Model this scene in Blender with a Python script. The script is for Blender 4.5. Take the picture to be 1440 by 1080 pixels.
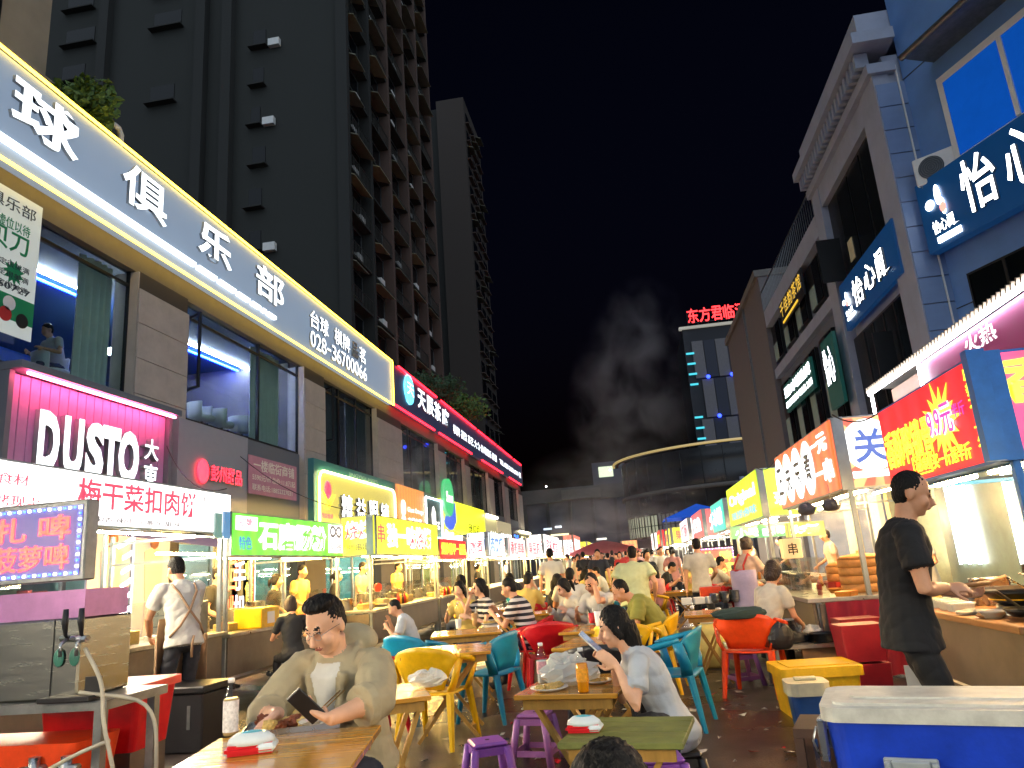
import bpy, bmesh, math, random
import numpy as np
from mathutils import Vector, Matrix, noise
from mathutils.bvhtree import BVHTree
rnd = random.Random(7)
R = math.radians
for o in list(bpy.data.objects): bpy.data.objects.remove(o)
sc = bpy.context.scene
COL = sc.collection

# ------------------------------------------------------------ camera, sky, exposure
CAMH = 1.40
FPX = 1031.0
_up = Vector((-308, 4125, -1031)).normalized()
_fw = Vector((175, -245, -1031)); _fw = (_fw - _up * _fw.dot(_up)).normalized()
_rt = _fw.cross(_up)
cam = bpy.data.cameras.new('camera'); camo = bpy.data.objects.new('camera', cam); COL.objects.link(camo)
cam.sensor_width = 36; cam.lens = FPX / 1440 * 36; cam.clip_end = 2000; cam.clip_start = 0.05
camo.matrix_world = Matrix.Translation((0, 0, CAMH)) @ Matrix((_rt, _fw, _up)).to_4x4()
sc.camera = camo
w = bpy.data.worlds.new('World'); sc.world = w; w.use_nodes = True
nt = w.node_tree; bg = nt.nodes['Background']
sky = nt.nodes.new('ShaderNodeTexSky'); sky.sky_type = 'NISHITA'; sky.sun_disc = False
sky.sun_elevation = R(-3.0); sky.sun_rotation = R(200); sky.ozone_density = 3
nt.links.new(sky.outputs[0], bg.inputs[0]); bg.inputs[1].default_value = 0.025
fill_sun = bpy.data.lights.new('city_glow_fill', 'SUN'); fill_sun.energy = 0.8; fill_sun.angle = R(130); fill_sun.color = (.72, .85, 1)  # added broad fill lamp standing in for city glow on the facades
fill_suno = bpy.data.objects.new('city_glow_fill', fill_sun); COL.objects.link(fill_suno); fill_suno.rotation_euler = (R(60), 0, R(20))
sc.view_settings.view_transform = 'Standard'; sc.view_settings.look = 'None'
sc.view_settings.exposure = 1.42; sc.view_settings.gamma = 1
sc.cycles.use_denoising = True
sc.cycles.max_bounces = 5; sc.cycles.diffuse_bounces = 3; sc.cycles.glossy_bounces = 3
sc.cycles.transmission_bounces = 4; sc.cycles.transparent_max_bounces = 12; sc.cycles.volume_bounces = 0
sc.cycles.caustics_reflective = False; sc.cycles.caustics_refractive = False
sc.cycles.sample_clamp_indirect = 4.0; sc.cycles.sample_clamp_direct = 0

def ray(px, py):
    v = Vector((px - 720, 540 - py, -FPX)); return Vector((v.dot(_rt), v.dot(_fw), v.dot(_up)))
def onX(px, py, X):                      # point of a wall x = X: returns (Y, Z)
    v = ray(px, py); t = X / v.x; return v.y * t, CAMH + v.z * t
def onY(px, py, Y):
    v = ray(px, py); t = Y / v.y; return v.x * t, CAMH + v.z * t
def onZ(px, py, Z=0.0):
    v = ray(px, py); t = (Z - CAMH) / v.z; return v.x * t, v.y * t

# ------------------------------------------------------------ materials
def lin(h):
    if not isinstance(h, str): return tuple(h)
    h = h.lstrip('#'); o = []; h = h if len(h) == 6 else ''.join(q + q for q in h)
    for i in (0, 2, 4):
        v = int(h[i:i+2], 16) / 255; o.append(v / 12.92 if v <= .04045 else ((v + .055) / 1.055) ** 2.4)
    return tuple(o)
MATS = {}
def mat(name, col=(.5, .5, .5), rough=.55, metal=0., var=.18, scale=6., bump=.0, bscale=40., emit=None, es=0., sample=True, spec=.5, stretch=None, coat=0.):
    if name in MATS: return MATS[name]
    m = bpy.data.materials.new(name); m.use_nodes = True; n = m.node_tree.nodes; l = m.node_tree.links
    p = n['Principled BSDF']; c = lin(col)
    p.inputs['Base Color'].default_value = (*c, 1); p.inputs['Roughness'].default_value = rough
    p.inputs['Metallic'].default_value = metal; p.inputs['Specular IOR Level'].default_value = spec
    if coat: p.inputs['Coat Weight'].default_value = coat; p.inputs['Coat Roughness'].default_value = .12
    if emit is not None:
        p.inputs['Emission Color'].default_value = (*lin(emit), 1); p.inputs['Emission Strength'].default_value = es
        if not sample: m.cycles.emission_sampling = 'NONE'
        if sample and .45 < es < 3 and name.startswith('glow'):       # tubes behind the sheet: uneven brightness
            tc = n.new('ShaderNodeTexCoord'); wv = n.new('ShaderNodeTexWave'); wv.inputs['Scale'].default_value = .9; wv.inputs['Distortion'].default_value = 2.5; wv.inputs['Detail'].default_value = 2; l.new(tc.outputs['Object'], wv.inputs['Vector'])
            mr = n.new('ShaderNodeMapRange'); mr.inputs['To Min'].default_value = es * .72; mr.inputs['To Max'].default_value = es * 1.28; l.new(wv.outputs['Fac'], mr.inputs[0]); l.new(mr.outputs[0], p.inputs['Emission Strength'])
    if var or bump:
        tc = n.new('ShaderNodeTexCoord'); mp = n.new('ShaderNodeMapping')
        l.new(tc.outputs['Object'], mp.inputs[0])
        if stretch: mp.inputs['Scale'].default_value = stretch
    if var:
        nz = n.new('ShaderNodeTexNoise'); nz.inputs['Scale'].default_value = scale; nz.inputs['Detail'].default_value = 6
        nz.inputs['Roughness'].default_value = .65
        l.new(mp.outputs[0], nz.inputs['Vector'])
        rp = n.new('ShaderNodeMapRange'); rp.inputs['From Min'].default_value = .3; rp.inputs['From Max'].default_value = .7
        rp.inputs['To Min'].default_value = 1 - var; rp.inputs['To Max'].default_value = 1 + var
        l.new(nz.outputs[0], rp.inputs[0])
        mx = n.new('ShaderNodeVectorMath'); mx.operation = 'SCALE'; mx.inputs[0].default_value = c
        l.new(rp.outputs[0], mx.inputs['Scale']); l.new(mx.outputs[0], p.inputs['Base Color'])
        r2 = n.new('ShaderNodeMapRange'); r2.inputs['To Min'].default_value = max(0, rough - .12); r2.inputs['To Max'].default_value = min(1, rough + .12)
        l.new(nz.outputs[0], r2.inputs[0]); l.new(r2.outputs[0], p.inputs['Roughness'])
    if bump:
        n2 = n.new('ShaderNodeTexNoise'); n2.inputs['Scale'].default_value = bscale; n2.inputs['Detail'].default_value = 4
        l.new(mp.outputs[0], n2.inputs['Vector'])
        b = n.new('ShaderNodeBump'); b.inputs['Strength'].default_value = min(1, bump); b.inputs['Distance'].default_value = .02
        l.new(n2.outputs[0], b.inputs['Height']); l.new(b.outputs[0], p.inputs['Normal'])
    MATS[name] = m; return m
def glow(col, s=1.0, sample=True, base='#888888', name=None):
    s = s * .66 if s <= 2.7 else s
    k = name or 'glow_%s_%.2f_%d' % (col if isinstance(col, str) else '_'.join('%.2f' % q for q in col), s, sample)
    return mat(k, base, .4, emit=col, es=s, sample=sample, var=0)
def glassmat(name, tint=(.75, .85, .85), refl=.12, rough=.02):
    if name in MATS: return MATS[name]
    m = bpy.data.materials.new(name); m.use_nodes = True; n = m.node_tree.nodes; l = m.node_tree.links
    n.remove(n['Principled BSDF']); out = n['Material Output']
    t = n.new('ShaderNodeBsdfTransparent'); t.inputs[0].default_value = (*tint, 1)
    g = n.new('ShaderNodeBsdfGlossy'); g.inputs['Roughness'].default_value = rough
    f = n.new('ShaderNodeLayerWeight'); pw = n.new('ShaderNodeMath'); pw.operation = 'POWER'; pw.inputs[1].default_value = 4
    a = n.new('ShaderNodeMath'); a.operation = 'MULTIPLY_ADD'; a.inputs[1].default_value = .6; a.inputs[2].default_value = refl * .5; a.use_clamp = True
    l.new(f.outputs['Facing'], pw.inputs[0]); l.new(pw.outputs[0], a.inputs[0])
    x = n.new('ShaderNodeMixShader'); l.new(a.outputs[0], x.inputs[0]); l.new(t.outputs[0], x.inputs[1]); l.new(g.outputs[0], x.inputs[2])
    l.new(x.outputs[0], out.inputs[0]); MATS[name] = m; return m

# ------------------------------------------------------------ mesh building
class MB:
    def __init__(s): s.v = []; s.f = []; s.sm = []; s.mi = []; s.cur = 0
    def add(s, vs, fs, smooth=False):
        b = len(s.v); s.v += [tuple(q) for q in vs]
        for f in fs: s.f.append(tuple(i + b for i in f)); s.sm.append(smooth); s.mi.append(s.cur)
        return s
    def box(s, x0, x1, y0, y1, z0, z1, M=None):
        vs = [Vector(q) for q in ((x0,y0,z0),(x1,y0,z0),(x1,y1,z0),(x0,y1,z0),(x0,y0,z1),(x1,y0,z1),(x1,y1,z1),(x0,y1,z1))]
        if M is not None: vs = [M @ q for q in vs]
        return s.add(vs, [(0,3,2,1),(4,5,6,7),(0,1,5,4),(1,2,6,5),(2,3,7,6),(3,0,4,7)])
    def cbox(s, c, d, M=None):
        c = Vector(c)
        T = Matrix.Translation(c) @ (M.to_4x4() if M is not None else Matrix.Identity(4))
        return s.box(-d[0]/2, d[0]/2, -d[1]/2, d[1]/2, -d[2]/2, d[2]/2, T)
    def bar(s, p0, p1, wx, wy, up=(0, 0, 1)):      # rectangular bar between two points
        p0, p1 = Vector(p0), Vector(p1); d = (p1 - p0); L = d.length; d.normalize(); u = Vector(up)
        if abs(d.dot(u)) > .98: u = Vector((0, 1, 0))
        a = d.cross(u).normalized(); b = a.cross(d).normalized()
        M = Matrix((a, b, d)).transposed().to_4x4(); M.translation = p0
        return s.box(-wx/2, wx/2, -wy/2, wy/2, 0, L, M)
    def ring(s, c, a, b, n): return [Vector(c) + Vector(a) * math.cos(2*math.pi*i/n) + Vector(b) * math.sin(2*math.pi*i/n) for i in range(n)]
    def loft(s, rings, n=12, caps=True, smooth=True):   # rings: (center, a_vec, b_vec)
        vs = []; fs = []
        for c, a, b in rings: vs += s.ring(c, a, b, n)
        for k in range(len(rings) - 1):
            for i in range(n):
                j = (i + 1) % n; fs.append((k*n+i, k*n+j, (k+1)*n+j, (k+1)*n+i))
        s.add(vs, fs, smooth)
        if caps:
            b = len(s.v) - len(vs); m = len(rings)
            s.f.append(tuple(b + i for i in reversed(range(n)))); s.sm.append(False); s.mi.append(s.cur)
            s.f.append(tuple(b + (m-1)*n + i for i in range(n))); s.sm.append(False); s.mi.append(s.cur)
        return s
    def tube(s, pts, r, n=8, caps=True):
        pts = [Vector(p) for p in pts]; rs = r if isinstance(r, (list, tuple)) else [r] * len(pts); rings = []; pa = None
        for i, p in enumerate(pts):
            d = (pts[min(i+1, len(pts)-1)] - pts[max(i-1, 0)]).normalized()
            if pa is None:
                u = Vector((0, 0, 1)) if abs(d.z) < .9 else Vector((1, 0, 0)); a = d.cross(u).normalized()
            else:
                a = (pa - d * pa.dot(d)); a = a.normalized() if a.length > 1e-6 else d.orthogonal().normalized()
            pa = a; rings.append((p, a * rs[i], d.cross(a) * rs[i]))
        return s.loft(rings, n, caps)
    def cyl(s, p0, p1, r0, r1=None, n=12): return s.tube([p0, p1], [r0, r0 if r1 is None else r1], n)
    def lathe(s, prof, c=(0, 0, 0), n=16, caps=True):
        c = Vector(c); return s.loft([(c + Vector((0, 0, z)), Vector((r, 0, 0)), Vector((0, r, 0))) for r, z in prof], n, caps)
    def ell(s, c, rx, ry, rz, M=None, n=14, m=9):
        M3 = M if M is not None else Matrix.Identity(3); c = Vector(c); rings = []
        for k in range(m + 1):
            t = math.pi * (k / m) ; t = min(max(t, .06), math.pi - .06)
            z = -math.cos(t); q = math.sin(t)
            rings.append((c + M3 @ Vector((0, 0, z * rz)), M3 @ Vector((rx * q, 0, 0)), M3 @ Vector((0, ry * q, 0))))
        return s.loft(rings, n)
    def prism(s, poly, y0, y1):           # polygon in local x,z extruded along y
        n = len(poly); vs = [(x, y0, z) for x, z in poly] + [(x, y1, z) for x, z in poly]
        fs = [tuple(range(n)), tuple(reversed(range(n, 2*n)))] + [(i, i+n, (i+1) % n + n, (i+1) % n) for i in range(n)]
        return s.add(vs, fs)
    def grid(s, P, smooth=True):           # P[i][j] points
        nu, nv = len(P), len(P[0]); vs = [q for r in P for q in r]
        return s.add(vs, [(i*nv+j, (i+1)*nv+j, (i+1)*nv+j+1, i*nv+j+1) for i in range(nu-1) for j in range(nv-1)], smooth)
    def shell(s, P, t, smooth=True):       # thick sheet from a point grid
        nu, nv = len(P), len(P[0]); P = [[Vector(q) for q in r] for r in P]; N = []
        for i in range(nu):
            r = []
            for j in range(nv):
                a = P[min(i+1, nu-1)][j] - P[max(i-1, 0)][j]; b = P[i][min(j+1, nv-1)] - P[i][max(j-1, 0)]
                k = a.cross(b); r.append(k.normalized() if k.length > 1e-9 else Vector((0, 0, 1)))
            N.append(r)
        Q = [[P[i][j] + N[i][j] * t for j in range(nv)] for i in range(nu)]
        vs = [q for r in P for q in r] + [q for r in Q for q in r]; o = nu * nv; fs = []
        for i in range(nu-1):
            for j in range(nv-1):
                a, b, c, d = i*nv+j, (i+1)*nv+j, (i+1)*nv+j+1, i*nv+j+1
                fs.append((a, d, c, b)); fs.append((a+o, b+o, c+o, d+o))
        ed = [(i*nv, (i+1)*nv) for i in range(nu-1)] + [((nu-1)*nv+j, (nu-1)*nv+j+1) for j in range(nv-1)] + [((i+1)*nv+nv-1, i*nv+nv-1) for i in reversed(range(nu-1))] + [(j+1, j) for j in reversed(range(nv-1))]
        fs += [(a, b, b+o, a+o) for a, b in ed]
        return s.add(vs, fs, smooth)
    def mesh(s, name, bevel=0., seg=1):
        me = bpy.data.meshes.new(name); me.from_pydata(s.v, [], s.f)
        me.polygons.foreach_set('use_smooth', s.sm); me.polygons.foreach_set('material_index', s.mi)
        bm = bmesh.new(); bm.from_mesh(me)
        bmesh.ops.recalc_face_normals(bm, faces=bm.faces)
        if bevel:
            es = [e for e in bm.edges if len(e.link_faces) == 2 and e.calc_face_angle(0) > .6]
            bmesh.ops.bevel(bm, geom=es, offset=bevel, segments=seg, affect='EDGES', clamp_overlap=True)
        bm.to_mesh(me); bm.free(); me.update(); return me
    def build(s, name, m, parent=None, loc=(0, 0, 0), rotz=0., bevel=0., seg=1):
        me = s.mesh(name, bevel, seg)
        for q in (m if isinstance(m, (list, tuple)) else [m]): me.materials.append(q)
        return link(name, me, parent, loc, rotz)
def link(name, data, parent=None, loc=(0, 0, 0), rotz=0.):
    o = bpy.data.objects.new(name, data); COL.objects.link(o); o.location = loc
    if isinstance(rotz, (int, float)): o.rotation_euler = (0, 0, rotz)
    else: o.rotation_euler = rotz
    if parent is not None: o.parent = parent
    return o
def tag(o, label, cat=None, group=None, kind=None):
    if label: o['label'] = label
    if cat: o['category'] = cat
    if group: o['group'] = group
    if kind: o['kind'] = kind
    return o
def thing(name, label, cat, loc=(0, 0, 0), rotz=0., group=None):
    return tag(link(name, None, None, loc, rotz), label, cat, group)
def struct(o): o['kind'] = 'structure'; return o
def dup(o, loc, rotz=0., label=None, group=None, mats=None, scale=None):
    def cp(s, par):
        c = s.copy(); COL.objects.link(c); c.parent = par
        for k in s.children: cp(k, c)
        return c
    c = cp(o, None); c.location = loc; c.rotation_euler = (0, 0, rotz)
    if scale: c.scale = (scale,) * 3
    if label: c['label'] = label
    if group: c['group'] = group
    return c
def remat(o, mp):                        # swap materials by slot on this object only
    for q in [o] + list(o.children_recursive):
        if q.type != 'MESH': continue
        for sl in q.material_slots:
            if sl.material and sl.material.name in mp:
                t = mp[sl.material.name]; sl.link = 'OBJECT'; sl.material = t
def bx(name, m, parent, x0, x1, y0, y1, z0, z1, bevel=0.):
    return MB().box(x0, x1, y0, y1, z0, z1).build(name, m, parent, bevel=bevel)

# ------------------------------------------------------------ lettering
GLY = {}
TMP = bpy.data.scenes.new('workbench')
def evald(o):
    with bpy.context.temp_override(scene=TMP, view_layer=TMP.view_layers[0]):
        dg = bpy.context.evaluated_depsgraph_get(); return bpy.data.meshes.new_from_object(o.evaluated_get(dg))
def glyph(s, bold=0., depth=0.):
    k = (s, bold, depth)
    if k in GLY: return GLY[k]
    cu = bpy.data.curves.new('text', 'FONT'); cu.body = s; cu.resolution_u = 3; cu.offset = bold; cu.extrude = depth / 2
    cu.align_x = 'LEFT'
    o = bpy.data.objects.new('text', cu); TMP.collection.objects.link(o)
    me = evald(o)
    bpy.data.objects.remove(o); bpy.data.curves.remove(cu)
    n = len(me.vertices); a = np.zeros(n * 3); me.vertices.foreach_get('co', a); a = a.reshape(-1, 3)
    GLY[k] = (me, a.min(0), a.max(0)) if n else None
    return GLY[k]
def text(parent, s, x0, z0, x1, z1, y, m, bold=.0, depth=.004, name='lettering', slant=0., rise=0.):
    """lettering s fitted into the box x0..x1, z0..z1 of a panel whose front is -y"""
    g = glyph(s, bold * .5, 0.02)
    if g is None: return None
    me0, lo, hi = g; me = me0.copy(); me.name = name; n = len(me.vertices)
    a = np.zeros(n * 3); me.vertices.foreach_get('co', a); a = a.reshape(-1, 3); b = np.empty_like(a)
    d = np.maximum(hi - lo, 1e-6); u = (a[:, 0] - lo[0]) / d[0]; v = (a[:, 1] - lo[1]) / d[1]
    b[:, 0] = x0 + u * (x1 - x0) + v * slant; b[:, 2] = z0 + v * (z1 - z0) + u * rise; b[:, 1] = y - (a[:, 2] - lo[2]) / d[2] * depth
    me.vertices.foreach_set('co', b.ravel()); me.update(); me.materials.clear(); me.materials.append(m)
    if depth > .012:
        me.materials.append(mat('letter_side', '#8c9296', .5, var=0)); nn = np.zeros(len(me.polygons) * 3); me.polygons.foreach_get('normal', nn)
        me.polygons.foreach_set('material_index', (nn.reshape(-1, 3)[:, 1] > -.5).astype(int))
    return link(name, me, parent)
def letters(parent, s, x0, z0, x1, z1, y, m, bold=.0, depth=.06, gap=.15, name='letter', rows=False, mside=None):
    """separate raised characters"""
    n = len(s); out = []
    for i, ch in enumerate(s):
        if ch == ' ': continue
        if ch == '-': wd = (x1 - x0) / (n + gap * (n - 1)); a = x0 + i * wd * (1 + gap); zc = (z0 + z1) / 2; out.append(text(parent, ch, a + wd * .1, zc - .03, a + wd * .9, zc + .03, y, m, bold, depth, name)); continue
        if rows:
            h = (z1 - z0) / (n + gap * (n - 1)); t = z1 - i * h * (1 + gap); out.append(text(parent, ch, x0, t - h, x1, t, y, m, bold, depth, name))
        else:
            wd = (x1 - x0) / (n + gap * (n - 1)); a = x0 + i * wd * (1 + gap); out.append(text(parent, ch, a, z0, a + wd, z1, y, m, bold, depth, name))
    return out
# ------------------------------------------------------------ shared materials
ASPHALT = mat('asphalt_wet', '#3a302c', .45, var=.5, scale=.9, bump=.4, bscale=70, spec=.5)
def ground_wear(m):
    n = m.node_tree.nodes; l = m.node_tree.links; p = n['Principled BSDF']; tc = n.new('ShaderNodeTexCoord')
    a = n.new('ShaderNodeTexNoise'); a.inputs['Scale'].default_value = .55; a.inputs['Detail'].default_value = 8; l.new(tc.outputs['Object'], a.inputs[0])
    b = n.new('ShaderNodeTexNoise'); b.inputs['Scale'].default_value = 7; b.inputs['Detail'].default_value = 6; l.new(tc.outputs['Object'], b.inputs[0])
    r = n.new('ShaderNodeValToRGB'); e = r.color_ramp.elements; e[0].position = .35; e[0].color = (*lin('#1c1817'), 1); e[1].position = .62; e[1].color = (*lin('#4d3c36'), 1); k = e.new(.5); k.color = (*lin('#372c2a'), 1)
    l.new(a.outputs[0], r.inputs[0]); s = n.new('ShaderNodeMixRGB'); s.blend_type = 'OVERLAY'; s.inputs[0].default_value = .8; l.new(r.outputs[0], s.inputs[1]); l.new(b.outputs[0], s.inputs[2]); l.new(s.outputs[0], p.inputs['Base Color'])
    q = n.new('ShaderNodeMapRange'); q.inputs['From Min'].default_value = .4; q.inputs['From Max'].default_value = .62; q.inputs['To Min'].default_value = .18; q.inputs['To Max'].default_value = .6; l.new(a.outputs[0], q.inputs[0]); l.new(q.outputs[0], p.inputs['Roughness'])
ground_wear(ASPHALT)
STONE = mat('brown_stone', '#b3a9a0', .5, var=.12, scale=3, bump=.06, bscale=90)
STONE_D = mat('dark_joint', '#3a3430', .8, var=.1)
BEIGE = mat('beige_render', '#9a8d78', .75, var=.1, scale=2)
GREYP = mat('grey_panel', '#6d727c', .45, var=.06, scale=2)
BLACKM = mat('black_metal', '#17191c', .4, metal=.3, var=.1)
STEEL = mat('steel', '#a9abac', .28, metal=.95, var=.12, scale=9)
STEELD = mat('dull_steel', '#7d7f80', .42, metal=.85, var=.25, scale=7)
WHITEP = mat('white_paint', '#d8d8d4', .5, var=.06)
CURTAIN = mat('curtain_cloth', '#d4d8d0', .9, var=.08, bump=.1, bscale=200)
GLASS = glassmat('window_glass')
GLASSD = glassmat('dark_window_glass', (.45, .52, .55), .16)
CONC = mat('concrete', '#6e6a66', .85, var=.15, scale=2, bump=.1, bscale=30)
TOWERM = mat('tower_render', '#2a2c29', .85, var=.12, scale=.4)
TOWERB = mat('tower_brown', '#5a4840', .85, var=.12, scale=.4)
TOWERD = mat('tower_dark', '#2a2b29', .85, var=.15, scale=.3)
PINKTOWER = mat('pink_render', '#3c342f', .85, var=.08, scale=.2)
WINDARK = mat('dark_pane', '#0c1014', .2, var=0, spec=.25)
LEAF = mat('leaf_green', '#4f6b2c', .6, var=.3, scale=20)
LEAFD = mat('leaf_dark', '#2c4a2a', .6, var=.3, scale=20)
BARK = mat('bark', '#4a3a2c', .9, var=.2)

struct(MB().add([(-300, -120, 0), (300, -120, 0), (300, 500, 0), (-300, 500, 0)], [(0, 1, 2, 3)]).build('ground', ASPHALT))

def foliage(mb, c, rx, ry, rz, n, s, seed=1):
    q = random.Random(seed)
    for _ in range(n):
        while True:
            p = Vector((q.uniform(-1, 1), q.uniform(-1, 1), q.uniform(-1, 1)))
            if .25 < p.length < 1: break
        p = Vector((p.x * rx, p.y * ry, p.z * rz)) + Vector(c)
        a = Vector((q.gauss(0, 1), q.gauss(0, 1), q.gauss(0, .7))).normalized(); b = a.orthogonal().normalized(); t = a.cross(b)
        b = (b + t * q.uniform(-1, 1)).normalized(); L = s * q.uniform(.6, 1.4); W = L * .28
        m = p + a * L * .5 + b.cross(a) * L * .08
        mb.add([p, m + b * W, p + a * L, m - b * W], [(0, 1, 2, 3)])
def bush(label, cat, loc, rx, ry, rz, n, s, m=LEAF, seed=1, stems=4):
    t = thing('rooftop_plant', label, cat, loc)
    f = MB(); q = random.Random(seed)
    st = MB()
    for k in range(stems):
        tip = (q.uniform(-.6, .6) * rx, q.uniform(-.5, .5) * ry, rz * q.uniform(.9, 1.6))
        st.tube([(0, 0, 0), (tip[0] * .5, tip[1] * .5, tip[2] * .6), tip], [.03, .02, .008], 6)
        foliage(f, tip, rx * .6, ry * .6, rz * .6, n // stems, s, seed * 7 + k)
    st.build('stem', BARK, t); f.build('foliage', m, t)
    return t

# ------------------------------------------------------------ left shop building (wall x = -8.7, sign boards on x = -8.4)
XL, XS = -8.7, -8.4
LB = thing('shop_building', 'two storey stone shop building along the left kerb under the lit sign boards', 'building', (XL, 0, 0), R(90))
def LY(px, py, X=XL): return onX(px, py, X)[0]
bays = []   # (x0,x1) of the glazed openings in local x (= world y)
pil = [(LY(178, 460), LY(250, 490)), (LY(418, 545), LY(447, 560)), (LY(522, 590), LY(557, 605)), (LY(609, 615), LY(619, 620)),
       (LY(647, 635), LY(654, 640)), (LY(681, 655), LY(688, 660)), (LY(704, 668), LY(709, 670)), (LY(724, 678), 58.6)]
edges = [1.0] + [q for p in pil for q in p]
for i in range(0, len(edges) - 1, 2): bays.append((edges[i], edges[i + 1]))
ZF, ZW0, ZW1, ZT = 4.45, 4.75, 7.35, 9.3
m = MB()
m.box(.5, 58.6, .05, 6, ZF - .25, ZW0 - .02)            # floor slab
m.box(.5, 58.6, .05, 6, ZW1 + .1, ZW1 + .35)            # ceiling slab
m.box(.5, 58.6, 5.8, 6, 0, ZT); m.box(.3, .5, .05, 6, 0, ZT); m.box(58.4, 58.6, .05, 6, ZW0, ZT)
m.box(.5, 58.6, 0.0, .35, ZW1 + .35, ZT - .1)
m.build('wall', CONC, LB)
bx('header_band', mat('header_stone', '#6c665c', .8, var=.1), LB, .5, 58.6, -.12, .05, ZW1 - .12, ZW1 + .33)
bx('parapet', STONE, LB, .4, 58.7, -.1, .3, ZT - .1, ZT + .12)
bx('roof_slab', CONC, LB, .4, 58.6, .3, 6, ZT - .3, ZT - .15)
for a, b in pil:                                         # pilasters clad in separate stone slabs
    core = bx('pilaster', STONE_D, LB, a + .02, b - .02, -.2, .3, 0, ZW1 - .13)
    z = 2.9; sl = MB().box(a, b, -.235, -.205, 0, .655).mesh('stone_panel', .006); sl.materials.append(STONE)
    while z < ZW1 - .7:
        o = link('stone_panel', sl, core, (0, 0, z)); z += .665
    sd = MB().box(a - .012, a + .018, -.2, .28, 3, ZW1 - .14).build('side_panel', STONE, core)
    for k in range(1, 6): pass
def curtain(x0, x1, y, z0, z1, amp=.05, per=.16, parent=LB, m=CURTAIN):
    n = max(6, int((x1 - x0) / per * 8)); P = []
    for i in range(n + 1):
        x = x0 + (x1 - x0) * i / n; yy = y + amp * math.sin(2 * math.pi * (x - x0) / per) + .02 * math.sin(x * 9)
        P.append([(x, yy, z0), (x + .01, yy * 1.0, (z0 + z1) / 2), (x, yy, z1)])
    return MB().grid(P).build('curtain', m, parent)
for i, (a, b) in enumerate(bays):
    fr = MB()
    for x in ([a, b] + ([a + (b - a) * k for k in ((.33, .66) if i > 1 else (.6,))])): fr.box(x - .03, x + .03, -.03, .04, ZW0, ZW1)
    fr.box(a, b, -.028, .038, ZW0, ZW0 + .06); fr.box(a, b, -.028, .038, ZW1 - .06, ZW1); fr.box(a, b, -.026, .036, ZW1 - .42, ZW1 - .37)
    wo = fr.build('window', BLACKM, LB)
    bx('pane', GLASS if i < 2 else GLASSD, wo, a, b, .0, .012, ZW0, ZW1)
    MB().box(0, .62, 0, .05, 0, .05).box(0, .62, 0, .05, 1.55, 1.6).box(0, .05, 0, .05, .05, 1.55).box(.57, .62, 0, .05, .05, 1.55).build('open_sash', BLACKM, wo, (a + .1, -.45, 5.35), R(60))
    if i == 0: curtain(b - .95, b - .08, .25, ZW0, ZW1 - .1)
    elif i == 1: curtain(a + .04, a + .3, .25, ZW0, ZW1 - .1); curtain(b - 2.1, b - .6, .25, ZW0, ZW1 - .1)
    else: curtain(a + .05, a + (b - a) * .42, .2, ZW0, ZW1 - .1); curtain(a + (b - a) * .6, b - .05, .22, ZW0, ZW1 - .1)
    bx('partition', CONC, LB, b + .05, b + .2, .3, 5.8, ZW0 - .02, ZW1 + .1) if i >= 1 else None
# the billiard room behind the first two windows: dark blue ceiling with white and blue light lines
BLUEWALL = mat('blue_room_wall', '#2c5f9e', .7, var=.1)
bx('room_ceiling', mat('room_ceiling', '#23406c', .6, var=.1), LB, .6, bays[1][1], .3, 5.7, ZW1 + .02, ZW1 + .09)
bx('room_wall', BLUEWALL, LB, .6, bays[1][1], 5.6, 5.75, ZW0, ZW1)
def ceiling_line(p, q, m, dz=0., wd=.05, name='ceiling_light_line'):
    z = ZW1 - .02 + dz
    a = onZ(*p, z); b = onZ(*q, z)
    c = lambda t: (t[1], -(t[0] - XL), z)
    return MB().bar(c(a), c(b), wd, .03).build(name, m, LB)
WL = glow('#ffffff', 70, True); BL = glow('#1030ff', 80, True)
ceiling_line((35, 372), (147, 422), WL); ceiling_line((35, 384), (147, 432), BL)
ceiling_line((258, 480), (368, 528), WL); ceiling_line((258, 490), (355, 530), BL); ceiling_line((258, 546), (368, 528), WL); ceiling_line((258, 538), (355, 530), BL)
bx('room_lamp', glow('#ffffff', 30), LB, LY(255, 548), LY(275, 548) - .2, 1.5, 1.9, 6.4, 6.46)
RED = glow('#ff2030', 1.5, False)
MB().cyl((0, 0, 0), (0, -.03, 0), .16, n=24).build('wall_clock', RED, LB, (LY(112, 441), 1.1, onX(112, 441, XL - 1.1)[1]))
def tub_chair(label, loc, rz):
    t = thing('tub_chair', label, 'chair', loc, rz, 'white tub chairs behind the billiard hall window')
    P = [[(.33 * math.cos(R(u)) * (1 - .1 * k), .33 * math.sin(R(u)) * (1 - .1 * k), .74 - .38 * k) for k in (0, .5, 1)] for u in range(-20, 201, 20)]
    MB().shell(P, .05).build('backrest', WHITEP, t)
    MB().lathe([(.05, .33), (.27, .34), (.29, .40), (.26, .45), (.05, .46)]).build('seat', WHITEP, t)
    MB().lathe([(.2, .0), (.2, .02), (.03, .04), (.03, .34)]).build('pedestal', STEEL, t)
for k, px in enumerate((284, 312, 340)):
    yy = LY(px, 585 + k * 8, -9.3)
    tub_chair(['white tub chair at the window left of the open sash', 'white tub chair between two others at the hall window', 'white tub chair nearest the curtain at the hall window'][k], (-9.3, yy, ZW0), R(100 + 20 * k))
tub_chair('white tub chair under the seated person in the first window', (-9.45, LY(75, 500, -9.45), ZW0), R(100))

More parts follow.
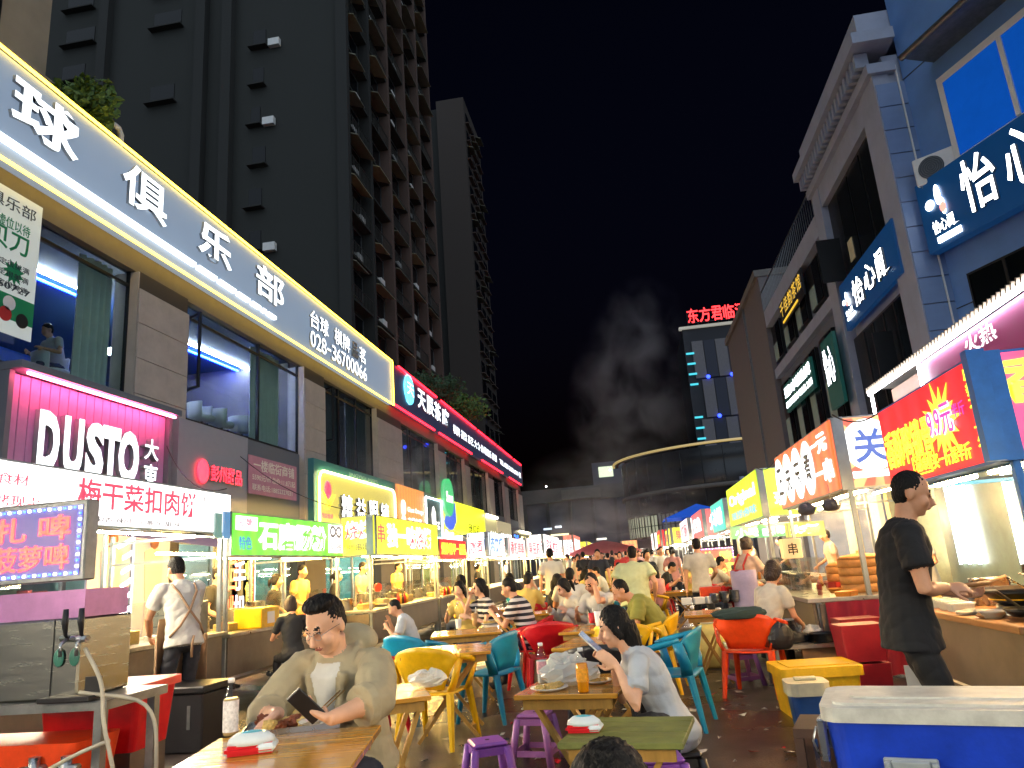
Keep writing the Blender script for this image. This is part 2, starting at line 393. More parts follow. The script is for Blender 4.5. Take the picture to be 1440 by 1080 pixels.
# ground floor: shop rooms lit from inside
SHOPW = mat('shop_wall', '#b7a88c', .8, var=.1)
lamp = glow('#fff2d8', 90, True, name='shop_ceiling_lamp')
Y = 1.0
for k, (a, b, c) in enumerate([(1, 8.9, '#8f8fb0'), (9, 14.5, '#6c7f85'), (14.6, 19, '#5a8c8c'), (19.1, 25.5, '#4d8f95'), (25.6, 30, '#b08a60'), (30.1, 38, '#a8a060'), (38.1, 48, '#a09880'), (48.1, 58, '#707078')]):
    wl = mat('shop_back_%d' % k, c, .8, var=.15)
    bx('shop_back_wall', wl, LB, a, b, 3.4, 3.5, 0, 3.0); bx('shop_ceiling', WHITEP, LB, a, b, .2, 3.5, 3.0, 3.1)
    bx('shop_partition', wl, LB, b, b + .1, .1, 3.5, 0, 3.05)
    for j in range(max(1, int((b - a) / 2.6))):
        x = a + (j + .5) * (b - a) / max(1, int((b - a) / 2.6))
        bx('ceiling_lamp', lamp, LB, x - .5, x + .5, 1.2, 1.5, 2.94, 2.98)
    bx('fascia', GREYP, LB, a, b + .1, -.06, .1, 2.9, ZF + .3)
    fr = MB(); n = max(2, int((b - a) / 1.3))
    for j in range(n + 1): x = a + (b - a) * j / n; fr.box(x - .035, x + .035, -.02, .05, 0, 2.9)
    fr.box(a, b, -.018, .048, 2.3, 2.36)
    so = fr.build('shop_front_frame', STEELD, LB); bx('pane', GLASS, so, a, b, .01, .02, 0, 2.9)
    for j in range(3):     # shelves with goods silhouettes
        bx('shelf', STEELD, LB, a + .4, b - .4, 2.9, 3.3, .7 + j * .55, .74 + j * .55)
        gd = MB(); q = random.Random(k * 9 + j); x = a + .5
        while x < b - .6:
            ww = q.uniform(.08, .25); gd.cur = q.randrange(4); gd.box(x, x + ww, 2.95, 3.2, .741 + j * .55, .741 + j * .55 + q.uniform(.12, .36)); x += ww + q.uniform(.02, .15)
        g = gd.build('shelf_goods', [mat('goods_%d' % z, cc, .5, var=.1) for z, cc in enumerate(('#c8c0b0', '#a03a3a', '#3a6aa0', '#d0a030'))], LB); g['kind'] = 'stuff'

# ---- the two long roof sign boards
ZS0, ZS1 = CAMH + .741 * 8.4, CAMH + .945 * 8.4; SH = ZS1 - ZS0
zf = lambda f: ZS0 + f * SH
YB = LY(551, 540, XS)
S1 = thing('billiard_hall_sign', 'long grey sign board with white characters and yellow light edges above the first windows', 'sign', (XS, 0, 0), R(90))
bx('board', mat('sign_board_grey', '#7a8794', .45, var=.05, scale=1, emit='#647284', es=.52), S1, 1.0, YB, 0, .28, ZS0 + .02, ZS1 - .02)  # grey-blue emission puts the glare and haze over the board into its material
YL = glow('#ffd038', 4.5, True, name='yellow_led'); 
LEDW = glow('#fffbe0', 9, False, name='led_core')
for nm, a in (('top', ZS1), ('bottom', ZS0)): bx('led_edge', YL, S1, 1.0, YB, -.07, -.035, a - .02, a + .02)
bx('led_edge', YL, S1, YB - .02, YB + .02, -.07, -.035, ZS0 + .03, ZS1 - .03)
WLET = glow('#f4fbff', 1.6, True, name='white_letter'); 
for ch, a, b in (('球', (10, 157), (105, 223)), ('俱', (167, 267), (230, 311)), ('乐', (275, 342), (322, 375)), ('部', (357, 400), (396, 427))):
    text(S1, ch, LY(*a, XS), zf(.38), LY(*b, XS), zf(.87), -.01, WLET, .05 if ch in '球乐' else .03, .06, 'letter')
text(S1, '台', 3.4, zf(.38), 5.6, zf(.87), -.01, WLET, .055, .06, 'letter')
x = 2.0
for px, py in ((270, 375), (300, 396), (327, 413), (347, 425), (362, 434), (370, 440), (384, 449)):
    b = LY(px, py, XS); bx('light_dash', WLET, S1, x, b, -.1, -.01, zf(.155), zf(.205)); x = b + .12
a, b = LY(434, 453, XS), LY(513, 508, XS); u = (b - a) / 7.6
for k, (ch, o) in enumerate((('台', 0), ('球', 1.15), ('棋', 2.95), ('牌', 4.05), ('茗', 6.5))): text(S1, ch, a + o * u, zf(.46), a + (o + 1) * u, zf(.77), -.01, WLET, .02, .05, 'letter')
text(S1, '品', a + 5.45 * u, zf(.46), a + 6.3 * u, zf(.77), -.01, mat('dead_letter', '#b8ac98', .6), .02, .05, 'letter')
letters(S1, '028-36700066', a, zf(.12), b, zf(.40), -.01, WLET, .01, .05, .12)

S2 = thing('tea_house_sign', 'long navy sign board with red light edges and white characters further along', 'sign', (XS, 0, 0), R(90))
YE = LY(733, 665, XS)
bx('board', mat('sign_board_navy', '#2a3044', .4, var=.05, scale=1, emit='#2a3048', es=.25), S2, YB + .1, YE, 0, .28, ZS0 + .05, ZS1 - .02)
RL = glow('#ff1020', 5, True, name='red_led')
for z, segs in ((ZS1, ((.02, .2), (.22, .47), (.48, .66), (.67, .86), (.88, 1))), (ZS0 + .04, ((.0, .18), (.2, .42), (.5, .72), (.8, .97)))):
    for p, q in segs: bx('led_edge', RL, S2, YB + .1 + (YE - YB) * p, YB + .1 + (YE - YB) * q - .15, -.07, -.02, z - .04, z + .03)
bx('end_cap', STEELD, S2, YE, YE + .06, -.05, .3, ZS0, ZS1)
TW = glow('#e8f2ff', 2.2, False, name='white_letter_b')
a, b = LY(568, 540, XS), LY(580, 547, XS)
MB().cyl(((a + b) / 2, -.0, zf(.63)), ((a + b) / 2, -.06, zf(.63)), .62, n=28).build('logo_disc', glow('#4fc3e8', 2.0), S2)
text(S2, '天', a + .15, zf(.48), b - .1, zf(.78), -.07, TW, .01, .02, 'logo_mark')
for ch, p, q in (('天', 586, 597), ('辰', 598, 608), ('茶', 608.5, 618), ('府', 619, 629)): text(S2, ch, LY(p, 568, XS), zf(.34), LY(q, 575, XS), zf(.84), -.01, TW, .04, .05, 'letter')
text(S2, '棋牌 餐饮 茶艺', LY(636, 595, XS), zf(.3), LY(664, 610, XS), zf(.58), -.01, TW, .02, .03)
text(S2, '大众·休闲娱乐 聚餐', LY(665, 610, XS), zf(.3), LY(697, 632, XS), zf(.58), -.01, TW, .02, .03)
text(S2, 'TEL:028-36816999 茶', LY(701, 637, XS), zf(.32), LY(731, 657, XS), zf(.58), -.01, TW, .02, .03)

# ---- shop signs of the ground floor (front plane x = -8.3)
XG = -8.3
def gsign(name, label, pl, pr, zt, zb, board, cat='sign', d=.3, x=XG):
    """pl/pr: pixels on left and right edge; returns root with local x from 0..w, z absolute"""
    a, b = onX(*pl, x)[0], onX(*pr, x)[0]
    t = thing(name, label, cat, (x, a, 0), R(90)); bx('board', board, t, 0, b - a, .0, d, zb, zt)
    return t, b - a
ZG = CAMH + .392 * 8.3
PURP = mat('pink_purple_panel', '#c48cbc', .5, var=.08)
t, wd = gsign('dusto_shop_sign', 'purple slatted shop sign with white DUSTO letters above the white stall', (8, 560), (228, 640), ZG - .12, 2.6, mat('plum_back', '#6c4a70', .6))
n = 19
sl = MB().box(0, wd / n - .012, -.045, -.001, 2.62, ZG - .13).mesh('slat', .006); sl.materials.append(PURP)
for k in range(n): link('slat', sl, t, (k * wd / n, 0, 0))
fr = MB().box(-.1, wd + .1, -.3, .05, ZG - .11, ZG).box(-.1, -.01, -.12, .05, 2.6, ZG - .12).box(wd + .01, wd + .1, -.12, .05, 2.6, ZG - .12).build('frame', GREYP, t)
bx('led_strip', glow('#ff5a80', 26, True), t, .05, wd - .05, -.28, -.25, ZG - .17, ZG - .135)
f = lambda px, py: onX(px, py, XG)
y0 = t.location.y
zb, zt = f(45, 622)[1] - .62, f(45, 578)[1]
zt = f(45, 576)[1]; zb = f(45, 664)[1]
xs = [f(p, 620)[0] - y0 for p in (42, 73, 79, 107, 111, 137, 134, 160, 158, 187)]
for k, ch in enumerate('DUSTO'): text(t, ch, xs[2*k], zb, xs[2*k+1], zt, -.05, WLET, .1, .08, 'letter')
xa, xb = f(192, 640)[0] - y0, f(212, 645)[0] - y0; text(t, '大', xa, (zt+zb)/2 + .02, xb, zt - .05, -.05, WLET, .03, .1, 'letter'); text(t, '東', xa, zb, xb, (zt+zb)/2 - .05, -.05, WLET, .03, .1, 'letter')
t, wd = gsign('red_logo_sign', 'plain grey fascia board with small red glowing logo letters', (250, 640), (348, 660), ZG - .02, 2.7, mat('plain_grey_fascia', '#9a9ca6', .5, var=.04), d=.55)
y0 = t.location.y; rz = glow('#ff1428', 3.0, True, name='red_letter')
za, zc = f(290, 655)[1] + .03, f(290, 676)[1]
MB().ell(((f(283, 660)[0] - y0), -.04, (za + zc) / 2), .2, .05, .24).build('logo_disc', rz, t)
text(t, '彭州甜品', f(293, 660)[0] - y0, zc, f(336, 668)[0] - y0, za, -.01, rz, .03, .06)
t, wd = gsign('rental_banner', 'pink cloth banner with white shop rental text hung beside the grey fascia', (350, 660), (417, 675), f(350, 640)[1], f(350, 694)[1], mat('pink_banner', '#c48aa0', .7, var=.1), 'banner', .02, -8.25)
y0 = t.location.y; BT = mat('banner_text', '#efe6dc', .6, var=0); h1, h0 = f(350, 640)[1], f(350, 694)[1]; H = h1 - h0
text(t, '一楼临街商铺', .2, h0 + H * .62, wd - .15, h0 + H * .93, -.003, BT, .03); text(t, '5590元/㎡ 总价:11.8万起', .15, h0 + H * .36, wd - .1, h0 + H * .54, -.003, BT, .02); text(t, '联系电话:18852327031', .15, h0 + H * .1, wd - .25, h0 + H * .27, -.003, BT, .02)
TEAL = mat('teal_fascia', '#3f7f84', .5, var=.06)
t, wd = gsign('eyeglass_shop_sign', 'teal fascia with rounded yellow lit panel and black white eyeglass shop characters', (441, 660), (556, 700), ZG, 2.5, TEAL, d=.45)
y0 = t.location.y
def rrect(x0, x1, z0, z1, r, n=6):
    P = []
    for cx, cz, a in ((x1 - r, z1 - r, 0), (x0 + r, z1 - r, 90), (x0 + r, z0 + r, 180), (x1 - r, z0 + r, 270)):
        for k in range(n + 1): P.append((cx + r * math.cos(R(a + 90 * k / n)), cz + r * math.sin(R(a + 90 * k / n))))
    return P
a, b, zt, zb = f(446, 690)[0] - y0, f(553, 705)[0] - y0, f(450, 662)[1], 2.6
MB().prism(rrect(a, b, zb, zt, .3), -.04, .0).build('yellow_panel', glow('#d8c860', .55, True, '#c8b860'), t)
P = rrect(a, b, zb, zt, .3)
MB().tube([(x, -.07, z) for x, z in P + P[:1]], .03, 6).build('led_outline', glow('#fff4a0', 5, True), t)
text(t, 'JINGYIGLASSES', f(490, 665)[0] - y0, ZG - .27, f(531, 682)[0] - y0, ZG - .1, -.002, mat('pale_teal_text', '#a8d0cc', .5), .0)
for k, (ch, p, q) in enumerate((('精', 473, 488), ('益', 494, 507), ('眼', 513, 525), ('镜', 529, 540))):
    za, zc = f(p, 674 + k * 7)[1], f(p, 712 + k * 5)[1]
    text(t, ch, f(p, 700)[0] - y0, 3.02, f(q, 705)[0] - y0, 3.78, -.06, mat('black_letter', '#121212', .5), .03, .05, 'letter_back'); text(t, ch, f(p, 700)[0] - y0 + .05, 3.05, f(q, 705)[0] - y0 + .06, 3.8, -.115, glow('#ffffff', 2.5, False), .025, .03, 'letter')
cx = f(457, 680)[0] - y0
MB().ell((cx, -.08, 3.85), .24, .05, .26).build('logo_red', rz, t); MB().prism([(cx - .45, 3.75), (cx, 3.3), (cx + .5, 3.75), (cx + .4, 3.72), (cx, 3.48), (cx - .35, 3.78)], -.12, -.045).build('logo_yellow', glow('#f0d020', 1.5, False), t)
text(t, '精益眼镜', cx - .35, 3.06, cx + .4, 3.2, -.05, rz, .02)
OR = glow('#f08a28', .95, True)
t, wd = gsign('orange_shop_sign', 'orange lit shop sign reading Giant Orange in white', (559, 700), (597, 715), ZG, 2.75, OR)
LW = glow('#fff4e8', 1.6, False); text(t, 'Giant Orange', wd * .33, 3.65, wd * .93, 3.9, -.01, LW, .02); text(t, '吉橙电竞', wd * .33, 3.2, wd * .85, 3.52, -.01, LW, .03)
o = MB()
for zc in (3.82, 3.25): o.tube([(wd * .17 + .17 * math.cos(R(k * 24)), -.02, zc + .25 * math.sin(R(k * 24))) for k in range(16)], .05, 6)
o.build('logo_rings', LW, t)
t, wd = gsign('teal_leaf_sign', 'dark teal square shop sign with white light outline and leaf logo', (598, 715), (621, 725), ZG - .15, 2.8, mat('dark_teal', '#35686c', .5))
MB().tube([(x, -.03, z) for x, z in rrect(.03, wd - .03, 2.83, ZG - .18, .04, 2) + [(wd - .03, ZG - .22)]], .035, 6).build('led_outline', glow('#eaffff', 4, True), t)
MB().prism([(wd * .4, 3.2), (wd * .55, 3.3), (wd * .55, 3.9), (wd * .45, 4.15), (wd * .36, 3.8)], -.05, -.003).build('leaf_logo', LW, t); text(t, '青茶', wd * .5, 3.2, wd * .85, 3.55, -.01, LW, .02)
t, wd = gsign('yellow_shop_sign', 'large bright yellow lit shop sign with blue and green logos', (623, 725), (682, 740), ZG, 2.6, glow('#e8f000', 1.25, True))
GR = glow('#10b060', 1.0, False); BLU = glow('#1050d0', .9, False)
MB().cyl((wd * .06, -.02, ZG + .05), (wd * .06, -.2, ZG + .05), .85, n=28).build('green_disc', GR, t); text(t, 'Shown', wd * .06 - .6, ZG - .2, wd * .06 + .6, ZG + .3, -.21, LW, .03)
MB().prism([(.1, 3.6), (.5, 3.95), (1.2, 3.85), (2.3, 4.6), (2.4, 3.7), (1.7, 3.3), (1.0, 3.25), (.4, 3.4)], -.03, -.002).build('blue_swirl', BLU, t)
MB().prism([(.0, 2.65), (1.9, 2.65), (1.7, 3.2), (.9, 3.1), (.3, 3.3)], -.03, -.002).build('white_swirl', LW, t)
KT = mat('black_print', '#101008', .6, var=0)
for j, s_ in enumerate(('香飘', '奶茶', '鲜果')): text(t, s_, wd * (.55 + .1 * j), 3.05, wd * (.63 + .1 * j), 3.75, -.003, KT, .01)
for nm, lb, pl, pr, top, colr, txt, tc, es in (
    ('beige_shop_sign', 'beige lit shop sign with a white tube lamp on top', (683, 735), (698, 740), ZG - .1, '#a8a078', '味达', '#fff6e0', .5),
    ('cream_shop_sign', 'cream lit shop sign with white characters beside the blue lettered sign', (699, 738), (719, 745), ZG - .35, '#b8ac88', '单身公寓装修', '#ffffff', .45),
    ('blue_letter_sign', 'narrow dark sign with vivid blue characters', (720, 742), (728, 745), ZG - .6, '#4c4858', '二维码', '#2060ff', .12),
    ('gold_letter_sign', 'dark end sign with three gold characters and yellow lamp bar', (729, 745), (744, 750), ZG - .6, '#4a4636', '黄之味', '#ffe080', .15)):
    t, wd = gsign(nm, lb, pl, pr, top, 2.3, glow(colr, es, True, colr)); L = glow(tc, 3.0, False)
    if 'gold' in nm or 'blue' in nm: letters(t, txt, wd * .12, 2.75, wd * .9, 3.6, -.01, L, .03, .05)
    else: text(t, txt, wd * .15, 2.95, wd * .92, 3.55, -.01, L, .03, .04)
    if 'beige' in nm or 'gold' in nm: bx('lamp_bar', glow('#fff8d0', 6), t, .05, wd - .05, -.15, -.05, top - .2, top - .08)
# poster in the first window
a, b = onX(0, 300, -8.55)[0] - 1.0, onX(57, 330, -8.55)[0]
t = thing('billiard_poster', 'white and green billiard hall poster hung outside the first window', 'poster', (-8.55, a, 0), R(90)); wd = b - a
z1, z0 = onX(40, 285, -8.55)[1] + .05, onX(40, 480, -8.55)[1]
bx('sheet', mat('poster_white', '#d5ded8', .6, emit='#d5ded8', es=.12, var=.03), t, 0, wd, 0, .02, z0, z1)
PG = mat('poster_green', '#0a8a58', .6, var=.1); PK = mat('poster_dark', '#2a3a44', .6, var=0)
H = z1 - z0
bx('green_felt', PG, t, 0, wd, -.004, -.001, z0 + H * .1, z0 + H * .27)
text(t, '台球俱乐部', .2, z1 - .32, wd - .12, z1 - .12, -.003, PK, .0); text(t, '虚位以待', wd * .55, z1 - .62, wd - .2, z1 - .44, -.003, PG, .01); text(t, '台球贝刀', .1, z1 - .95, wd - .2, z1 - .6, -.002, PG, .03)
for k in range(3): text(t, '单身交友,爱一定很美满', .2, z1 - 1.2 - k * .16, wd - .15, z1 - 1.1 - k * .16, -.003, PK, .0)
text(t, '18183660727', .4, z0 + H * .3, wd - .1, z0 + H * .345, -.003, PK, .01)
P = []
for k in range(22): rr = .2 if k % 2 else .12; P.append((wd - .42 + rr * math.cos(k * math.pi / 11), z0 + H * .43 + rr * math.sin(k * math.pi / 11)))
MB().prism(P, -.004, -.001).build('green_burst', PG, t)
for k, (x, z, c) in enumerate(((wd - .9, .17, '#d8b030'), (wd - .5, .13, '#b83030'), (wd - .45, .21, '#e0e0e0'), (wd - .2, .12, '#202020'))):
    MB().cyl((x, 0, z0 + H * z), (x, -.008, z0 + H * z), .11, n=20).build('printed_ball', mat('ball_%d' % k, c, .4, var=0), t)
# roof plants and pipe
bush('leafy green shrub growing on the parapet above the first sign', 'plant', (-9.3, onX(130, 160, -9.0)[0], ZT), .75, .7, .75, 2600, .15, LEAF, 3, 7)
for k, (px, py, s) in enumerate(((598, 545, 1.0), (620, 545, 1.2), (650, 560, 1.5))):
    bush(('dark green bush on the roof edge behind the navy sign, nearest to the yellow sign', 'dark green bush in the middle of the three behind the navy sign', 'bright green bush on the roof behind the far half of the navy sign')[k], 'plant', (-9.6, onX(px, py, -9.4)[0], ZT), 1.3 * s, 1.3 * s, .9 * s, 2600, .17 * s, LEAFD if k < 2 else LEAF, 11 + k, 7)
yy = onX(180, 170, -9.0)[0]
tag(MB().tube([(-9.2, yy - .5, ZT), (-9.2, yy - .5, ZT + 1.0), (-9.2, yy - .42, ZT + 1.1), (-9.2, yy, ZT + 1.1), (-9.2, yy + .08, ZT + 1.0), (-9.2, yy + .08, ZT)], .06, 10).build('roof_pipe', WHITEP), 'white bent vent pipe standing on the parapet behind the shrub', 'pipe')
# facade of the neighbouring upper storeys, far left
NB = thing('stair_tower', 'beige plastered upper storeys rising behind the near end of the billiard sign', 'building', (-9.9, 0, ZT - .2))
a = onX(70, 40, -9.9)[0]
bx('wall', BEIGE, NB, -5, 0, 2, a, 0, 14)
bx('window', BLACKM, NB, -.02, .05, a - 2.6, a - 1.1, 2.0, 6.0); bx('frame', WHITEP, NB, .05, .09, a - 1.95, a - 1.88, 2, 6); bx('ledge', BEIGE, NB, 0, .35, 2, a + .01, 1.3, 1.5)

# ------------------------------------------------------------ residential towers behind the left shops
TX, TY0, TY1 = -16.0, 40.0, 62.0
T1 = thing('apartment_tower', 'tall dark apartment tower with stacked balconies and awnings behind the left shops', 'building')
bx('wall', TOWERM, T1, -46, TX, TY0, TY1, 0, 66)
FH = 3.0
AWN = mat('metal_awning', '#8f8d7a', .45, metal=.3, var=.2); AWY = mat('yellow_awning', '#9a9478', .5, var=.2); RAIL = mat('balcony_rail', '#4a4a46', .5, metal=.5)
q = random.Random(5)
cols = [40.0, 44.2, 48.6, 53.2, 57.6, 62.0]
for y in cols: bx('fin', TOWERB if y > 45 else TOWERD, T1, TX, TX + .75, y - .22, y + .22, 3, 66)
dp = {}
def winmesh(w_, h_):
    if (w_, h_) not in dp:
        f_ = MB().box(0, .06, 0, w_, 0, h_); f_.v = [(x, y, z) for x, y, z in f_.v]
        me = f_.mesh('pane'); me.materials.append(WINDARK)
        g = MB()
        for yy in (0, w_ / 2, w_): g.box(.06, .1, yy - .03, yy + .03, 0, h_)
        g.box(.06, .1, 0, w_, -.03, .03); g.box(.06, .1, 0, w_, h_ - .03, h_ + .03)
        me2 = g.mesh('window'); me2.materials.append(STEELD); dp[(w_, h_)] = (me, me2)
    return dp[(w_, h_)]
awm = MB().add([(0, 0, .0), (0, 1, .0), (.9, 1, -.35), (.9, 0, -.35), (0, 0, .05), (0, 1, .05), (.9, 1, -.3), (.9, 0, -.3)], [(0, 1, 2, 3), (4, 7, 6, 5), (3, 2, 6, 7), (0, 3, 7, 4), (1, 5, 6, 2), (0, 4, 5, 1)]).mesh('awning')
awm.materials.append(AWN); awm2 = awm.copy(); awm2.materials[0] = AWY
slabm = MB().box(0, .7, 0, 1, 0, .14).mesh('balcony_slab'); slabm.materials.append(TOWERM)
rm = MB()
for k in range(15): rm.box(.66, .69, k / 14 - .006, k / 14 + .006, .14, 1.05)
rm.box(.65, .7, 0, 1, 1.02, 1.07); railm = rm.mesh('railing'); railm.materials.append(RAIL)
acm = MB().box(0, .35, 0, .8, 0, .55).mesh('air_conditioner', .02); acm.materials.append(WHITEP)
for c in range(5):
    a, b = cols[c] + .3, cols[c + 1] - .3; W = b - a
    for fl in range(4, 21):
        z = fl * FH
        me, me2 = winmesh(round(W - .5, 1), 1.7)
        o = link('window', me2, T1, (TX, a + .2, z + 1.0)); link('pane', me, o)
        s_ = link('balcony_slab', slabm, T1, (TX, a, z)); s_.scale = (1, W, 1)
        if q.random() < .65: r_ = link('railing', railm, T1, (TX, a, z)); r_.scale = (1, W, 1)
        if q.random() < .78:
            aw = link('awning', awm if q.random() < .6 else awm2, T1, (TX + .05, a + q.uniform(0, .3), z + 2.9)); aw.scale = (q.uniform(.9, 1.3), W * q.uniform(.5, .95), q.uniform(.7, 1.4))
        if q.random() < .55: link('air_conditioner', acm, T1, (TX + .2, a + W * q.uniform(.1, .6), z + .2))
for fl in range(4, 21):                   # the blank flank that faces the market
    z = fl * FH
    for x, wd_ in ((-36.5, 2.2), (-29.5, 2.4), (-22.0, .9), (-17.5, .0)):
        if wd_ and q.random() < .85:
            x += q.uniform(-.15, .15); wd_ *= q.uniform(.7, 1.1)
            if q.random() < .4: link('air_conditioner', acm, T1, (x + wd_ + .3, TY0 - .02, z + .7)).rotation_euler = (0, 0, R(-90))
            o = MB().box(x, x + wd_, TY0 - .05, TY0, z + 1, z + 2.3).build('window', WINDARK, T1); bx('ledge', TOWERD, o, x - .2, x + wd_ + .2, TY0 - .5, TY0, z + .8, z + .9)
for x in (-41, -33.5, -26, -24): bx('rib', TOWERD, T1, x, x + .7, TY0 - .6, TY0, 6, 66)
LIT = glow('#cfe0d8', .5, False)
bx('lit_window', LIT, T1, onY(139, 158, 39.8)[0] - .3, onY(139, 158, 39.8)[0] + .3, 39.85, 39.93, onY(139, 160, 39.8)[1] - .5, onY(139, 160, 39.8)[1] + .5)
T2 = thing('second_tower', 'narrow pinkish tower slab standing further off behind the dark tower', 'building')
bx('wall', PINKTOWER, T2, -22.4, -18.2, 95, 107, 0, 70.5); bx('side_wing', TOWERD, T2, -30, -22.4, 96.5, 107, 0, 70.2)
for fl in range(3, 23):
    for k in range(3):
        z = fl * 3; y = 96 + k * 3.6; o = MB().box(-18.2, -18.1, y, y + 2.4, z + .8, z + 2.4).build('window', WINDARK, T2)
        if (fl * 3 + k) % 4 == 0: a_ = link('awning', awm, T2, (-18.2, y, z + 2.8)); a_.scale = (1, 2.6, 1)
        bx('ledge', TOWERB, o, -18.2, -17.7, y - .3, y + 2.7, z + .5, z + .62)
# ------------------------------------------------------------ right hand buildings
XR = 6.6
RB = thing('corner_building', 'three storey stone corner block with dentil cornice on the right', 'building')
RSTONE = mat('right_stone', '#98a0b4', .55, var=.12, scale=2, bump=.05, bscale=80)
RTILE = mat('return_tile', '#7088b0', .4, var=.1, scale=2)
YC, YF, ZRT = 16.1, 22.2, 12.75
m = MB().box(XR + .3, 16, YC + .05, YF, 0, ZRT - .4); m.build('wall', RSTONE, RB)
# pilasters and bands on the street face leave a window recess
bx('pilaster', RSTONE, RB, XR, XR + .35, YC, YC + 1.0, 0, ZRT - .9); bx('pilaster', RSTONE, RB, XR, XR + .35, YF - .75, YF, 0, ZRT - .9)
bx('upper_wall', RSTONE, RB, XR + .03, XR + .33, YC + 1.0, YF - .75, 11.2, ZRT - .9)
ww = bx('window', BLACKM, RB, XR + .2, XR + .29, YC + 1.0, YF - .75, 8.3, 11.2)
for k in range(3): y = YC + 1.05 + k * 1.1 + (k > 0) * .05; bx('pane', WINDARK, ww, XR + .17, XR + .2, y + .08, y + 1.05, 8.4, 11.1)
bx('open_sash', BLACKM, ww, XR - .5, XR + .15, YF - 1.35, YF - 1.3, 8.6, 9.9)
bx('notice', mat('notice_paper', '#c8c0a0', .7), ww, XR + .15, XR + .168, YF - 2.3, YF - 1.9, 8.9, 9.5)
w2 = bx('window', BLACKM, RB, XR + .2, XR + .29, YC + 1.0, YF - .75, 4.6, 7.0)
for k in range(4): y = YC + 1.1 + k * .8; bx('pane', GLASSD, w2, XR + .15, XR + .19, y + .04, y + .72, 4.7, 6.9); MB().box(0, .04, 0, .06, 0, 2.2).build('mullion', BLACKM, w2, (XR + .13, y + .74, 4.7))
bx('open_sash', BLACKM, w2, XR - .35, XR + .1, YC + 2.2, YC + 2.25, 4.9, 6.3)
for z, d, h in ((ZRT - .9, .12, .25), (ZRT - .25, .42, .28)): bx('cornice', RSTONE, RB, XR - d, XR + .5, YC - d, YF + .05, z, z + h)
dm = MB().box(0, .3, 0, .14, 0, .36).mesh('dentil'); dm.materials.append(RSTONE)
y = YC
while y < YF - .1: link('dentil', dm, RB, (XR - .3, y, ZRT - .63)); y += .28
bx('parapet', RSTONE, RB, XR - .1, 16, YC + .02, YF, ZRT + .03, ZRT + .8)
tm = MB().box(0, .64, 0, .03, 0, .58).mesh('wall_tile', .005); tm.materials.append(RTILE)
z = 0.2
while z < ZRT - 1.2:
    link('wall_tile', tm, RB, (XR + .02, YC - .032, z)); z += .6
bx('conduit', WHITEP, RB, XR + .5, XR + .53, YC - .075, YC - .04, 4.4, 12)
LIT2 = glow('#f6fbff', 3.2, True, name='cool_letter')
def planeUZ(o, th, px, py):
    v = ray(px, py); nx, ny = math.sin(th), -math.cos(th)
    t = (o[0] * nx + o[1] * ny) / (v.x * nx + v.y * ny); p = v * t
    return (p.x - o[0]) * math.cos(th) + (p.y - o[1]) * math.sin(th), CAMH + p.z
BLUEB = mat('blue_sign_board', '#0a3c62', .4, emit='#0a4580', es=.13, var=.04)
def yixin(root, x0, z0, w_, h_, n=3):
    """emblem followed by three characters in white light"""
    s = w_ / (n + 1.1)
    for a, b, c, d in ((.12, .62, .2, .12), (.4, .7, .13, .24), (.52, .52, .1, .2)): MB().ell((x0 + s * a, -.03, z0 + h_ * b), s * c * .6, .02, h_ * d * .6).build('emblem_stroke', LIT2, root)
    MB().ell((x0 + s * .45, -.045, z0 + h_ * .5), s * .1, .02, h_ * .08).build('emblem_dot', glow('#ff8070', 1.5, False), root)
    text(root, '怡心阁', x0 + s * .12, z0 + h_ * .18, x0 + s * .85, z0 + h_ * .34, -.01, LIT2, .02, .02); bx('emblem_bar', LIT2, root, x0 + s * .15, x0 + s * .85, -.03, -.01, z0 + h_ * .06, z0 + h_ * .13)
    for k, ch in enumerate('怡心阁'): text(root, ch, x0 + s * (1.1 + k), z0 + h_ * (.12 + .05 * (k % 2)), x0 + s * (1.95 + k), z0 + h_ * .85, -.01, LIT2, .02, .06, 'letter')
# second teahouse sign on the street face
a, b = onX(1188, 425, XR)[0], onX(1262, 375, XR)[0]; z0, z1 = onX(1196, 455, XR)[1], onX(1190, 405, XR)[1]
s2 = thing('teahouse_sign', 'blue sign with white teahouse characters on the stone corner block', 'sign', (XR - .05, a, 0), R(-90)); W2 = a - b
bx('board', BLUEB, s2, -.1, W2 + .3, 0, .12, z0 - .15, z1 + .2)
yixin(s2, .05, z0, W2, z1 - z0)
# the near, angled wing
A = (7.15, 16.05); TH = math.atan2(-2.3, .97)
NW = thing('near_wing', 'blue lit near wing of the right building with window awning and white framed window', 'building', (*A, 0), TH)
U = lambda px, py: planeUZ(A, TH, px, py)
bx('wall', mat('blue_grey_wall', '#6088c0', .5, var=.1, scale=1.5), NW, 0, 12, .1, 4, 0, 14)  # blue-grey wall, colour pushed bluer to carry the blue glow and haze
for z in (5.3, 6.0, 9.0, 11.6, 12.2): bx('wall_groove', mat('groove', '#2c3644', .7), NW, 0, 12, .09, .1, z, z + .025)
u0, zb = U(1352, 218); u1, zt = U(1333, 112); u0 = min(u0, u1)
wn = bx('window', WHITEP, NW, u0 - .15, 9, -.02, .06, zb - .15, zt + .18)
BG = mat('blue_lit_glass', '#0b4aa0', .08, emit='#0a4aa8', es=.30, var=.25, scale=.7, spec=.8)  # blue glow reflected in the panes is put into their colour and emission
for k in range(4): bx('pane', BG, wn, u0 + k * 1.45, u0 + 1.35 + k * 1.45, -.035, -.022, zb, zt)
for k in range(1, 4): bx('mullion', WHITEP, wn, u0 + k * 1.45 - .1, u0 + k * 1.45, -.06, -.02, zb, zt)
ua, za = U(1290, 122)
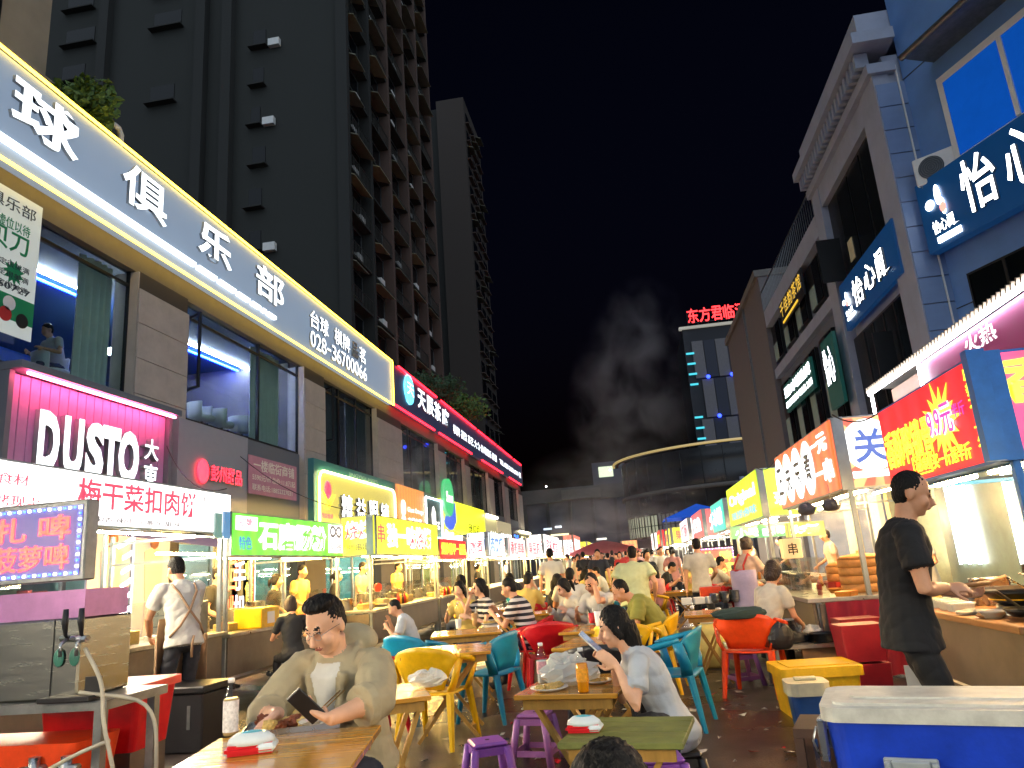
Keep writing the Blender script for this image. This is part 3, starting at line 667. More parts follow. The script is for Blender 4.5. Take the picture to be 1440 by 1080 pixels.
aw = MB(); aw.box(0, 9, -.75, .1, -.06, .0); aw.build('awning', STEELD, NW, (ua + .45, 0, za + .35)); MB().cyl((0, -.75, 0), (9, -.75, 0), .07).build('gutter', STEELD, NW, (ua + .45, 0, za + .3))
# lower windows of the wing
for k in range(3):
    o = bx('window', BLACKM, NW, .5 + k * 2.2, 2.3 + k * 2.2, .02, .09, 4.7, 6.6); bx('pane', GLASSD, o, .56 + k * 2.2, 2.24 + k * 2.2, .0, .02, 4.76, 6.54); bx('mullion', BLACKM, o, 1.37 + k * 2.2, 1.43 + k * 2.2, -.02, .0, 4.76, 6.54)
ul, zl1 = U(1302, 264); u_, zl0 = U(1336, 352)
s1 = thing('teahouse_sign', 'large blue sign with white teahouse characters above the purple fascia', 'sign', A + (0,), TH)
bx('board', BLUEB, s1, ul, 9, -.3, -.05, zl0, zl1); 
ua, zq = U(1330, 290); ub, zq2 = U(1440, 230)
S = Matrix.Translation((0, -.3, 0))
sp = link('lettering_panel', None, s1, (0, -.31, 0)) if False else None
h = zl1 - zl0; ua = U(1322, 300)[0]; sL = (U(1440, 200)[0] - ua) / 2.15
for aa, bb, cc, dd in ((.12, .62, .2, .12), (.42, .7, .13, .24), (.52, .52, .1, .2)): MB().ell((ua + sL * .8 * aa, -.33, zl0 + h * bb), sL * cc * .6, .02, h * dd * .6).build('emblem_stroke', LIT2, s1)
MB().ell((ua + sL * .42, -.345, zl0 + h * .5), sL * .08, .02, h * .07).build('emblem_dot', glow('#ff8070', 1.5, False), s1)
text(s1, '怡心阁', ua + .05, zl0 + h * .2, ua + sL * .7, zl0 + h * .38, -.31, LIT2, .02, .02); bx('emblem_bar', LIT2, s1, ua + .1, ua + sL * .7, -.33, -.305, zl0 + h * .07, zl0 + h * .15)
for k, ch in enumerate('怡心阁'): text(s1, ch, ua + sL * (.95 + k), zl0 + h * .2, ua + sL * (1.75 + k), zl0 + h * .9, -.31, LIT2, .02, .06, 'letter')
ac = thing('air_conditioner', 'white outdoor air conditioner unit on the wall beside the large blue sign', 'air conditioner', (A[0] + .15, A[1] - .45, U(1315, 262)[1]), R(-35))
bx('casing', WHITEP, ac, -.42, .42, -.18, .15, 0, .62, .02); MB().cyl((-.08, -.182, .31), (-.08, -.2, .31), .25, n=24).build('fan_grille', mat('fan_dark', '#3a424a', .5), ac)
g = MB()
for k in range(5): g.tube([(-.08 + .045 * (k + 1) * math.cos(R(t)), -.205, .31 + .045 * (k + 1) * math.sin(R(t))) for t in range(0, 361, 30)], .004, 4)
g.build('grille_rings', STEELD, ac); bx('bracket', STEELD, ac, -.35, .35, -.1, .2, -.05, -.003)
MB().tube([(.3, 0, .6), (.3, .05, 1.0), (.25, .1, 1.5), (.2, .15, 1.7)], .025, 8).build('pipe', WHITEP, ac)
# shop canopy with light edge and purple fascia
XCN = 4.75; ZC = CAMH + .573 * XCN
cn = thing('shop_canopy', 'shop canopy with white light edge and purple fascia behind the right stalls', 'canopy', (XCN, 0, 0), R(-90))
y0, y1 = -14.6, -2.0
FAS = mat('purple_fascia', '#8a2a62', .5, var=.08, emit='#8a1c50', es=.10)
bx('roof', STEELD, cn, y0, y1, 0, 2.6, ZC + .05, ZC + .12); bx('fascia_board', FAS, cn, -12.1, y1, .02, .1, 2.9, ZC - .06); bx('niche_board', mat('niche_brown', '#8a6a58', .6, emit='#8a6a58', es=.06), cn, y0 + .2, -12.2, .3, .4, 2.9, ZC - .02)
LE = glow('#f4f4ff', 14, True, name='canopy_led')
bx('led_edge', LE, cn, y0, y1, -.06, -.02, ZC - .05, ZC - .005); bx('led_post', LE, cn, -12.16, -12.1, -.04, .0, 3.0, ZC - .06); bx('led_post', LE, cn, y0 + .05, y0 + .1, -.04, .0, 3.2, ZC - .06)
rp = MB(); 
for k in range(int((y1 - y0) / .12)): rp.cbox((y0 + k * .12, -.03, ZC + .055), (.03, .1, .1), Matrix.Rotation(.5, 3, 'Y'))
rp.build('rope_trim', BEIGE, cn)
bx('shop_wall', mat('shop_side_wall', '#7d8f88', .35, var=.15), cn, -16, y1, .75, .9, 0, 2.9)
LV = glow('#f4fff8', 7, True, name='led_vertical')
for px in (1340, 1352, 1366, 1425, 1300): yy = onX(px, 740, 5.45)[0]; bx('led_strip', LV, cn, -yy, -yy + .03, .68, .72, .9, 2.5)
o = MB()
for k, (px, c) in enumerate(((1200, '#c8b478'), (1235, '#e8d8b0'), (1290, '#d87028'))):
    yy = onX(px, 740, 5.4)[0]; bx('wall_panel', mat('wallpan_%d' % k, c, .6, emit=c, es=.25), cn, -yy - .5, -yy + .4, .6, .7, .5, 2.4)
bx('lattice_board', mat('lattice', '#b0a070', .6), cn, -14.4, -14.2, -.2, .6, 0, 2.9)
text(cn, '火热', -10.6, 3.75, -9.7, 4.0, .015, glow('#fff', 1.5, False), .02)
text(cn, '球', -12.55, 3.45, -12.28, 3.8, .29, glow('#ffe020', 1.5, False), .03)
# small building with the gold sign, then the grey block
LBD = thing('low_building', 'low dark building with balcony rail and gold lettered sign beyond the corner block', 'building')
bx('wall', mat('dim_wall', '#626b7e', .7, var=.12), LBD, XR + .25, 16, YF, 31.6, 0, 11.2); bx('parapet', RSTONE, LBD, XR, XR + .3, YF + .02, 31.6, 10.6, 11.3)
for z in (8.3, 4.4): bx('band', RSTONE, LBD, XR + .05, XR + .3, YF + .02, 31.6, z, z + .4)
for k in range(4):
    y = YF + .9 + k * 2.2
    for z, h in ((5.0, 2.9), (8.9, 1.5)):
        o = bx('window', BLACKM, LBD, XR + .12, XR + .24, y, y + 1.6, z, z + h); bx('pane', WINDARK, o, XR + .09, XR + .118, y + .06, y + .76, z + .06, z + h - .06); bx('pane', mat('pale_blind', '#8aa09a', .6), o, XR + .09, XR + .118, y + .84, y + 1.54, z + .06, z + h * .5)
rl = MB()
for k in range(38): rl.box(XR - .02, XR, YF + k * .25, YF + k * .25 + .02, 11.3, 12.2)
rl.box(XR - .03, XR + .01, YF, 31.6, 12.15, 12.2); rl.build('railing', STEELD, LBD)
GOLD = glow('#d8a820', .9, False)
a, b = onX(1097, 425, XR)[0], onX(1130, 390, XR)[0]; z0, z1 = 9.9, 10.6
s_ = thing('gold_letter_board', 'dark roof sign with dull gold teahouse characters on the low building', 'sign', (XR - .06, a, 0), R(-90)); bx('board', mat('dark_board', '#20242c', .5), s_, 0, a - b, 0, .05, 9.6, 10.55); letters(s_, '千佳韵茶馆', .15, 9.9, a - b - .15, 10.45, -.005, GOLD, .01, .03); bx('underline', GOLD, s_, .3, (a - b) * .75, -.03, -.004, 9.68, 9.75)
a, b = onX(1102, 550, XR - .1)[0], onX(1141, 520, XR - .1)[0]; z1, z0 = onX(1104, 545, XR - .1)[1], onX(1107, 577, XR - .1)[1]
GB = mat('green_board', '#0e4a44', .5, emit='#0e4a44', es=.12)
s_ = thing('green_billiard_sign', 'dark green sign with two rows of white lettering on the low building', 'sign', (XR - .1, a, 0), R(-90)); bx('board', GB, s_, 0, a - b, 0, .1, z0 - .1, z1 + .1)
text(s_, '致远24小时自助台球', .15, (z0 + z1) / 2, a - b - .15, z1, -.005, LIT2, .03); text(s_, 'BILLIARDS CLUB 24H', .15, z0 + .05, a - b - .15, (z0 + z1) / 2 - .15, -.005, LIT2, .01)
a = onX(1157, 500, XR - .3)[0]; z1 = onX(1157, 485, XR - .3)[1]
s_ = thing('blade_sign', 'small teal sign with white characters at the end of the corner block', 'sign', (XR - .3, a, 0), R(-90)); bx('board', GB, s_, -.1, 1.3, 0, .1, z1 - 2.0, z1 + .1); letters(s_, '怡心', .1, z1 - 1.3, 1.1, z1 - .2, -.005, LIT2, .03, .04)
GK = thing('grey_block', 'blank grey tower block closing the right row of buildings', 'building')
bx('wall', mat('grey_blank', '#6a6668', .8, var=.1), GK, XR, 16, 31.7, 42.5, 0, 13.0); bx('cap', CONC, GK, XR - .15, 16, 31.65, 42.6, 13.0, 13.3); bx('downpipe', STEELD, GK, XR - .1, XR, 36, 36.1, 0, 13)

# ------------------------------------------------------------ far end of the street
CY = thing('round_building', 'round grey mall building with glowing roof edge and lit windows at the street end', 'building', (11.3, 84, 0))
def arc(r, z0, z1, m, name, a0=175, a1=300, par=None, dr=.4, st=3):
    P = [[(r * math.cos(R(a)), r * math.sin(R(a)), z) for z in (z0, z1)] for a in np.arange(a0, a1 + .1, st)]
    return MB().shell(P, -dr, True).build(name, m, par or CY)
DG = mat('mall_glass_dark', '#2c2f34', .3, var=.15, scale=.5)
arc(12, 0, 3.2, mat('mall_base', '#4a4446', .7), 'wall'); arc(11.9, 5.6, 11.4, DG, 'upper_wall'); arc(12.15, 7.4, 7.8, CONC, 'band'); arc(12.6, 11.5, 11.75, CONC, 'roof_edge')
MB().tube([(12.75 * math.cos(R(a)), 12.75 * math.sin(R(a)), 11.62) for a in range(175, 301, 3)], .13, 6).build('led_rim', glow('#e8c878', .35, True), CY)
arc(11.6, 3.2, 5.6, mat('mall_room', '#5a544a', .8), 'recess')
WINL = glow('#d8dcb8', .3, False); WIND = glow('#8a8a7a', .12, False)
q = random.Random(4)
for k, a in enumerate(range(196, 296, 5)):
    c, s = math.cos(R(a)), math.sin(R(a))
    o = MB().cbox((0, 0, 4.4), (.06, .9, 2.0)).build('window', WINL if q.random() < .45 else WIND, CY, (12.03 * c, 12.03 * s, 0), R(a))
    g = MB()
    for y in (-.5, -.05, .45): g.box(.03, .09, y, y + .06, 3.4, 5.4)
    g.box(.03, .09, -.5, .5, 4.35, 4.42); g.build('frame', BLACKM, o)
    arc(12.0, 3.2, 5.6, STONE, 'pier', a - 2.6, a - 1.6, st=.5) if k % 2 == 0 else None
for a in range(190, 300, 10): bx('panel_joint', BLACKM, CY, 12.0 * math.cos(R(a)) - .03, 12.0 * math.cos(R(a)) + .03, 12.0 * math.sin(R(a)) - .06, 12.0 * math.sin(R(a)), 5.8, 11.3)
p = MB().cyl((-.9, -13.4, 0), (-.9, -13.4, 8.0), .22).build('drain_column', RSTONE, CY)
FL = thing('far_mall', 'long dark low mall building at the far left end of the street', 'building')
FM = mat('far_wall', '#5a5a64', .8, var=.15, scale=.3)
bx('wall', FM, FL, -30, 1.5, 92, 110, 0, 10.2); bx('parapet', mat('far_parapet', '#5a5652', .8), FL, -30, 1.5, 91.6, 92, 8.8, 10.5); bx('panel', mat('far_panel', '#716a62', .8), FL, -8.3, -3.5, 91.3, 91.6, 9.0, 10.2)
for k in range(7): bx('pier', mat('far_pier', '#413f40', .8), FL, -16 + k * 2.8, -15.6 + k * 2.8, 91.5, 92, 0, 8.8)
for k, (px, py, w_, c) in enumerate(((785, 741, .8, '#e8f4ff'), (787, 752, 2.2, '#f0e0a0'), (752, 757, .5, '#d0e8ff'), (846, 758, 1.2, '#d8d0c0'), (770, 744, 1.0, '#a0b0c0'))):
    x, z = onY(px, py, 91.2); bx('lit_sign', glow(c, 1.6, False), FL, x - w_ / 2, x + w_ / 2, 91.2, 91.45, z - .1, z + .12)
x, z = onY(855, 668, 110)
bx('roof_room', FM, FL, x - 2, x + 2.5, 104, 112, 10, z + 1.2); bx('lit_window', glow('#e0f0c8', .8, False), FL, x - 1.1, x + .9, 103.9, 104.0, z - .9, z + .55)
for px, py in ((768, 684), (858, 661)): x, z = onY(px, py, 92); MB().ell((x, 92, z), .1, .1, .1).build('lamp', glow('#fff', 6, False), FL)
HT = thing('hotel_tower', 'far hotel tower with dark and pale vertical panels and blue dot lights', 'building', (0, 120, 0))
x0, zt = onY(967, 462, 120); x1 = x0 + 22
bx('wall', mat('hotel_dark', '#1c1e28', .6), HT, x0 - .9, x1, .5, 16, 0, zt); bx('roof_edge', mat('hotel_edge', '#b0aca0', .6, emit='#b0aca0', es=.25), HT, x0 - 1.4, x1, 0, 1, zt, zt + .4)
HP = mat('hotel_pale', '#5e5c60', .6, emit='#5e5c60', es=.05); HD = mat('hotel_navy', '#1a1f34', .5)
for r_ in range(5):
    z = zt - 2 - (r_ + 1) * 6.6
    for k in range(6):
        xx = x0 + .3 + k * 1.9 + (r_ % 2) * .9
        bx('panel', HP if k % 2 == 0 else HD, HT, xx, xx + 1.8, .1 + .05 * (k % 2), .5, z, z + 6.3)
        if k % 2 == 1: MB().ell((xx, -.2, z + .0), .32, .2, .32).build('blue_lamp', glow('#2038ff', 3, False), HT)
for r_ in range(9):
    if r_ == 4: continue
    z = zt - 4.5 - r_ * 1.75 - (r_ > 4) * 2; bx('cyan_window', glow('#20a8b8', 1.1, False), HT, x0 - .8, x0 + .5, -.1, .05, z, z + .3)
xa, za = onY(967, 452, 119.5); xb, zb = onY(1066, 432, 119.5)
HS = thing('hotel_roof_sign', 'red glowing hotel characters on the roof of the far tower', 'sign', (0, 119.3, 0))
letters(HS, '东方君临酒店', xa, zt + .6, xb, zt + 3.1, 0, glow('#ff1818', 2.6, False, name='hotel_red'), .03, .15, .06)
fr = MB()
for k in range(8): fr.box(xa + k * (xb - xa) / 7 - .05, xa + k * (xb - xa) / 7 + .05, .2, .3, zt + .3, zt + 3)
fr.box(xa, xb, .2, .3, zt + .7, zt + .8).build('sign_frame', BLACKM, HS)
# ------------------------------------------------------------ market stalls
POST = mat('stall_steel', '#9aa0a0', .35, metal=.8, var=.15)
CTOP = mat('counter_steel', '#a8a49c', .3, metal=.85, var=.25, scale=4)
CFRONT = mat('counter_front', '#6c6256', .5, metal=.4, var=.25, scale=3)
WOODC = mat('counter_wood', '#9a6a3c', .5, var=.25, scale=4, stretch=(1, 8, 8))
CANOPY = mat('canopy_cloth', '#8a8496', .8, var=.1)
PLEX = glassmat('plexiglass', (.93, .95, .93), .06, .04)
TUBE_W = glow('#ffecc8', 150, True, name='stall_tube_warm'); TUBE_Y = glow('#ffcc6a', 190, True, name='stall_tube_yellow'); TUBE_C = glow('#f4f8ff', 200, True, name='stall_tube_white')
STALLS = {}
def lightbox(parent, x0, x1, z0, z1, y, face, d=.14, frame=POST, name='sign_box'):
    o = bx(name, frame, parent, x0 - .02, x1 + .02, y + .012, y + d, z0 - .02, z1 + .02)
    bx('light_panel', face, o, x0, x1, y, y + .01, z0, z1); return o
def stall(name, label, side, x, y0, y1, zb, zt, face, texts, tube=TUBE_W, depth=1.7, end=None, ctop=.86, counter=True, posts=POST, roof=CANOPY, cfront=CFRONT, endw=1.0, front_off=0., plex=True, ctopm=None):
    L = y1 - y0
    t = thing(name, label, 'stall', (x, y0 if side > 0 else y1, 0), R(90) if side > 0 else R(-90))
    S = lambda u: u if side > 0 else u
    sb = lightbox(t, 0, L, zb, zt, 0, face, frame=posts)
    for (s_, a, b, c, d, col, bold) in texts:
        g = col if not isinstance(col, str) else glow(col, 1.0, False)
        text(sb, s_, a * L, zb + b * (zt - zb), c * L, zb + d * (zt - zb), -.002, g, bold, .006)
    e = 0 if side > 0 else L            # the end that faces the camera
    if end:
        face2, tx = end; W = endw
        eo = link('end_sign', None, t, (e, 0 if side < 0 else W, 0), R(-90) if side > 0 else R(90))
        # local frame of the end sign: x from street edge inwards / front -y faces camera
        eo.location = (e - .0, (0 if side < 0 else W), 0)
        eb = lightbox(eo, .02, W, zb, zt, .0, face2, .1, frame=posts)
        for (s_, a, b, c, d, col, bold) in tx:
            g = col if not isinstance(col, str) else glow(col, 1.0, False)
            text(eb, s_, .02 + a * W, zb + b * (zt - zb), .02 + c * W, zb + d * (zt - zb), -.002, g, bold, .006)
    for u in (.03, L - .03):
        for v in (.1, depth): MB().box(u - .025, u + .025, v - .025, v + .025, 0, zb + (.35 if v > 1 else .05)).build('post', posts, t, bevel=.005)
    MB().add([(-.05, .16, zb + .1), (L + .05, .16, zb + .1), (L + .05, depth + .1, zb + .4), (-.05, depth + .1, zb + .4)], [(0, 1, 2, 3)]).build('roof_sheet', roof, t)
    MB().box(0, L, .14, .18, zb - .03, zb + .0).box(0, .04, .18, depth, zb - .03, zb).box(L - .04, L, .18, depth, zb - .03, zb).build('roof_frame', posts, t)
    for k, u in enumerate(np.linspace(0, L, max(2, int(L / 1.7)) + 1)[:-1]):
        du = L / max(2, int(L / 1.7)); MB().cyl((u + du * .12, .32, zb - .02), (u + du * .88, .32, zb - .02), .018, n=8).build('lamp_tube', tube, t)
        MB().cyl((u + du * .12, depth - .5, zb + .1), (u + du * .88, depth - .5, zb + .1), .018, n=8).build('lamp_tube', tube, t)
    if counter:
        c0 = -front_off
        bx('counter_top', ctopm or CTOP, t, -.02, L + .02, c0, depth - .6, ctop - .045, ctop, .006)
        bx('counter_front', cfront, t, .03, L - .03, c0 + .06, c0 + .09, .35, ctop - .05)
        bx('shelf', CFRONT, t, .03, L - .03, c0 + .1, depth - .65, .28, .31)
        for u in (.05, L - .05): bx('counter_leg', posts, t, u - .025, u + .025, c0 + .1, c0 + .15, 0, ctop - .05), bx('counter_leg', posts, t, u - .025, u + .025, depth - .7, depth - .65, 0, ctop - .05)
        bx('counter_end', cfront, t, e + (.0 if side < 0 else -.0) - .015, e + .015, c0 + .12, depth - .7, .33, ctop - .06)
        if plex: bx('splash_screen', PLEX, t, .05, L - .05, c0 + .25, c0 + .256, ctop + .005, ctop + .42)
    STALLS[name] = (t, L, zb, ctop)
    return t
TUBE_R = glow('#ffd08a', 100, True, name='stall_tube_amber')
W_ = glow('#fff6f4', 1.5, True, '#ffffff'); GRN = glow('#5ae008', 1.15, True); YEL = glow('#f0e410', 1.15, True); REDP = glow('#f01c28', 1.0, True, '#c02020'); LIME = glow('#c8f000', 1.15, True); ORG = glow('#f0602a', 1.0, True); CYA = glow('#20c8a8', 1.0, True); PNK = glow('#f02868', .95, True)
tr, tw, ty, tb, tg = glow('#e01848', .9, False), glow('#ffffff', 2.2, False), glow('#fff020', 1.6, False), glow('#1060b8', .9, False), glow('#30303a', .15, False)
A_ = stall('pancake_stall', 'pancake stall with a white lit sign and red brush characters at the left', 1, -5.0, 4.3, 8.7, CAMH + .135 * 5, CAMH + .229 * 5, W_,
  [('梅干菜扣肉饼', .40, .30, .83, .90, tr, .03), ('新鲜食材', .12, .60, .27, .80, tr, .0), ('现烤现卖', .16, .22, .30, .42, tr, .0), ('味/香 辣/小 红/番 茄/甜 辣', .45, .06, .76, .17, tg, .0), ('日一号', .865, .75, .885, .86, tg, .0)], TUBE_W, 1.7, ctop=.9, posts=POST)
bx('code_card', glow('#2f8ac0', .5, False), A_, 4.22, 4.36, -.03, -.005, 2.0, 2.33); bx('code_card', glow('#5aa090', .4, False), A_, 4.02, 4.17, -.03, -.005, 2.0, 2.3)
B_ = stall('rice_roll_stall', 'rice roll stall with a bright green sign and white glowing characters', 1, -5.0, 8.78, 12.4, CAMH + .082 * 5, CAMH + .186 * 5, GRN,
  [('石磨肠粉', .18, .12, .80, .88, tw, .06), ('招牌', .04, .68, .13, .9, glow('#d83060', .8, False), .02), ('特色', .04, .12, .13, .45, tb, .02)], TUBE_Y, 1.7)
bx('white_patch', W_, B_, 3.0, 3.6, -.004, -.001, CAMH + .09 * 5, CAMH + .182 * 5); text(B_, '∞', 3.05, 2.1, 3.55, 2.3, -.006, tg, .0); text(B_, '早餐', 3.05, 1.87, 3.55, 2.02, -.006, tg, .0)
bx('white_disc', W_, B_, .06, .62, -.0035, -.001, 2.12, 2.3)
C_ = stall('barbecue_stall', 'barbecue stall with yellow signs and red white characters on two sides', 1, -4.5, 12.6, 16.9, CAMH + .09 * 4.5, CAMH + .237 * 4.5, YEL,
  [('独一味烧烤', .16, .16, .86, .85, tw, .07), ('独一味烧烤', .16, .16, .86, .85, tr, .02), ('串', .04, .3, .13, .8, tr, .02)], TUBE_Y, 1.7,
  end=(YEL, [('烧烤', .1, .42, .9, .9, tw, .06), ('烧烤', .1, .42, .9, .9, tr, .02), ('撸串串', .2, .1, .8, .3, tg, .0)]), endw=.62)
D_ = stall('clam_pot_stall', 'seafood pot stall with a low red sign and yellow characters', 1, -4.5, 17.1, 19.8, 1.72, 2.16, REDP, [('爆炒花甲一品锅', .04, .2, .96, .85, ty, .03)], TUBE_Y, 1.7)
for k, (nm, lb, x, y0, y1, zb, zt, f_, tx, tc) in enumerate((
  ('soup_stall', 'stall with a white sign and one pink character beside the red sign', -4.5, 20.1, 22.3, 1.75, 2.35, W_, '水煮', tr), ('bun_stall', 'stall with a pale blue white sign and dark characters', -4.4, 22.6, 25.2, 1.8, 2.5, glow('#e8fcff', 1.3), '肉夹馍', tb),
  ('skewer_stall', 'stall with a pink edged white sign and red characters', -4.3, 25.6, 29.5, 1.75, 2.4, glow('#ffd8d0', 1.3), '香辣串串', tr), ('tofu_stall', 'stall with a red bordered white sign further along the left row', -4.3, 30, 34.5, 1.75, 2.5, glow('#ffeee8', 1.4), '臭豆腐', tr),
  ('squid_stall', 'white lit stall with red squid characters in the far left row', -4.2, 35.2, 42, 1.8, 2.8, W_, '铁板鱿鱼', tr), ('noodle_stall', 'farthest white lit stall of the left row', -4.0, 43, 49, 1.8, 2.7, W_, '凉面', tr),
  ('fruit_stall', 'red and white stall at the end of the left row', -4.0, 50, 56, 1.8, 3.2, glow('#ff6a50', 1.1), '鲜果', tw))):
    stall(nm, lb, 1, x, y0, y1, zb, zt, f_, [(tx, .1, .15, .9, .85, tc, .03)], TUBE_W if k % 2 else TUBE_Y, 1.7, plex=False, end=(f_, [(tx[0], .2, .2, .8, .8, tc, .03)]), endw=.7)
# right row
R0 = stall('duck_neck_stall', 'duck neck stall with big red sign, yellow characters and blue corner post', -1, 2.3, 5.0, 7.0, 1.84, 2.51, REDP,
  [('香酥鸭锁骨', .02, .22, .54, .70, ty, .04), ('买一斤送半斤', .50, .07, .83, .24, ty, .02), ('麻', .89, .82, .97, .95, ty, .03), ('辣', .89, .66, .97, .79, ty, .03), ('不', .89, .5, .97, .63, ty, .03), ('上', .89, .34, .97, .47, ty, .03), ('火', .89, .15, .97, .28, ty, .03)],
  TUBE_R, 1.9, ctop=.84, end=(PNK, [('香', .04, .5, .24, .95, ty, .05), ('酥', .30, .5, .5, .95, ty, .05), ('鸭', .56, .5, .76, .95, ty, .05), ('优惠', .1, .1, .4, .4, tw, .03)]), endw=1.9, posts=mat('blue_post', '#2f7ac8', .35, metal=.2), roof=mat('cream_sheet', '#d8b890', .8), front_off=.12, plex=False, ctopm=WOODC)
L0 = 2.0
P = []
for k in range(28): rr = (.42 if k % 4 == 0 else .34) if k % 2 == 0 else .2; P.append((1.30 + rr * .8 * math.cos(k * math.pi / 14), 2.2 + rr * .75 * math.sin(k * math.pi / 14)))
MB().prism(P, -.006, -.002).build('starburst', glow('#ffd820', 1.2, False), R0)
text(R0, '9.9元', 1.06, 2.1, 1.50, 2.32, -.008, tw, .08); text(R0, '9.9元', 1.06, 2.1, 1.50, 2.32, -.014, glow('#c010a0', .9, False), .025); text(R0, '半斤', 1.52, 2.18, 1.72, 2.28, -.012, glow('#c010a0', .9, False), .01)
MB().tube([(x, -.01, z) for x, z in ((.62, 1.88), (.98, 1.88), (.98, 2.02), (.62, 2.02), (.62, 1.88))], .006, 4).build('text_frame', ty, R0); text(R0, '秘制', .66, 1.9, .94, 2.0, -.006, ty, .02)
bx('corner_post', mat('blue_post'), R0, L0 + .021, L0 + .1, -.1, .01, 1.82, 2.53); 
R1 = stall('oden_stall', 'oden stall with orange ray pattern signs and large white discs', -1, 2.3, 8.6, 12.0, CAMH + .25 * 2.3, CAMH + .586 * 2.3, ORG,
  [('一元', .66, .62, .92, .9, tw, .04), ('一串', .68, .15, .95, .5, tw, .04)], TUBE_R, 1.8, ctop=.84, end=(glow('#f8a860', 1.0, True), []), endw=.9, front_off=.55, plex=True)
zb, zt = CAMH + .25 * 2.3, CAMH + .586 * 2.3; zc = (zb + zt) / 2
for k, ch in enumerate('正关东煮'):
    cx = .2 + k * .62; o = MB().lathe([(.01, 0), (.3, 0), (.3, .004), (.01, .004)], n=28).build('white_disc', tw, R1, (cx + .02, -.003, zc), (R(90), 0, 0)); o.scale = (1, 1.15, 1)
    text(R1, ch, cx - .15, zc - .2, cx + .2, zc + .2, -.01, glow('#18202c', .1, False), .04)
ER = [o for o in R1.children if o.name.startswith('end_sign')][0]
rays = MB()
for k in range(12):
    a0, a1 = R(k * 30), R(k * 30 + 15); 
    pts = []
    for a in (a0, a1):
        c, s = math.cos(a), math.sin(a); q = min(.43 / max(abs(c), 1e-6), .38 / max(abs(s), 1e-6)); pts.append((.46 + c * q, -.003, zc + s * q))
    rays.add([(.46, -.003, zc)] + pts, [(0, 1, 2)])
rays.build('ray', glow('#e84820', .9, False), ER)
MB().cyl((.38, -.004, zc + .07), (.38, -.008, zc + .07), .29, n=32).build('white_disc', tw, ER); text(ER, '关', .2, zc - .13, .56, zc + .25, -.012, glow('#0858c0', .7, False), .05); bx('white_bar', tw, ER, .15, .65, -.009, -.004, zb + .1, zb + .17)
G_ = stall('lime_stall', 'stall with lime yellow lit sign boxes beyond the oden stall', -1, 2.3, 13.9, 18.4, CAMH + .245 * 2.3, CAMH + .608 * 2.3, LIME,
  [('Original', .08, .42, .92, .78, tw, .02), ('现捞卤味', .1, .12, .9, .32, glow('#50b8d0', .9, False), .02)], TUBE_R, 1.8, end=(LIME, [('现卤', .25, .2, .75, .5, tw, .03), ('鲜', .35, .58, .65, .88, glow('#3a9a20', .7, False), .02)]), endw=.95, front_off=.5)
for k, (nm, lb, x, y0, y1, zb, zt, f_, tx, tc) in enumerate((
  ('teal_stall', 'stall with a small teal lit sign past the lime stall', 2.3, 19.5, 22.5, 1.95, 2.7, CYA, '冰粉', tw), ('grill_stall', 'stall with a red white sign on the right row', 2.1, 23.5, 27.5, 1.9, 2.7, glow('#f84848', 1.1), '烤鱼', tw),
  ('sausage_stall', 'stall with white and red lit sign deeper in the right row', 2.0, 28.5, 33, 1.9, 2.7, glow('#ffe0d8', 1.3), '烤肠', tr), ('juice_stall', 'stall with a yellow lit sign at the far right row', 1.6, 34.5, 40, 1.9, 2.6, YEL, '果汁', tr), ('bread_stall', 'farthest red lit stall of the right row', 1.4, 42, 48, 1.9, 2.8, REDP, '饼', ty))):
    stall(nm, lb, -1, x, y0, y1, zb, zt, f_, [(tx, .12, .2, .88, .8, tc, .03)], TUBE_W, 1.8, plex=False, end=(f_, [(tx[0], .25, .2, .75, .8, tc, .03)]), endw=.8)
# stalls that go on beside and behind the photographer
stall('dumpling_stall', 'white lit dumpling stall going on behind the photographer on the left', 1, -4.6, -2.6, 1.6, 2.1, 2.55, W_, [('水饺', .3, .2, .7, .8, tr, .03)], TUBE_W, 1.7, plex=False)
stall('drinks_stall', 'yellow lit drinks stall going on behind the photographer on the right', -1, 2.9, -4.2, .4, 2.0, 2.6, YEL, [('饮品', .3, .2, .7, .8, tr, .03)], TUBE_W, 1.7, plex=False)

for k, (x, y0, y1, sd, f_, lb) in enumerate(((-3.6, 58, 63, 1, YEL, 'yellow lit stall beyond the left row at the street end'), (-3.2, 65, 71, 1, W_, 'white lit stall beyond the left row at the street end'), (1.2, 50, 55, -1, W_, 'white lit stall beyond the right row at the street end'), (1.6, 57, 62, -1, PNK, 'pink lit stall beyond the right row at the street end'), (-1.2, 66, 70, -1, glow('#ff9a50', 1.2), 'orange lit stall closing the street end'))):
    stall('end_stall', lb, sd, x, y0, y1, 1.8, 2.9, f_, [('小吃', .2, .2, .8, .8, tr if k != 3 else tw, .03)], TUBE_W, 1.8, plex=False, end=(f_, [('吃', .2, .2, .8, .8, tr if k != 3 else tw, .03)]), endw=1.4)
def cable(label, a, b, sag):
    a, b = Vector(a), Vector(b); P = [a.lerp(b, t / 12) - Vector((0, 0, sag * 4 * (t / 12) * (1 - t / 12))) for t in range(13)]
    tag(MB().tube(P, .008, 5).build('cable', PLK_), label, 'cable', 'cables strung along the stalls')
PLK_ = mat('cable_black', '#141416', .6, var=0)
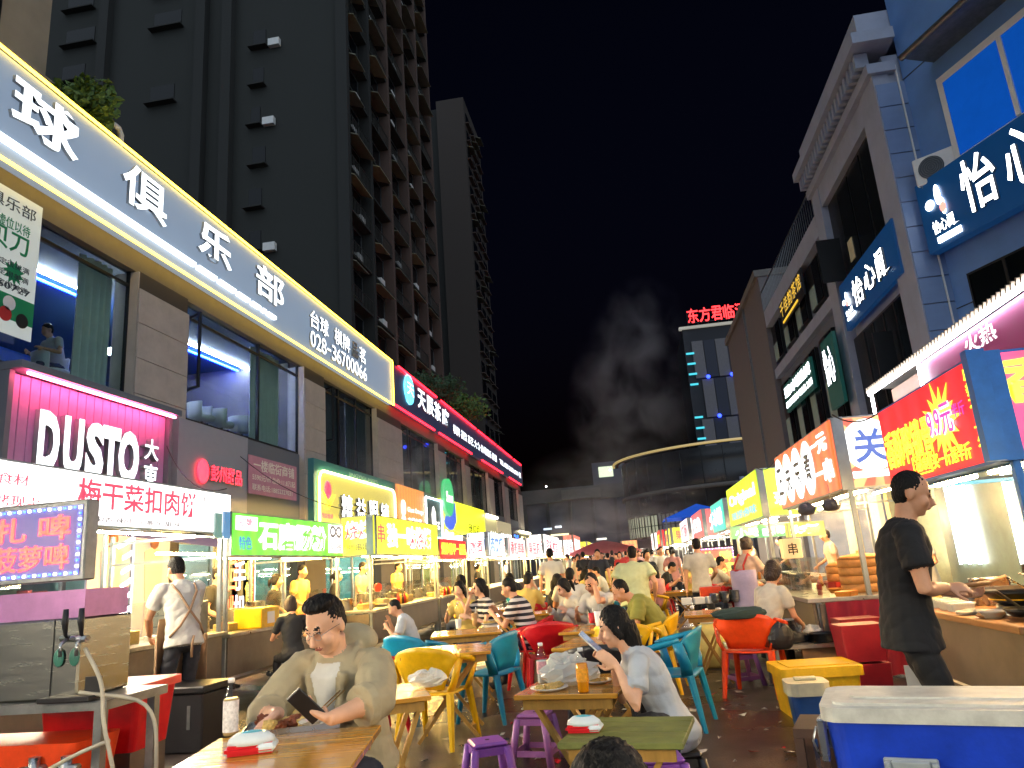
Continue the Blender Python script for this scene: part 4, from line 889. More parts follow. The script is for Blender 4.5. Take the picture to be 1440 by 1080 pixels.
for k, (a, b, s_) in enumerate((((-5.0, 8.6, 2.62), (-8.6, 12.5, 4.3), .35), ((-4.5, 12.6, 2.5), (-8.6, 15.0, 4.4), .3), ((-4.5, 16.9, 2.5), (-4.4, 25, 2.6), .25), ((2.35, 8.7, 2.8), (6.5, 17.0, 4.6), .5), ((2.35, 12.0, 2.8), (2.35, 14.0, 2.85), .12), ((2.35, 7.0, 2.55), (2.35, 8.6, 2.8), .1))):
    cable(('black cable sagging from the pancake stall up to the shop wall', 'black cable sagging from the barbecue stall up to the shop wall', 'black cable strung past the clam pot stall', 'black cable running from the oden stall to the corner block', 'short black cable between the oden and lime stalls', 'short black cable between the duck neck and oden stalls')[k], a, b, s_)
# lime green hanging small signs inside the right row
for k, (px, py, s_, c) in enumerate(((1052, 748, '小吃', '#20b060'), (1092, 745, '卤味', '#18c060'), (1132, 744, '烤', '#d0d020'))):
    x, z = onY(px, py, 15.2 - k * .8); o = thing('hanging_sign', ('green strip sign nearest the lime box inside the right row', 'green strip sign in the middle behind the oden stall post', 'yellow green strip sign beside the oden stall lamp')[k], 'sign', (x, 15.2 - k * .8, z - .12)); bx('board', glow(c, .8, True), o, -.33, .33, 0, .03, 0, .24); text(o, s_, -.25, .03, .25, .2, -.002, tw, .03)
# red LED board in the right row and beer board at the left front
def led_board(label, loc, rz, W, H, rows, frame, bgc, tc, dots, group=None, lx0=.06):
    t = thing('led_board', label, 'sign', loc, rz); bx('case', frame, t, -.03, W + .03, 0, .1, -.03, H + .03, .008); bx('display', bgc, t, 0, W, -.004, -.001, 0, H)
    for k, r_ in enumerate(rows): h = H * .36; z = H * .52 - k * H * .42; text(t, r_, W * lx0, z, W * .93, z + h, -.006, tc, .025)
    d = MB(); n = int(W / .034); m = int(H / .034)
    for k in range(n): 
        for z in (.014, H - .014): d.cur = k % 2; d.cbox((.017 + k * W / n, -.008, z), (.014, .008, .014))
    for k in range(m):
        d.cur = k % 2; d.cbox((W - .014, -.008, .017 + k * H / m), (.014, .008, .014))
    o = d.build('border_lights', dots, t); o['kind'] = 'stuff'; return t
YB_ = 3.95
xa, za = onY(118, 709, YB_); xb, zb2 = onY(115, 808, YB_)
LR = glow('#ff2a18', 3, False); LBLU = glow('#2048ff', 4, False); LWH = glow('#d8f0ff', 4, False)
led_board('purple beer LED board with red characters at the left front', (xa - 1.02, YB_, zb2), 0, 1.02, za - zb2, ['扎 啤', '菠萝啤'], STEELD, glow('#4010a0', .55, True), LR, [LBLU, LWH], lx0=.43)
xa, za = onY(985, 772, 17.5); xb, zb2 = onY(1036, 808, 17.5)
led_board('red beer LED board with yellow characters on the right row', (xa, 17.5, zb2), 0, xb - xa, za - zb2, ['扎 啤', '菠 萝'], BLACKM, glow('#e01020', 1.0, True), glow('#ffe040', 2.5, False), [LBLU, LWH])
# phone shop LED boards behind the second stall
for k, (px, s_, c) in enumerate(((322, '回收', '#ff3018'), (330, '手机', '#d0d8ff'), (346, '收售二', '#ffe020'))):
    y = onX(px - 4, 820, -7.6)[0]; t = thing('phone_shop_board', ('narrow LED board with red characters by the phone shop', 'black LED board with white phone characters', 'black LED board with yellow characters and coloured rim')[k], 'sign', (-7.6, y, 0), R(90))
    bx('case', BLACKM, t, 0, .62 if k == 1 else .42, 0, .06, .6, 2.0); letters(t, s_, .06, .72, .36 if k != 1 else .5, 1.9, -.003, glow(c, 2.5, False), .02, .006, .15, rows=True)
    if k == 2:
        for q_, c2 in enumerate(('#ff2020', '#20c0ff')): bx('rim', glow(c2, 2.5, False), t, .42 + q_ * .02, .435 + q_ * .02, -.01, .0, .6, 2.0)
# slanted light tubes and fashion posters on the shop front behind the pancake stall
t = thing('light_column', 'column of slanted white light bars on the shop front behind the pancake stall', 'lamp', (-8.2, onX(152, 840, -8.2)[0], 0), R(90))
bx('column', STEELD, t, 0, .55, 0, .1, .2, 2.9)
for k in range(11): MB().bar((.08, -.03, .4 + k * .22), (.47, -.03, .55 + k * .22), .05, .05).build('light_bar', glow('#f0f6ff', 14, True), t)
for k, (px, c1, c2) in enumerate(((135, '#c8806a', '#d8c8a0'), (200, '#a04848', '#c0a0a0'))):
    y = onX(px - 14, 840, -8.15)[0]; t = thing('fashion_poster', ('lit fashion poster with a figure in a pink top on the shop front', 'lit fashion poster with a red haired figure on the shop front')[k], 'poster', (-8.15, y, 0), R(90))
    bx('sheet', glow('#8a7ab0', .3, False), t, 0, .95, 0, .04, .5, 2.7)
    q = MB().ell((.5, -.01, 2.3), .13, .012, .17).build('printed_head', mat('print_hair_%d' % k, '#6a3020', .6), t); MB().prism([(.3, 1.3), (.72, 1.3), (.75, 2.1), (.5, 2.2), (.25, 2.1)], -.014, -.002).build('printed_top', glow(c1, .3, False), t); MB().prism([(.25, .55), (.8, .55), (.7, 1.3), (.32, 1.3)], -.014, -.002).build('printed_skirt', glow(c2, .3, False), t)
# far parasol and blue tent
def parasol(label, loc, r, h, col):
    t = thing('parasol', label, 'parasol', loc); P = [[(rr * r * math.cos(R(a)), rr * r * math.sin(R(a)), h + (1 - rr ** 1.4) * r * .32 - (.12 if rr == 1 and (a // 15) % 2 else 0)) for rr in (.02, .35, .7, 1)] for a in range(0, 361, 15)]
    MB().shell(P, .02).build('canopy', mat('canvas_' + col.strip('#'), col, .8, var=.1), t); MB().cyl((0, 0, 0), (0, 0, h + r * .3), .03).build('pole', POST, t)
    for a in range(0, 360, 45): MB().cyl((0, 0, h + r * .25), (r * .95 * math.cos(R(a)), r * .95 * math.sin(R(a)), h + .02), .012, n=5).build('rib', POST, t)
    MB().lathe([(.3, 0), (.28, .12), (.05, .16)]).build('base', CONC, t)
parasol('wide dark red parasol over the far crowd', (-1.9, 46, 0), 2.3, 1.85, '#a03a3a')
t = thing('blue_tent', 'blue and white gazebo roof over the far right stalls', 'tent', (2.4, 30, 0))
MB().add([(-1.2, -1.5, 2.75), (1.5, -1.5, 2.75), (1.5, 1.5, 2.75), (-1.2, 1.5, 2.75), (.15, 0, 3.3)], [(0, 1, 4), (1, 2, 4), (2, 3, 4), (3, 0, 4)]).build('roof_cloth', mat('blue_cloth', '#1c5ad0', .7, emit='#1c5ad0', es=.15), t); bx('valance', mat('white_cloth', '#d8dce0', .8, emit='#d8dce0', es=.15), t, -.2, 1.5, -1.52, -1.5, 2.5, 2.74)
for u in (-1.15, 1.45):
    for v in (-1.45, 1.45): MB().cyl((u, v, 0), (u, v, 2.75), .03).build('post', POST, t)
# ------------------------------------------------------------ tables, chairs, stools
WOODT = mat('varnished_wood', '#c48c2c', .24, var=.13, scale=2.5, stretch=(1.2, 12, 12), coat=.6)
WOODL = mat('leg_wood', '#a8813a', .5, var=.2, scale=5, stretch=(6, 6, 1))
WOODG = mat('mossy_board', '#6f7438', .6, var=.35, scale=7, bump=.15, bscale=30)
def table(label, loc, rz, W=.95, D=.62, H=.72, top=WOODT, n=5, group='wooden folding tables in the street'):
    t = thing('folding_table', label, 'table', loc, rz, group)
    for k in range(n):
        d = D / n; bx('plank', top, t, -W/2, W/2, -D/2 + k*d + .0015, -D/2 + (k+1)*d - .0015, H - .028 - .001 * (k % 2), H - .001 * (k % 2), .004)
    for y in (-D/2 + .05, D/2 - .05): bx('apron', WOODL, t, -W/2 + .04, W/2 - .04, y - .012, y + .012, H - .085, H - .032)
    for y in (-D/2 + .09, D/2 - .09):
        for s in (1, -1):
            MB().bar((-s * W * .34, y + s * .016, 0.01), (s * W * .36, y + s * .016, H - .035), .026, .05, (0, 1, 0)).build('leg', WOODL, t)
    for s in (1, -1): bx('stretcher', WOODL, t, s * W * .26 - .02, s * W * .26 + .02, -D/2 + .115, D/2 - .115, .08, .12)
    return t
def plastic(name, c='#808080', rough=.35): return mat(name, c, rough, var=.16, scale=9, spec=.5, bump=.04, bscale=25)
PL_Y = plastic('yellow_plastic', '#e8b40a'); PL_B = plastic('teal_blue_plastic', '#0f86ac'); PL_R = plastic('red_plastic', '#c8141e'); PL_O = plastic('orange_red_plastic', '#e04414'); PL_K = plastic('black_plastic', '#1c1b1e'); PL_P = plastic('purple_plastic', '#8a4fb4'); PL_P2 = plastic('mauve_plastic', '#9a5f9a')
def chair_proto(label, loc, rz, m, group='plastic armchairs'):
    t = thing('plastic_armchair', label, 'chair', loc, rz, group)
    # seat faces -y
    P = [[(x * (1 + .06 * v), -.22 + .42 * v, .435 - .018 * math.cos(x / .23 * 1.4) * (1 - abs(v - .5)) + (-.02 if v == 0 else 0)) for v in (0, .08, .3, .55, .8, 1)] for x in (-.23, -.16, -.08, 0, .08, .16, .23)]
    MB().shell(P, -.018).build('seat', m, t)
    rows = [(.45, .17, .17, .0), (.52, .20, .19, .01), (.60, .25, .22, .03), (.68, .30, .245, .06), (.75, .315, .26, .10), (.80, .26, .275, .07)]
    P = []
    for k in range(13):
        s = -1 + k / 6; col = []
        for z, hw, y, wrap in rows: col.append((s * hw, y - wrap * s * s * 1.2, z - .05 * s * s * (z > .74)))
        P.append(col)
    MB().shell(P, .014).build('backrest', m, t)
    for s in (1, -1):
        MB().tube([(s*.30, .13, .715), (s*.325, .0, .685), (s*.33, -.13, .655), (s*.31, -.22, .63)], [.022, .026, .028, .02], 8).build('armrest', m, t)
        P = [[(s*.315, -.21, .635), (s*.318, -.13, .645)], [(s*.29, -.17, .53), (s*.29, -.10, .535)], [(s*.25, -.17, .42), (s*.25, -.06, .42)]]
        MB().shell(P, .016).build('arm_support', m, t)
        P = [[(s*.23, .2, .44), (s*.23, .1, .43)], [(s*.27, .2, .52), (s*.27, .11, .5)], [(s*.305, .15, .70), (s*.315, .07, .69)]]
        MB().shell(P, .016).build('back_support', m, t)
        for y0, y1 in ((-.17, -.25), (.17, .25)):
            MB().loft([(( s*.225, y0, .43), (.038, 0, 0), (0, .034, 0)), ((s*.245, (y0+y1)/2, .22), (.03, 0, 0), (0, .028, 0)), ((s*.265, y1, 0), (.022, 0, 0), (0, .02, 0))], 6, smooth=False).build('leg', m, t)
    return t
def face(dx, dy): return math.atan2(dx, -dy)       # rotz that turns a -y front towards (dx,dy)
CH = {}
CHL = []
def chair(label, loc, rz, m):
    if m.name not in CH: CH[m.name] = chair_proto(label, loc, rz, m); return CH[m.name]
    return dup(CH[m.name], loc, rz, label)
def stool(label, loc, rz, m, H=.34, Wd=.27):
    t = thing('plastic_stool', label, 'stool', loc, rz, 'low plastic stools')
    a, b = Wd / 2 * .82, Wd / 2 * 1.12
    bx('seat', m, t, -a, a, -a, a, H - .03, H, .012); MB().cyl((0, 0, H - .002), (0, 0, H + .002), .015).build('seat_hole', BLACKM, t)
    for i, (sx, sy) in enumerate(((1, 1), (1, -1), (-1, -1), (-1, 1))):
        MB().loft([((sx*a*.93, sy*a*.93, H - .03), (.026, 0, 0), (0, .026, 0)), ((sx*b, sy*b, 0), (.03, 0, 0), (0, .03, 0))], 8).build('leg', m, t)
    for k in range(4):
        M = Matrix.Rotation(R(90 * k), 4, 'Z')
        MB().box(-a, a, -a * .98, -a * .98 + .008, H - .075, H - .03, M).build('skirt', m, t); zz = .085; w2 = a + (b - a) * (1 - zz / H)
        MB().box(-w2, w2, -w2, -w2 + .008, .06, .1, M).build('rail', m, t)
    return t
# --- tables (positions from the photograph, table top at about 0.7 m)
fr_, fl2_ = onZ(536, 1019, .78), onZ(308, 1038, .78)
ang = math.atan2(fr_[1] - fl2_[1], fr_[0] - fl2_[0]); WM, DM = math.hypot(fr_[0] - fl2_[0], fr_[1] - fl2_[1]), 1.15
TMAN = table('yellow varnished table in front of the man in the khaki jacket', ((fr_[0] + fl2_[0]) / 2 + math.sin(ang) * DM / 2, (fr_[1] + fl2_[1]) / 2 - math.cos(ang) * DM / 2, 0), ang, WM, DM, .78, n=5)
def tb(label, pl, pr, H, D, top=WOODT, rz=0., extra=0.):
    a = onZ(*pl, H); b = onZ(*pr, H); an = math.atan2(b[1] - a[1], b[0] - a[0]); W = math.hypot(b[0] - a[0], b[1] - a[1]) + extra
    return table(label, ((a[0] + b[0]) / 2 - math.sin(an) * D / 2, (a[1] + b[1]) / 2 + math.cos(an) * D / 2, 0), an, W, D, H, top), a, b
T2, a2, b2 = tb('wooden table with plastic bags and an orange drink beside the woman', (722, 978), (868, 975), .70, .72)
TG, ag, bg_ = tb('small mossy green topped table in the front centre', (783, 1045), (960, 1045), .62, .55, WOODG)
T3, a3, b3 = tb('varnished table corner with a crumpled tissue bag behind the man', (520, 988), (607, 978), .70, .62)
T4, a4, b4 = tb('long yellow table behind the yellow armchair', (562, 925), (690, 915), .72, .8)
T5, a5, b5 = tb('wooden table with drinks cups in front of the striped shirt woman', (605, 896), (705, 888), .72, .75)
T6, a6, b6 = tb('wooden table above the black armchair back', (775, 912), (880, 908), .72, .8)
T7, a7, b7 = tb('wooden table with red drinks cans where the two friends lean', (785, 890), (862, 886), .72, .75)
T8, _, _ = tb('wooden table further back with plates and elbows on it', (690, 868), (775, 862), .72, .8)
T9, _, _ = tb('wooden side table stacked with steel bowls and napkins on the right', (962, 866), (1030, 862), .74, .7)
BT_ = []
for k, (x, y) in enumerate(((-2.2, 13.0), (-.6, 14.0), (.9, 15.2), (-1.9, 17), (-.2, 18.5), (-2.4, 21), (-.8, 23), (.4, 25))):
    table('wooden table in the crowd, %s' % ('nearest the left stalls behind the striped woman', 'in the middle behind the leaning friends', 'nearest the lime stall', 'second row beside the left stalls', 'second row in the middle of the street', 'third row beside the left stalls', 'third row in the middle of the street', 'farthest one on the right')[k], (x, y, 0), R(10 * (k % 3 - 1)), 1.0, .7, .72, group='tables deep in the crowd')
# --- chairs
gx = lambda px, py, z=0.: onZ(px, py, z)
C = [('yellow plastic armchair seen from behind in the centre front', (-1.82, 6.55), (.25, 1), PL_Y),
     ('blue plastic armchair left of the yellow one behind the table', (-2.45, 8.0), (.5, 1), PL_B),
     ('blue plastic armchair turned sideways between yellow and red chairs', (-1.52, 7.5), (-1, .3), PL_B),
     ('red plastic armchair with its back to the viewer in the centre', (-1.05, 8.55), (-.2, 1), PL_R),
     ('red plastic armchair just behind the sideways blue one', (-1.35, 9.3), (-1, .2), PL_R),
     ('blue plastic armchair on its own right of the woman with the phone', (.22, 6.85), (-1, .25), PL_B),
     ('yellow plastic armchair under the man in the olive shirt', (.12, 8.6), (-1, .2), PL_Y),
     ('black plastic armchair at the table behind the orange drink', (-.34, 6.0), (.1, 1), PL_K),
     ('yellow plastic armchair partly hidden behind the black one', (-.2, 7.9), (.2, 1), PL_Y),
     ('orange red plastic armchair with dark jacket on its back at the right', (1.05, 8.1), (.45, 1), PL_O),
     ('red plastic armchair peeking out left behind the man', (-2.55, 7.0), (.6, .5), PL_R)]
for lb, (x, y), d, m in C: chair(lb, (x, y, 0), face(*d), m)
for k in range(10):
    x, y = [(-2.9, 13.2), (-1.6, 12.6), (-.2, 13.2), (.2, 14.8), (1.5, 15.6), (-2.7, 17.3), (-1.2, 17.5), (.5, 18.3), (-3.0, 21), (-1.5, 23.2)][k]
    m = (PL_Y, PL_R, PL_B)[k % 3]; chair('%s plastic armchair deep in the crowd' % ('yellow', 'red', 'blue')[k % 3], (x, y, 0), R(37 * k), m)
stool('purple plastic stool cut by the bottom edge in the centre', (*gx(685, 1040, .34), 0), R(25), PL_P)
x, y = gx(752, 1003, .33); stool('mauve plastic stool under the wooden table with bags', (x, y, 0), R(-12), PL_P2)
stool('light purple plastic stool under the mossy table', (bg_[0] - .1, 4.25, 0), R(8), PL_P, .40)
stool('red plastic stool with tan lid behind the khaki jacket man', (-1.95, 4.7, 0), R(15), PL_R, .45)
stool('small mauve stool under the orange red armchair', (1.0, 8.7, 0), R(20), PL_P2)

# ------------------------------------------------------------ table things
def bottle(label, loc, col, h=.22, r=.033, cap='#ffffff', fill=.75, lab=None, clear=(.93, .95, .95), lr=(.25, .55)):
    t = thing('drink_bottle', label, 'bottle', loc); prof = [(r * .9, 0), (r, .01), (r, h * .62), (r * .85, h * .72), (r * .42, h * .87), (r * .40, h * .93)]
    MB().lathe(prof, n=16).build('body', glassmat('bottle_clear_%.2f' % clear[0], clear, .08), t)
    MB().lathe([(r * .82, .004), (r * .93, .012), (r * .93, h * fill * .8), (r * .8, h * fill * .82)], n=16).build('drink', mat('drink_' + col.strip('#'), col, .25, var=.05), t)
    MB().lathe([(r * .45, h * .925), (r * .45, h), (r * .4, h * 1.005)], n=14).build('cap', mat('cap_' + cap.strip('#'), cap, .4), t)
    if lab: MB().lathe([(r * 1.015, h * lr[0]), (r * 1.015, h * lr[1])], n=16, caps=False).build('label_band', mat('band_' + lab.strip('#'), lab, .5, var=.3, scale=60), t)
    return t
x, y = onZ(324, 1035, .78); bottle('white fruit drink bottle on the khaki jacket man\'s table', (x, y, .78), '#c8a870', .235, .033, '#f4f0ee', .8, '#ece6e2', lr=(.08, .62))
text(bpy.data.objects[-1] if False else None, '茶', 0, 0, .01, .01, 0, PL_R) if False else None
x, y = onZ(821, 974, .70); y += .0; bottle('bottle of orange drink on the table with plastic bags', (x, y, .70), '#f09400', .235, .034, '#f0f0f0', .8, '#f0a020')
x, y = onZ(761, 965, .70); bottle('clear water bottle with pink label among the plastic bags', (x, y + .1, .70), '#d8dcdc', .235, .033, '#f0f0f0', .7, '#d8a0a8')
def tissue_pack(label, loc, rz, s=1.):
    t = thing('tissue_pack', label, 'tissues', loc, rz); W, D, H = .17 * s, .11 * s, .06 * s
    MB().box(-W/2, W/2, -D/2, D/2, 0, H * .55).build('lower_wrap', mat('tissue_red', '#d01420', .35, var=.1), t, bevel=.012, seg=2)
    MB().loft([((0, 0, H * .5), (W*.49, 0, 0), (0, D*.49, 0)), ((0, 0, H * .8), (W*.46, 0, 0), (0, D*.44, 0)), ((0, 0, H * 1.12), (W*.3, 0, 0), (0, D*.22, 0))], 14).build('upper_wrap', mat('tissue_white', '#d8e2e4', .4, var=.1), t)
    MB().ell((0, 0, H * 1.0), W*.3, D*.27, H*.2).build('blue_print', mat('tissue_blue', '#58b8c8', .4, var=.3, scale=40), t)
    MB().box(W*.12, W/2 + .001, -D/2 - .001, D/2 + .001, .004, H * .54).build('white_print', mat('tissue_white'), t, bevel=.012)
x, y = onZ(350, 1060, .78); tissue_pack('red and white tissue pack on the varnished table', (x, y + .02, .781), R(20), 1.1)
x, y = onZ(822, 1030, .62); tissue_pack('red and white tissue pack on the mossy green table', (x, y + .02, .622), R(-5))
BAGM = mat('plastic_bag', '#d8dcd8', .25, var=.1, spec=.6); BAGM.node_tree.nodes['Principled BSDF'].inputs['Alpha'].default_value = .62
def crumple(name, label, cat, loc, rx, ry, rz, m, seed, amp=.35, parent=None):
    q = random.Random(seed); o = MB().ell((0, 0, rz * .8), rx, ry, rz, n=18, m=11); ph = [Vector((q.gauss(0, 1), q.gauss(0, 1), q.gauss(0, 1))) for _ in range(8)]
    vs = []
    for v in o.v:
        v = Vector(v); n_ = Vector((v.x / rx, v.y / ry, (v.z - rz * .8) / rz)); d = sum(abs(math.sin(3.1 * p.dot(n_) + i)) for i, p in enumerate(ph)) / 8 - .5
        k = 1 + amp * d * 2; v = Vector((v.x * k, v.y * k, max(.001, v.z * k))); vs.append(tuple(v))
    o.v = vs; o.sm = [False] * len(o.f); ob = o.build(name, m, parent, loc)
    if parent is None: tag(ob, label, cat)
    return ob
x, y = onZ(800, 968, .70)
crumple('plastic_bag', 'crumpled clear plastic bag of leftovers on the table with the orange drink', 'bag', (x, y + .12, .702), .15, .1, .07, BAGM, 3, .5); crumple('plastic_bag', 'white knotted plastic bag beside the water bottle', 'bag', (x - .02, y + .27, .702), .1, .08, .075, BAGM, 9, .55)
x, y = onZ(595, 970, .70); crumple('tissue_bag', 'torn white and green tissue bag on the table behind the man', 'tissues', (x, y + .1, .702), .1, .075, .05, BAGM, 5, .5)
def plate(label, loc, r=.12, m=WHITEP, food=None, seed=1):
    t = thing('plate', label, 'plate', loc); MB().lathe([(r * .6, 0), (r * .65, .003), (r, .016), (r * .99, .02), (r * .6, .007), (.01, .006)], n=24).build('dish', m, t)
    if food:
        q = random.Random(seed)
        for k in range(7): crumple('food_piece', None, None, (q.uniform(-.5, .5) * r, q.uniform(-.5, .5) * r, .006), r * .25, r * .2, r * .14, food, seed * 10 + k, .4, t)
FOODB = mat('fried_food', '#7a3a18', .45, var=.4, scale=50, bump=.3, bscale=90); FOODY = mat('noodles', '#c8a860', .5, var=.3, scale=60)
x, y = onZ(772, 972, .70); plate('white foam plate with scraps at the table corner', (x, y + .03, .701), .11, WHITEP, FOODY, 2)
x, y = onZ(840, 962, .70); plate('white bowl of noodles with chopsticks near the woman', (x, y + .03, .701), .085, WHITEP, FOODY, 4)
x, y = onZ(395, 1032, .78)
tr_ = thing('food_tray', 'steel tray of grilled meat in front of the khaki jacket man', 'tray', (x, y + .12, .781), R(20))
MB().box(-.2, .2, -.12, .12, 0, .006).box(-.2, .2, -.125, -.12, 0, .022).box(-.2, .2, .12, .125, 0, .022).box(-.205, -.2, -.125, .125, 0, .022).box(.2, .205, -.125, .125, 0, .022).build('tray', STEEL, tr_)
q = random.Random(8)
for k in range(12): crumple('meat_piece', None, None, (q.uniform(-.15, .1), q.uniform(-.08, .08), .007), q.uniform(.02, .05), q.uniform(.02, .035), q.uniform(.015, .025), FOODB if k % 3 else FOODY, 40 + k, .5, tr_)
crumple('paper_napkin', 'crumpled napkin on the corner of the steel food tray', 'napkin', (x + .12, y + .06, .80), .06, .04, .015, BAGM, 77, .5)
for k in range(2): MB().tube([(.05 + k * .02, -.1, .02), (.2 + k * .02, .1, .12)], .003, 5).build('skewer', WOODL, tr_)
for k, (px, py, H, tall) in enumerate(((668, 880, .72, 1), (645, 884, .72, 0), (833, 876, .72, 0), (842, 880, .72, 1))):
    x, y = onZ(px, py, H); t = thing('drink_cup', ('tall iced tea cup on the striped woman\'s table', 'second paper cup on the striped woman\'s table', 'red drinks can on the table of the leaning friends', 'white paper cup beside the red can')[k], 'cup', (x, y, H)); r_ = .04; h = (.15 if tall else .11)
    MB().lathe([(r_ * .75, 0), (r_ * .78, .005), (r_, h), (r_ * .95, h)], n=18).build('cup', mat('cup_%d' % k, ('#b88a50', '#e0dcd4', '#c81e28', '#e8e8e6')[k], .4, var=.15), t); MB().tube([(0, 0, h * .6), (.02, .01, h * 1.5)], .004, 6).build('straw', WHITEP, t)
x, y = onZ(690, 878, .72); plate('white dish on the striped woman\'s table', (x, y, .721), .13, WHITEP, FOODY, 6)
bottle('clear bottle standing on the striped woman\'s table', (*onZ(645, 878, .72), .721), '#c8ccd0', .28, .035, '#d0d0d8', .3)
# goods on the right side table
x0, y0 = onZ(995, 850, .74)
for k in range(5): t = thing('steel_bowl_stack', 'stack of steel bowls on the right side table', 'bowls', (x0 + .12 + .13 * (k % 3), y0 + .15 + .16 * (k // 3), .741), 0, 'steel bowl stacks'); [MB().lathe([(.035, 0), (.06, .045), (.062, .047), (.03, .008)], n=16).build('bowl', STEEL, t, (0, 0, .018 * j)) for j in range(5 + k % 3)]
for k in range(3): tag(MB().box(-.07, .07, -.05, .05, 0, .09).build('napkin_box', WHITEP, None, (x0 - .25 + k * .16, y0 + .2, .741), R(15 * k), .008), ('white napkin box nearest the aisle on the side table', 'white napkin box in the middle of the side table', 'white napkin box next to the steel bowls')[k], 'box')
tag(MB().box(-.14, .14, -.11, .11, 0, .2).build('orange_crate', PL_O, None, (x0 + .1, y0 + .5, .741), 0, .015), 'orange plastic tub on the right side table', 'tub')

# ------------------------------------------------------------ coolers and boxes on the right
H = .74
bl = onZ(1162, 960, H); fl = onZ(1205, 1012, H); br = onZ(1380, 960, H)
an = math.atan2(br[1] - bl[1], br[0] - bl[0]); W = 1.0; D = .54
t = thing('ice_cooler', 'big blue ice cooler with white lid in the right foreground', 'cooler', (bl[0], bl[1], 0), an)
CB = mat('cooler_blue', '#0c3cc0', .42, var=.22, scale=6, bump=.06, bscale=40); CW = mat('cooler_white', '#c2c4bd', .5, var=.2, scale=9, bump=.05, bscale=60)
def rslab(x0, x1, y0, y1, r, z0, z1, f=1., n=5):
    P = []
    for cx_, cy_, a in ((x1 - r, y1 - r, 0), (x0 + r, y1 - r, 90), (x0 + r, y0 + r, 180), (x1 - r, y0 + r, 270)):
        for k in range(n + 1): P.append((cx_ + r * math.cos(R(a + 90 * k / n)), cy_ + r * math.sin(R(a + 90 * k / n))))
    m_ = len(P); c0, c1 = (x0 + x1) / 2, (y0 + y1) / 2
    vs = [(c0 + (x - c0) * f, c1 + (y - c1) * f, z0) for x, y in P] + [(x, y, z1) for x, y in P]
    return MB().add(vs, [tuple(reversed(range(m_))), tuple(range(m_, 2 * m_))]).add(vs, [(i, (i + 1) % m_, (i + 1) % m_ + m_, i + m_) for i in range(m_)], False)
rslab(.02, W - .02, -D + .02, -.02, .07, .22, H - .074, .94).build('body', CB, t)
ld = rslab(0, W, -D, 0, .08, H - .072, H - .015).build('lid', CW, t, bevel=.008, seg=2)
rslab(.05, W - .05, -D + .06, -.06, .06, H - .0149, H - .004).build('lid_panel', CW, ld, bevel=.006); rslab(.12, W - .12, -D + .16, -.16, .05, H - .0039, H + .004).build('lid_ridge', CW, ld, bevel=.004)
LAT = mat('latch_grey', '#9aa4a8', .4, var=.1)
for y in (-D * .4, -D * .85): o = bx('latch', STEEL, t, -.02, .012, y - .03, y + .03, H - .24, H - .07, .005); MB().tube([(-.025, y - .02, H - .1), (-.045, y - .02, H - .16), (-.025, y - .02, H - .22)], .005, 6).build('latch_wire', STEEL, o)
for k, x in enumerate((W * .32,)):
    o = bx('handle_bracket', LAT, t, x - .1, x + .1, -D - .005, -D + .02, H - .25, H - .2, .006); bx('handle_hinge', LAT, o, x - .07, x + .07, -D - .03, -D - .006, H - .235, H - .205, .005)
    for s in (-1, 1): bx('handle_arm', LAT, o, x + s * .085 - .012, x + s * .085 + .012, -D - .035, -D - .01, H - .43, H - .21, .004)
    bx('handle_grip', CW, o, x - .09, x + .09, -D - .045, -D - .01, H - .44, H - .40, .008)
BRW = mat('brown_bench', '#5a4030', .6, var=.2)
t2 = thing('wooden_bench', 'brown wooden stand holding up the big blue cooler', 'bench', (bl[0], bl[1], 0), an); bx('top', BRW, t2, -.02, W + .02, -D, 0, .17, .219)
for x in (.03, W - .03):
    for y in (-.05, -D + .05): bx('leg', BRW, t2, x - .03, x + .03, y - .03, y + .03, 0, .169)
t3 = thing('wooden_chair', 'dark brown wooden stool wedged beside the blue cooler', 'stool', (bl[0] - .12, bl[1] - .12, 0), an)
bx('seat', BRW, t3, -.07, .07, -.15, .17, .55, .59)
for x in (-.05, .05):
    for y in (-.13, .15): bx('leg', BRW, t3, x - .02, x + .02, y - .02, y + .02, 0, .549)
bx('rail', BRW, t3, -.03, .03, -.128, -.1, .2, .24)
x, y = onZ(1113, 1013); a_ = onZ(1090, 983)
t = thing('storage_crate', 'yellow plastic storage crate with lid on the ground at the right', 'crate', (x, y, 0), R(4)); YP = plastic('crate_yellow', '#dcb010', .5)
rslab(.0, .62, 0, .5, .03, 0, .32, .92).build('body', YP, t); rslab(-.03, .65, -.03, .53, .04, .321, .40).build('lid', YP, t, bevel=.01); rslab(.05, .57, .05, .45, .03, .4001, .41).build('lid_panel', YP, t)
for k in range(7): bx('rib', YP, t, .06 + k * .08, .075 + k * .08, -.001, .02, .08, .28)
x, y = onZ(1138, 1050)
t = thing('small_cooler', 'small blue bucket cooler with cream lid beside the yellow crate', 'cooler', (x + .06, y + .1, 0)); 
rslab(-.13, .13, -.13, .13, .06, 0, .34, .82).build('body', plastic('dull_blue', '#24508c', .4), t); rslab(-.15, .15, -.15, .15, .07, .341, .43).build('lid', mat('cream_lid', '#c8c2a4', .5), t, bevel=.01); bx('lid_grip', mat('cream_lid'), t, -.08, .08, -.03, .03, .431, .455, .006)
x, y = onZ(1006, 940); t = thing('water_drum', 'pale yellow plastic drum behind the orange red armchair', 'drum', (x, y + .2, 0)); MB().lathe([(.2, 0), (.24, .03), (.25, .2), (.245, .4), (.2, .48), (.1, .52)], n=22).build('body', mat('drum_yellow', '#c8b868', .5), t); MB().lathe([(.1, .52), (.1, .56), (.02, .57)], n=16).build('cap', WHITEP, t)
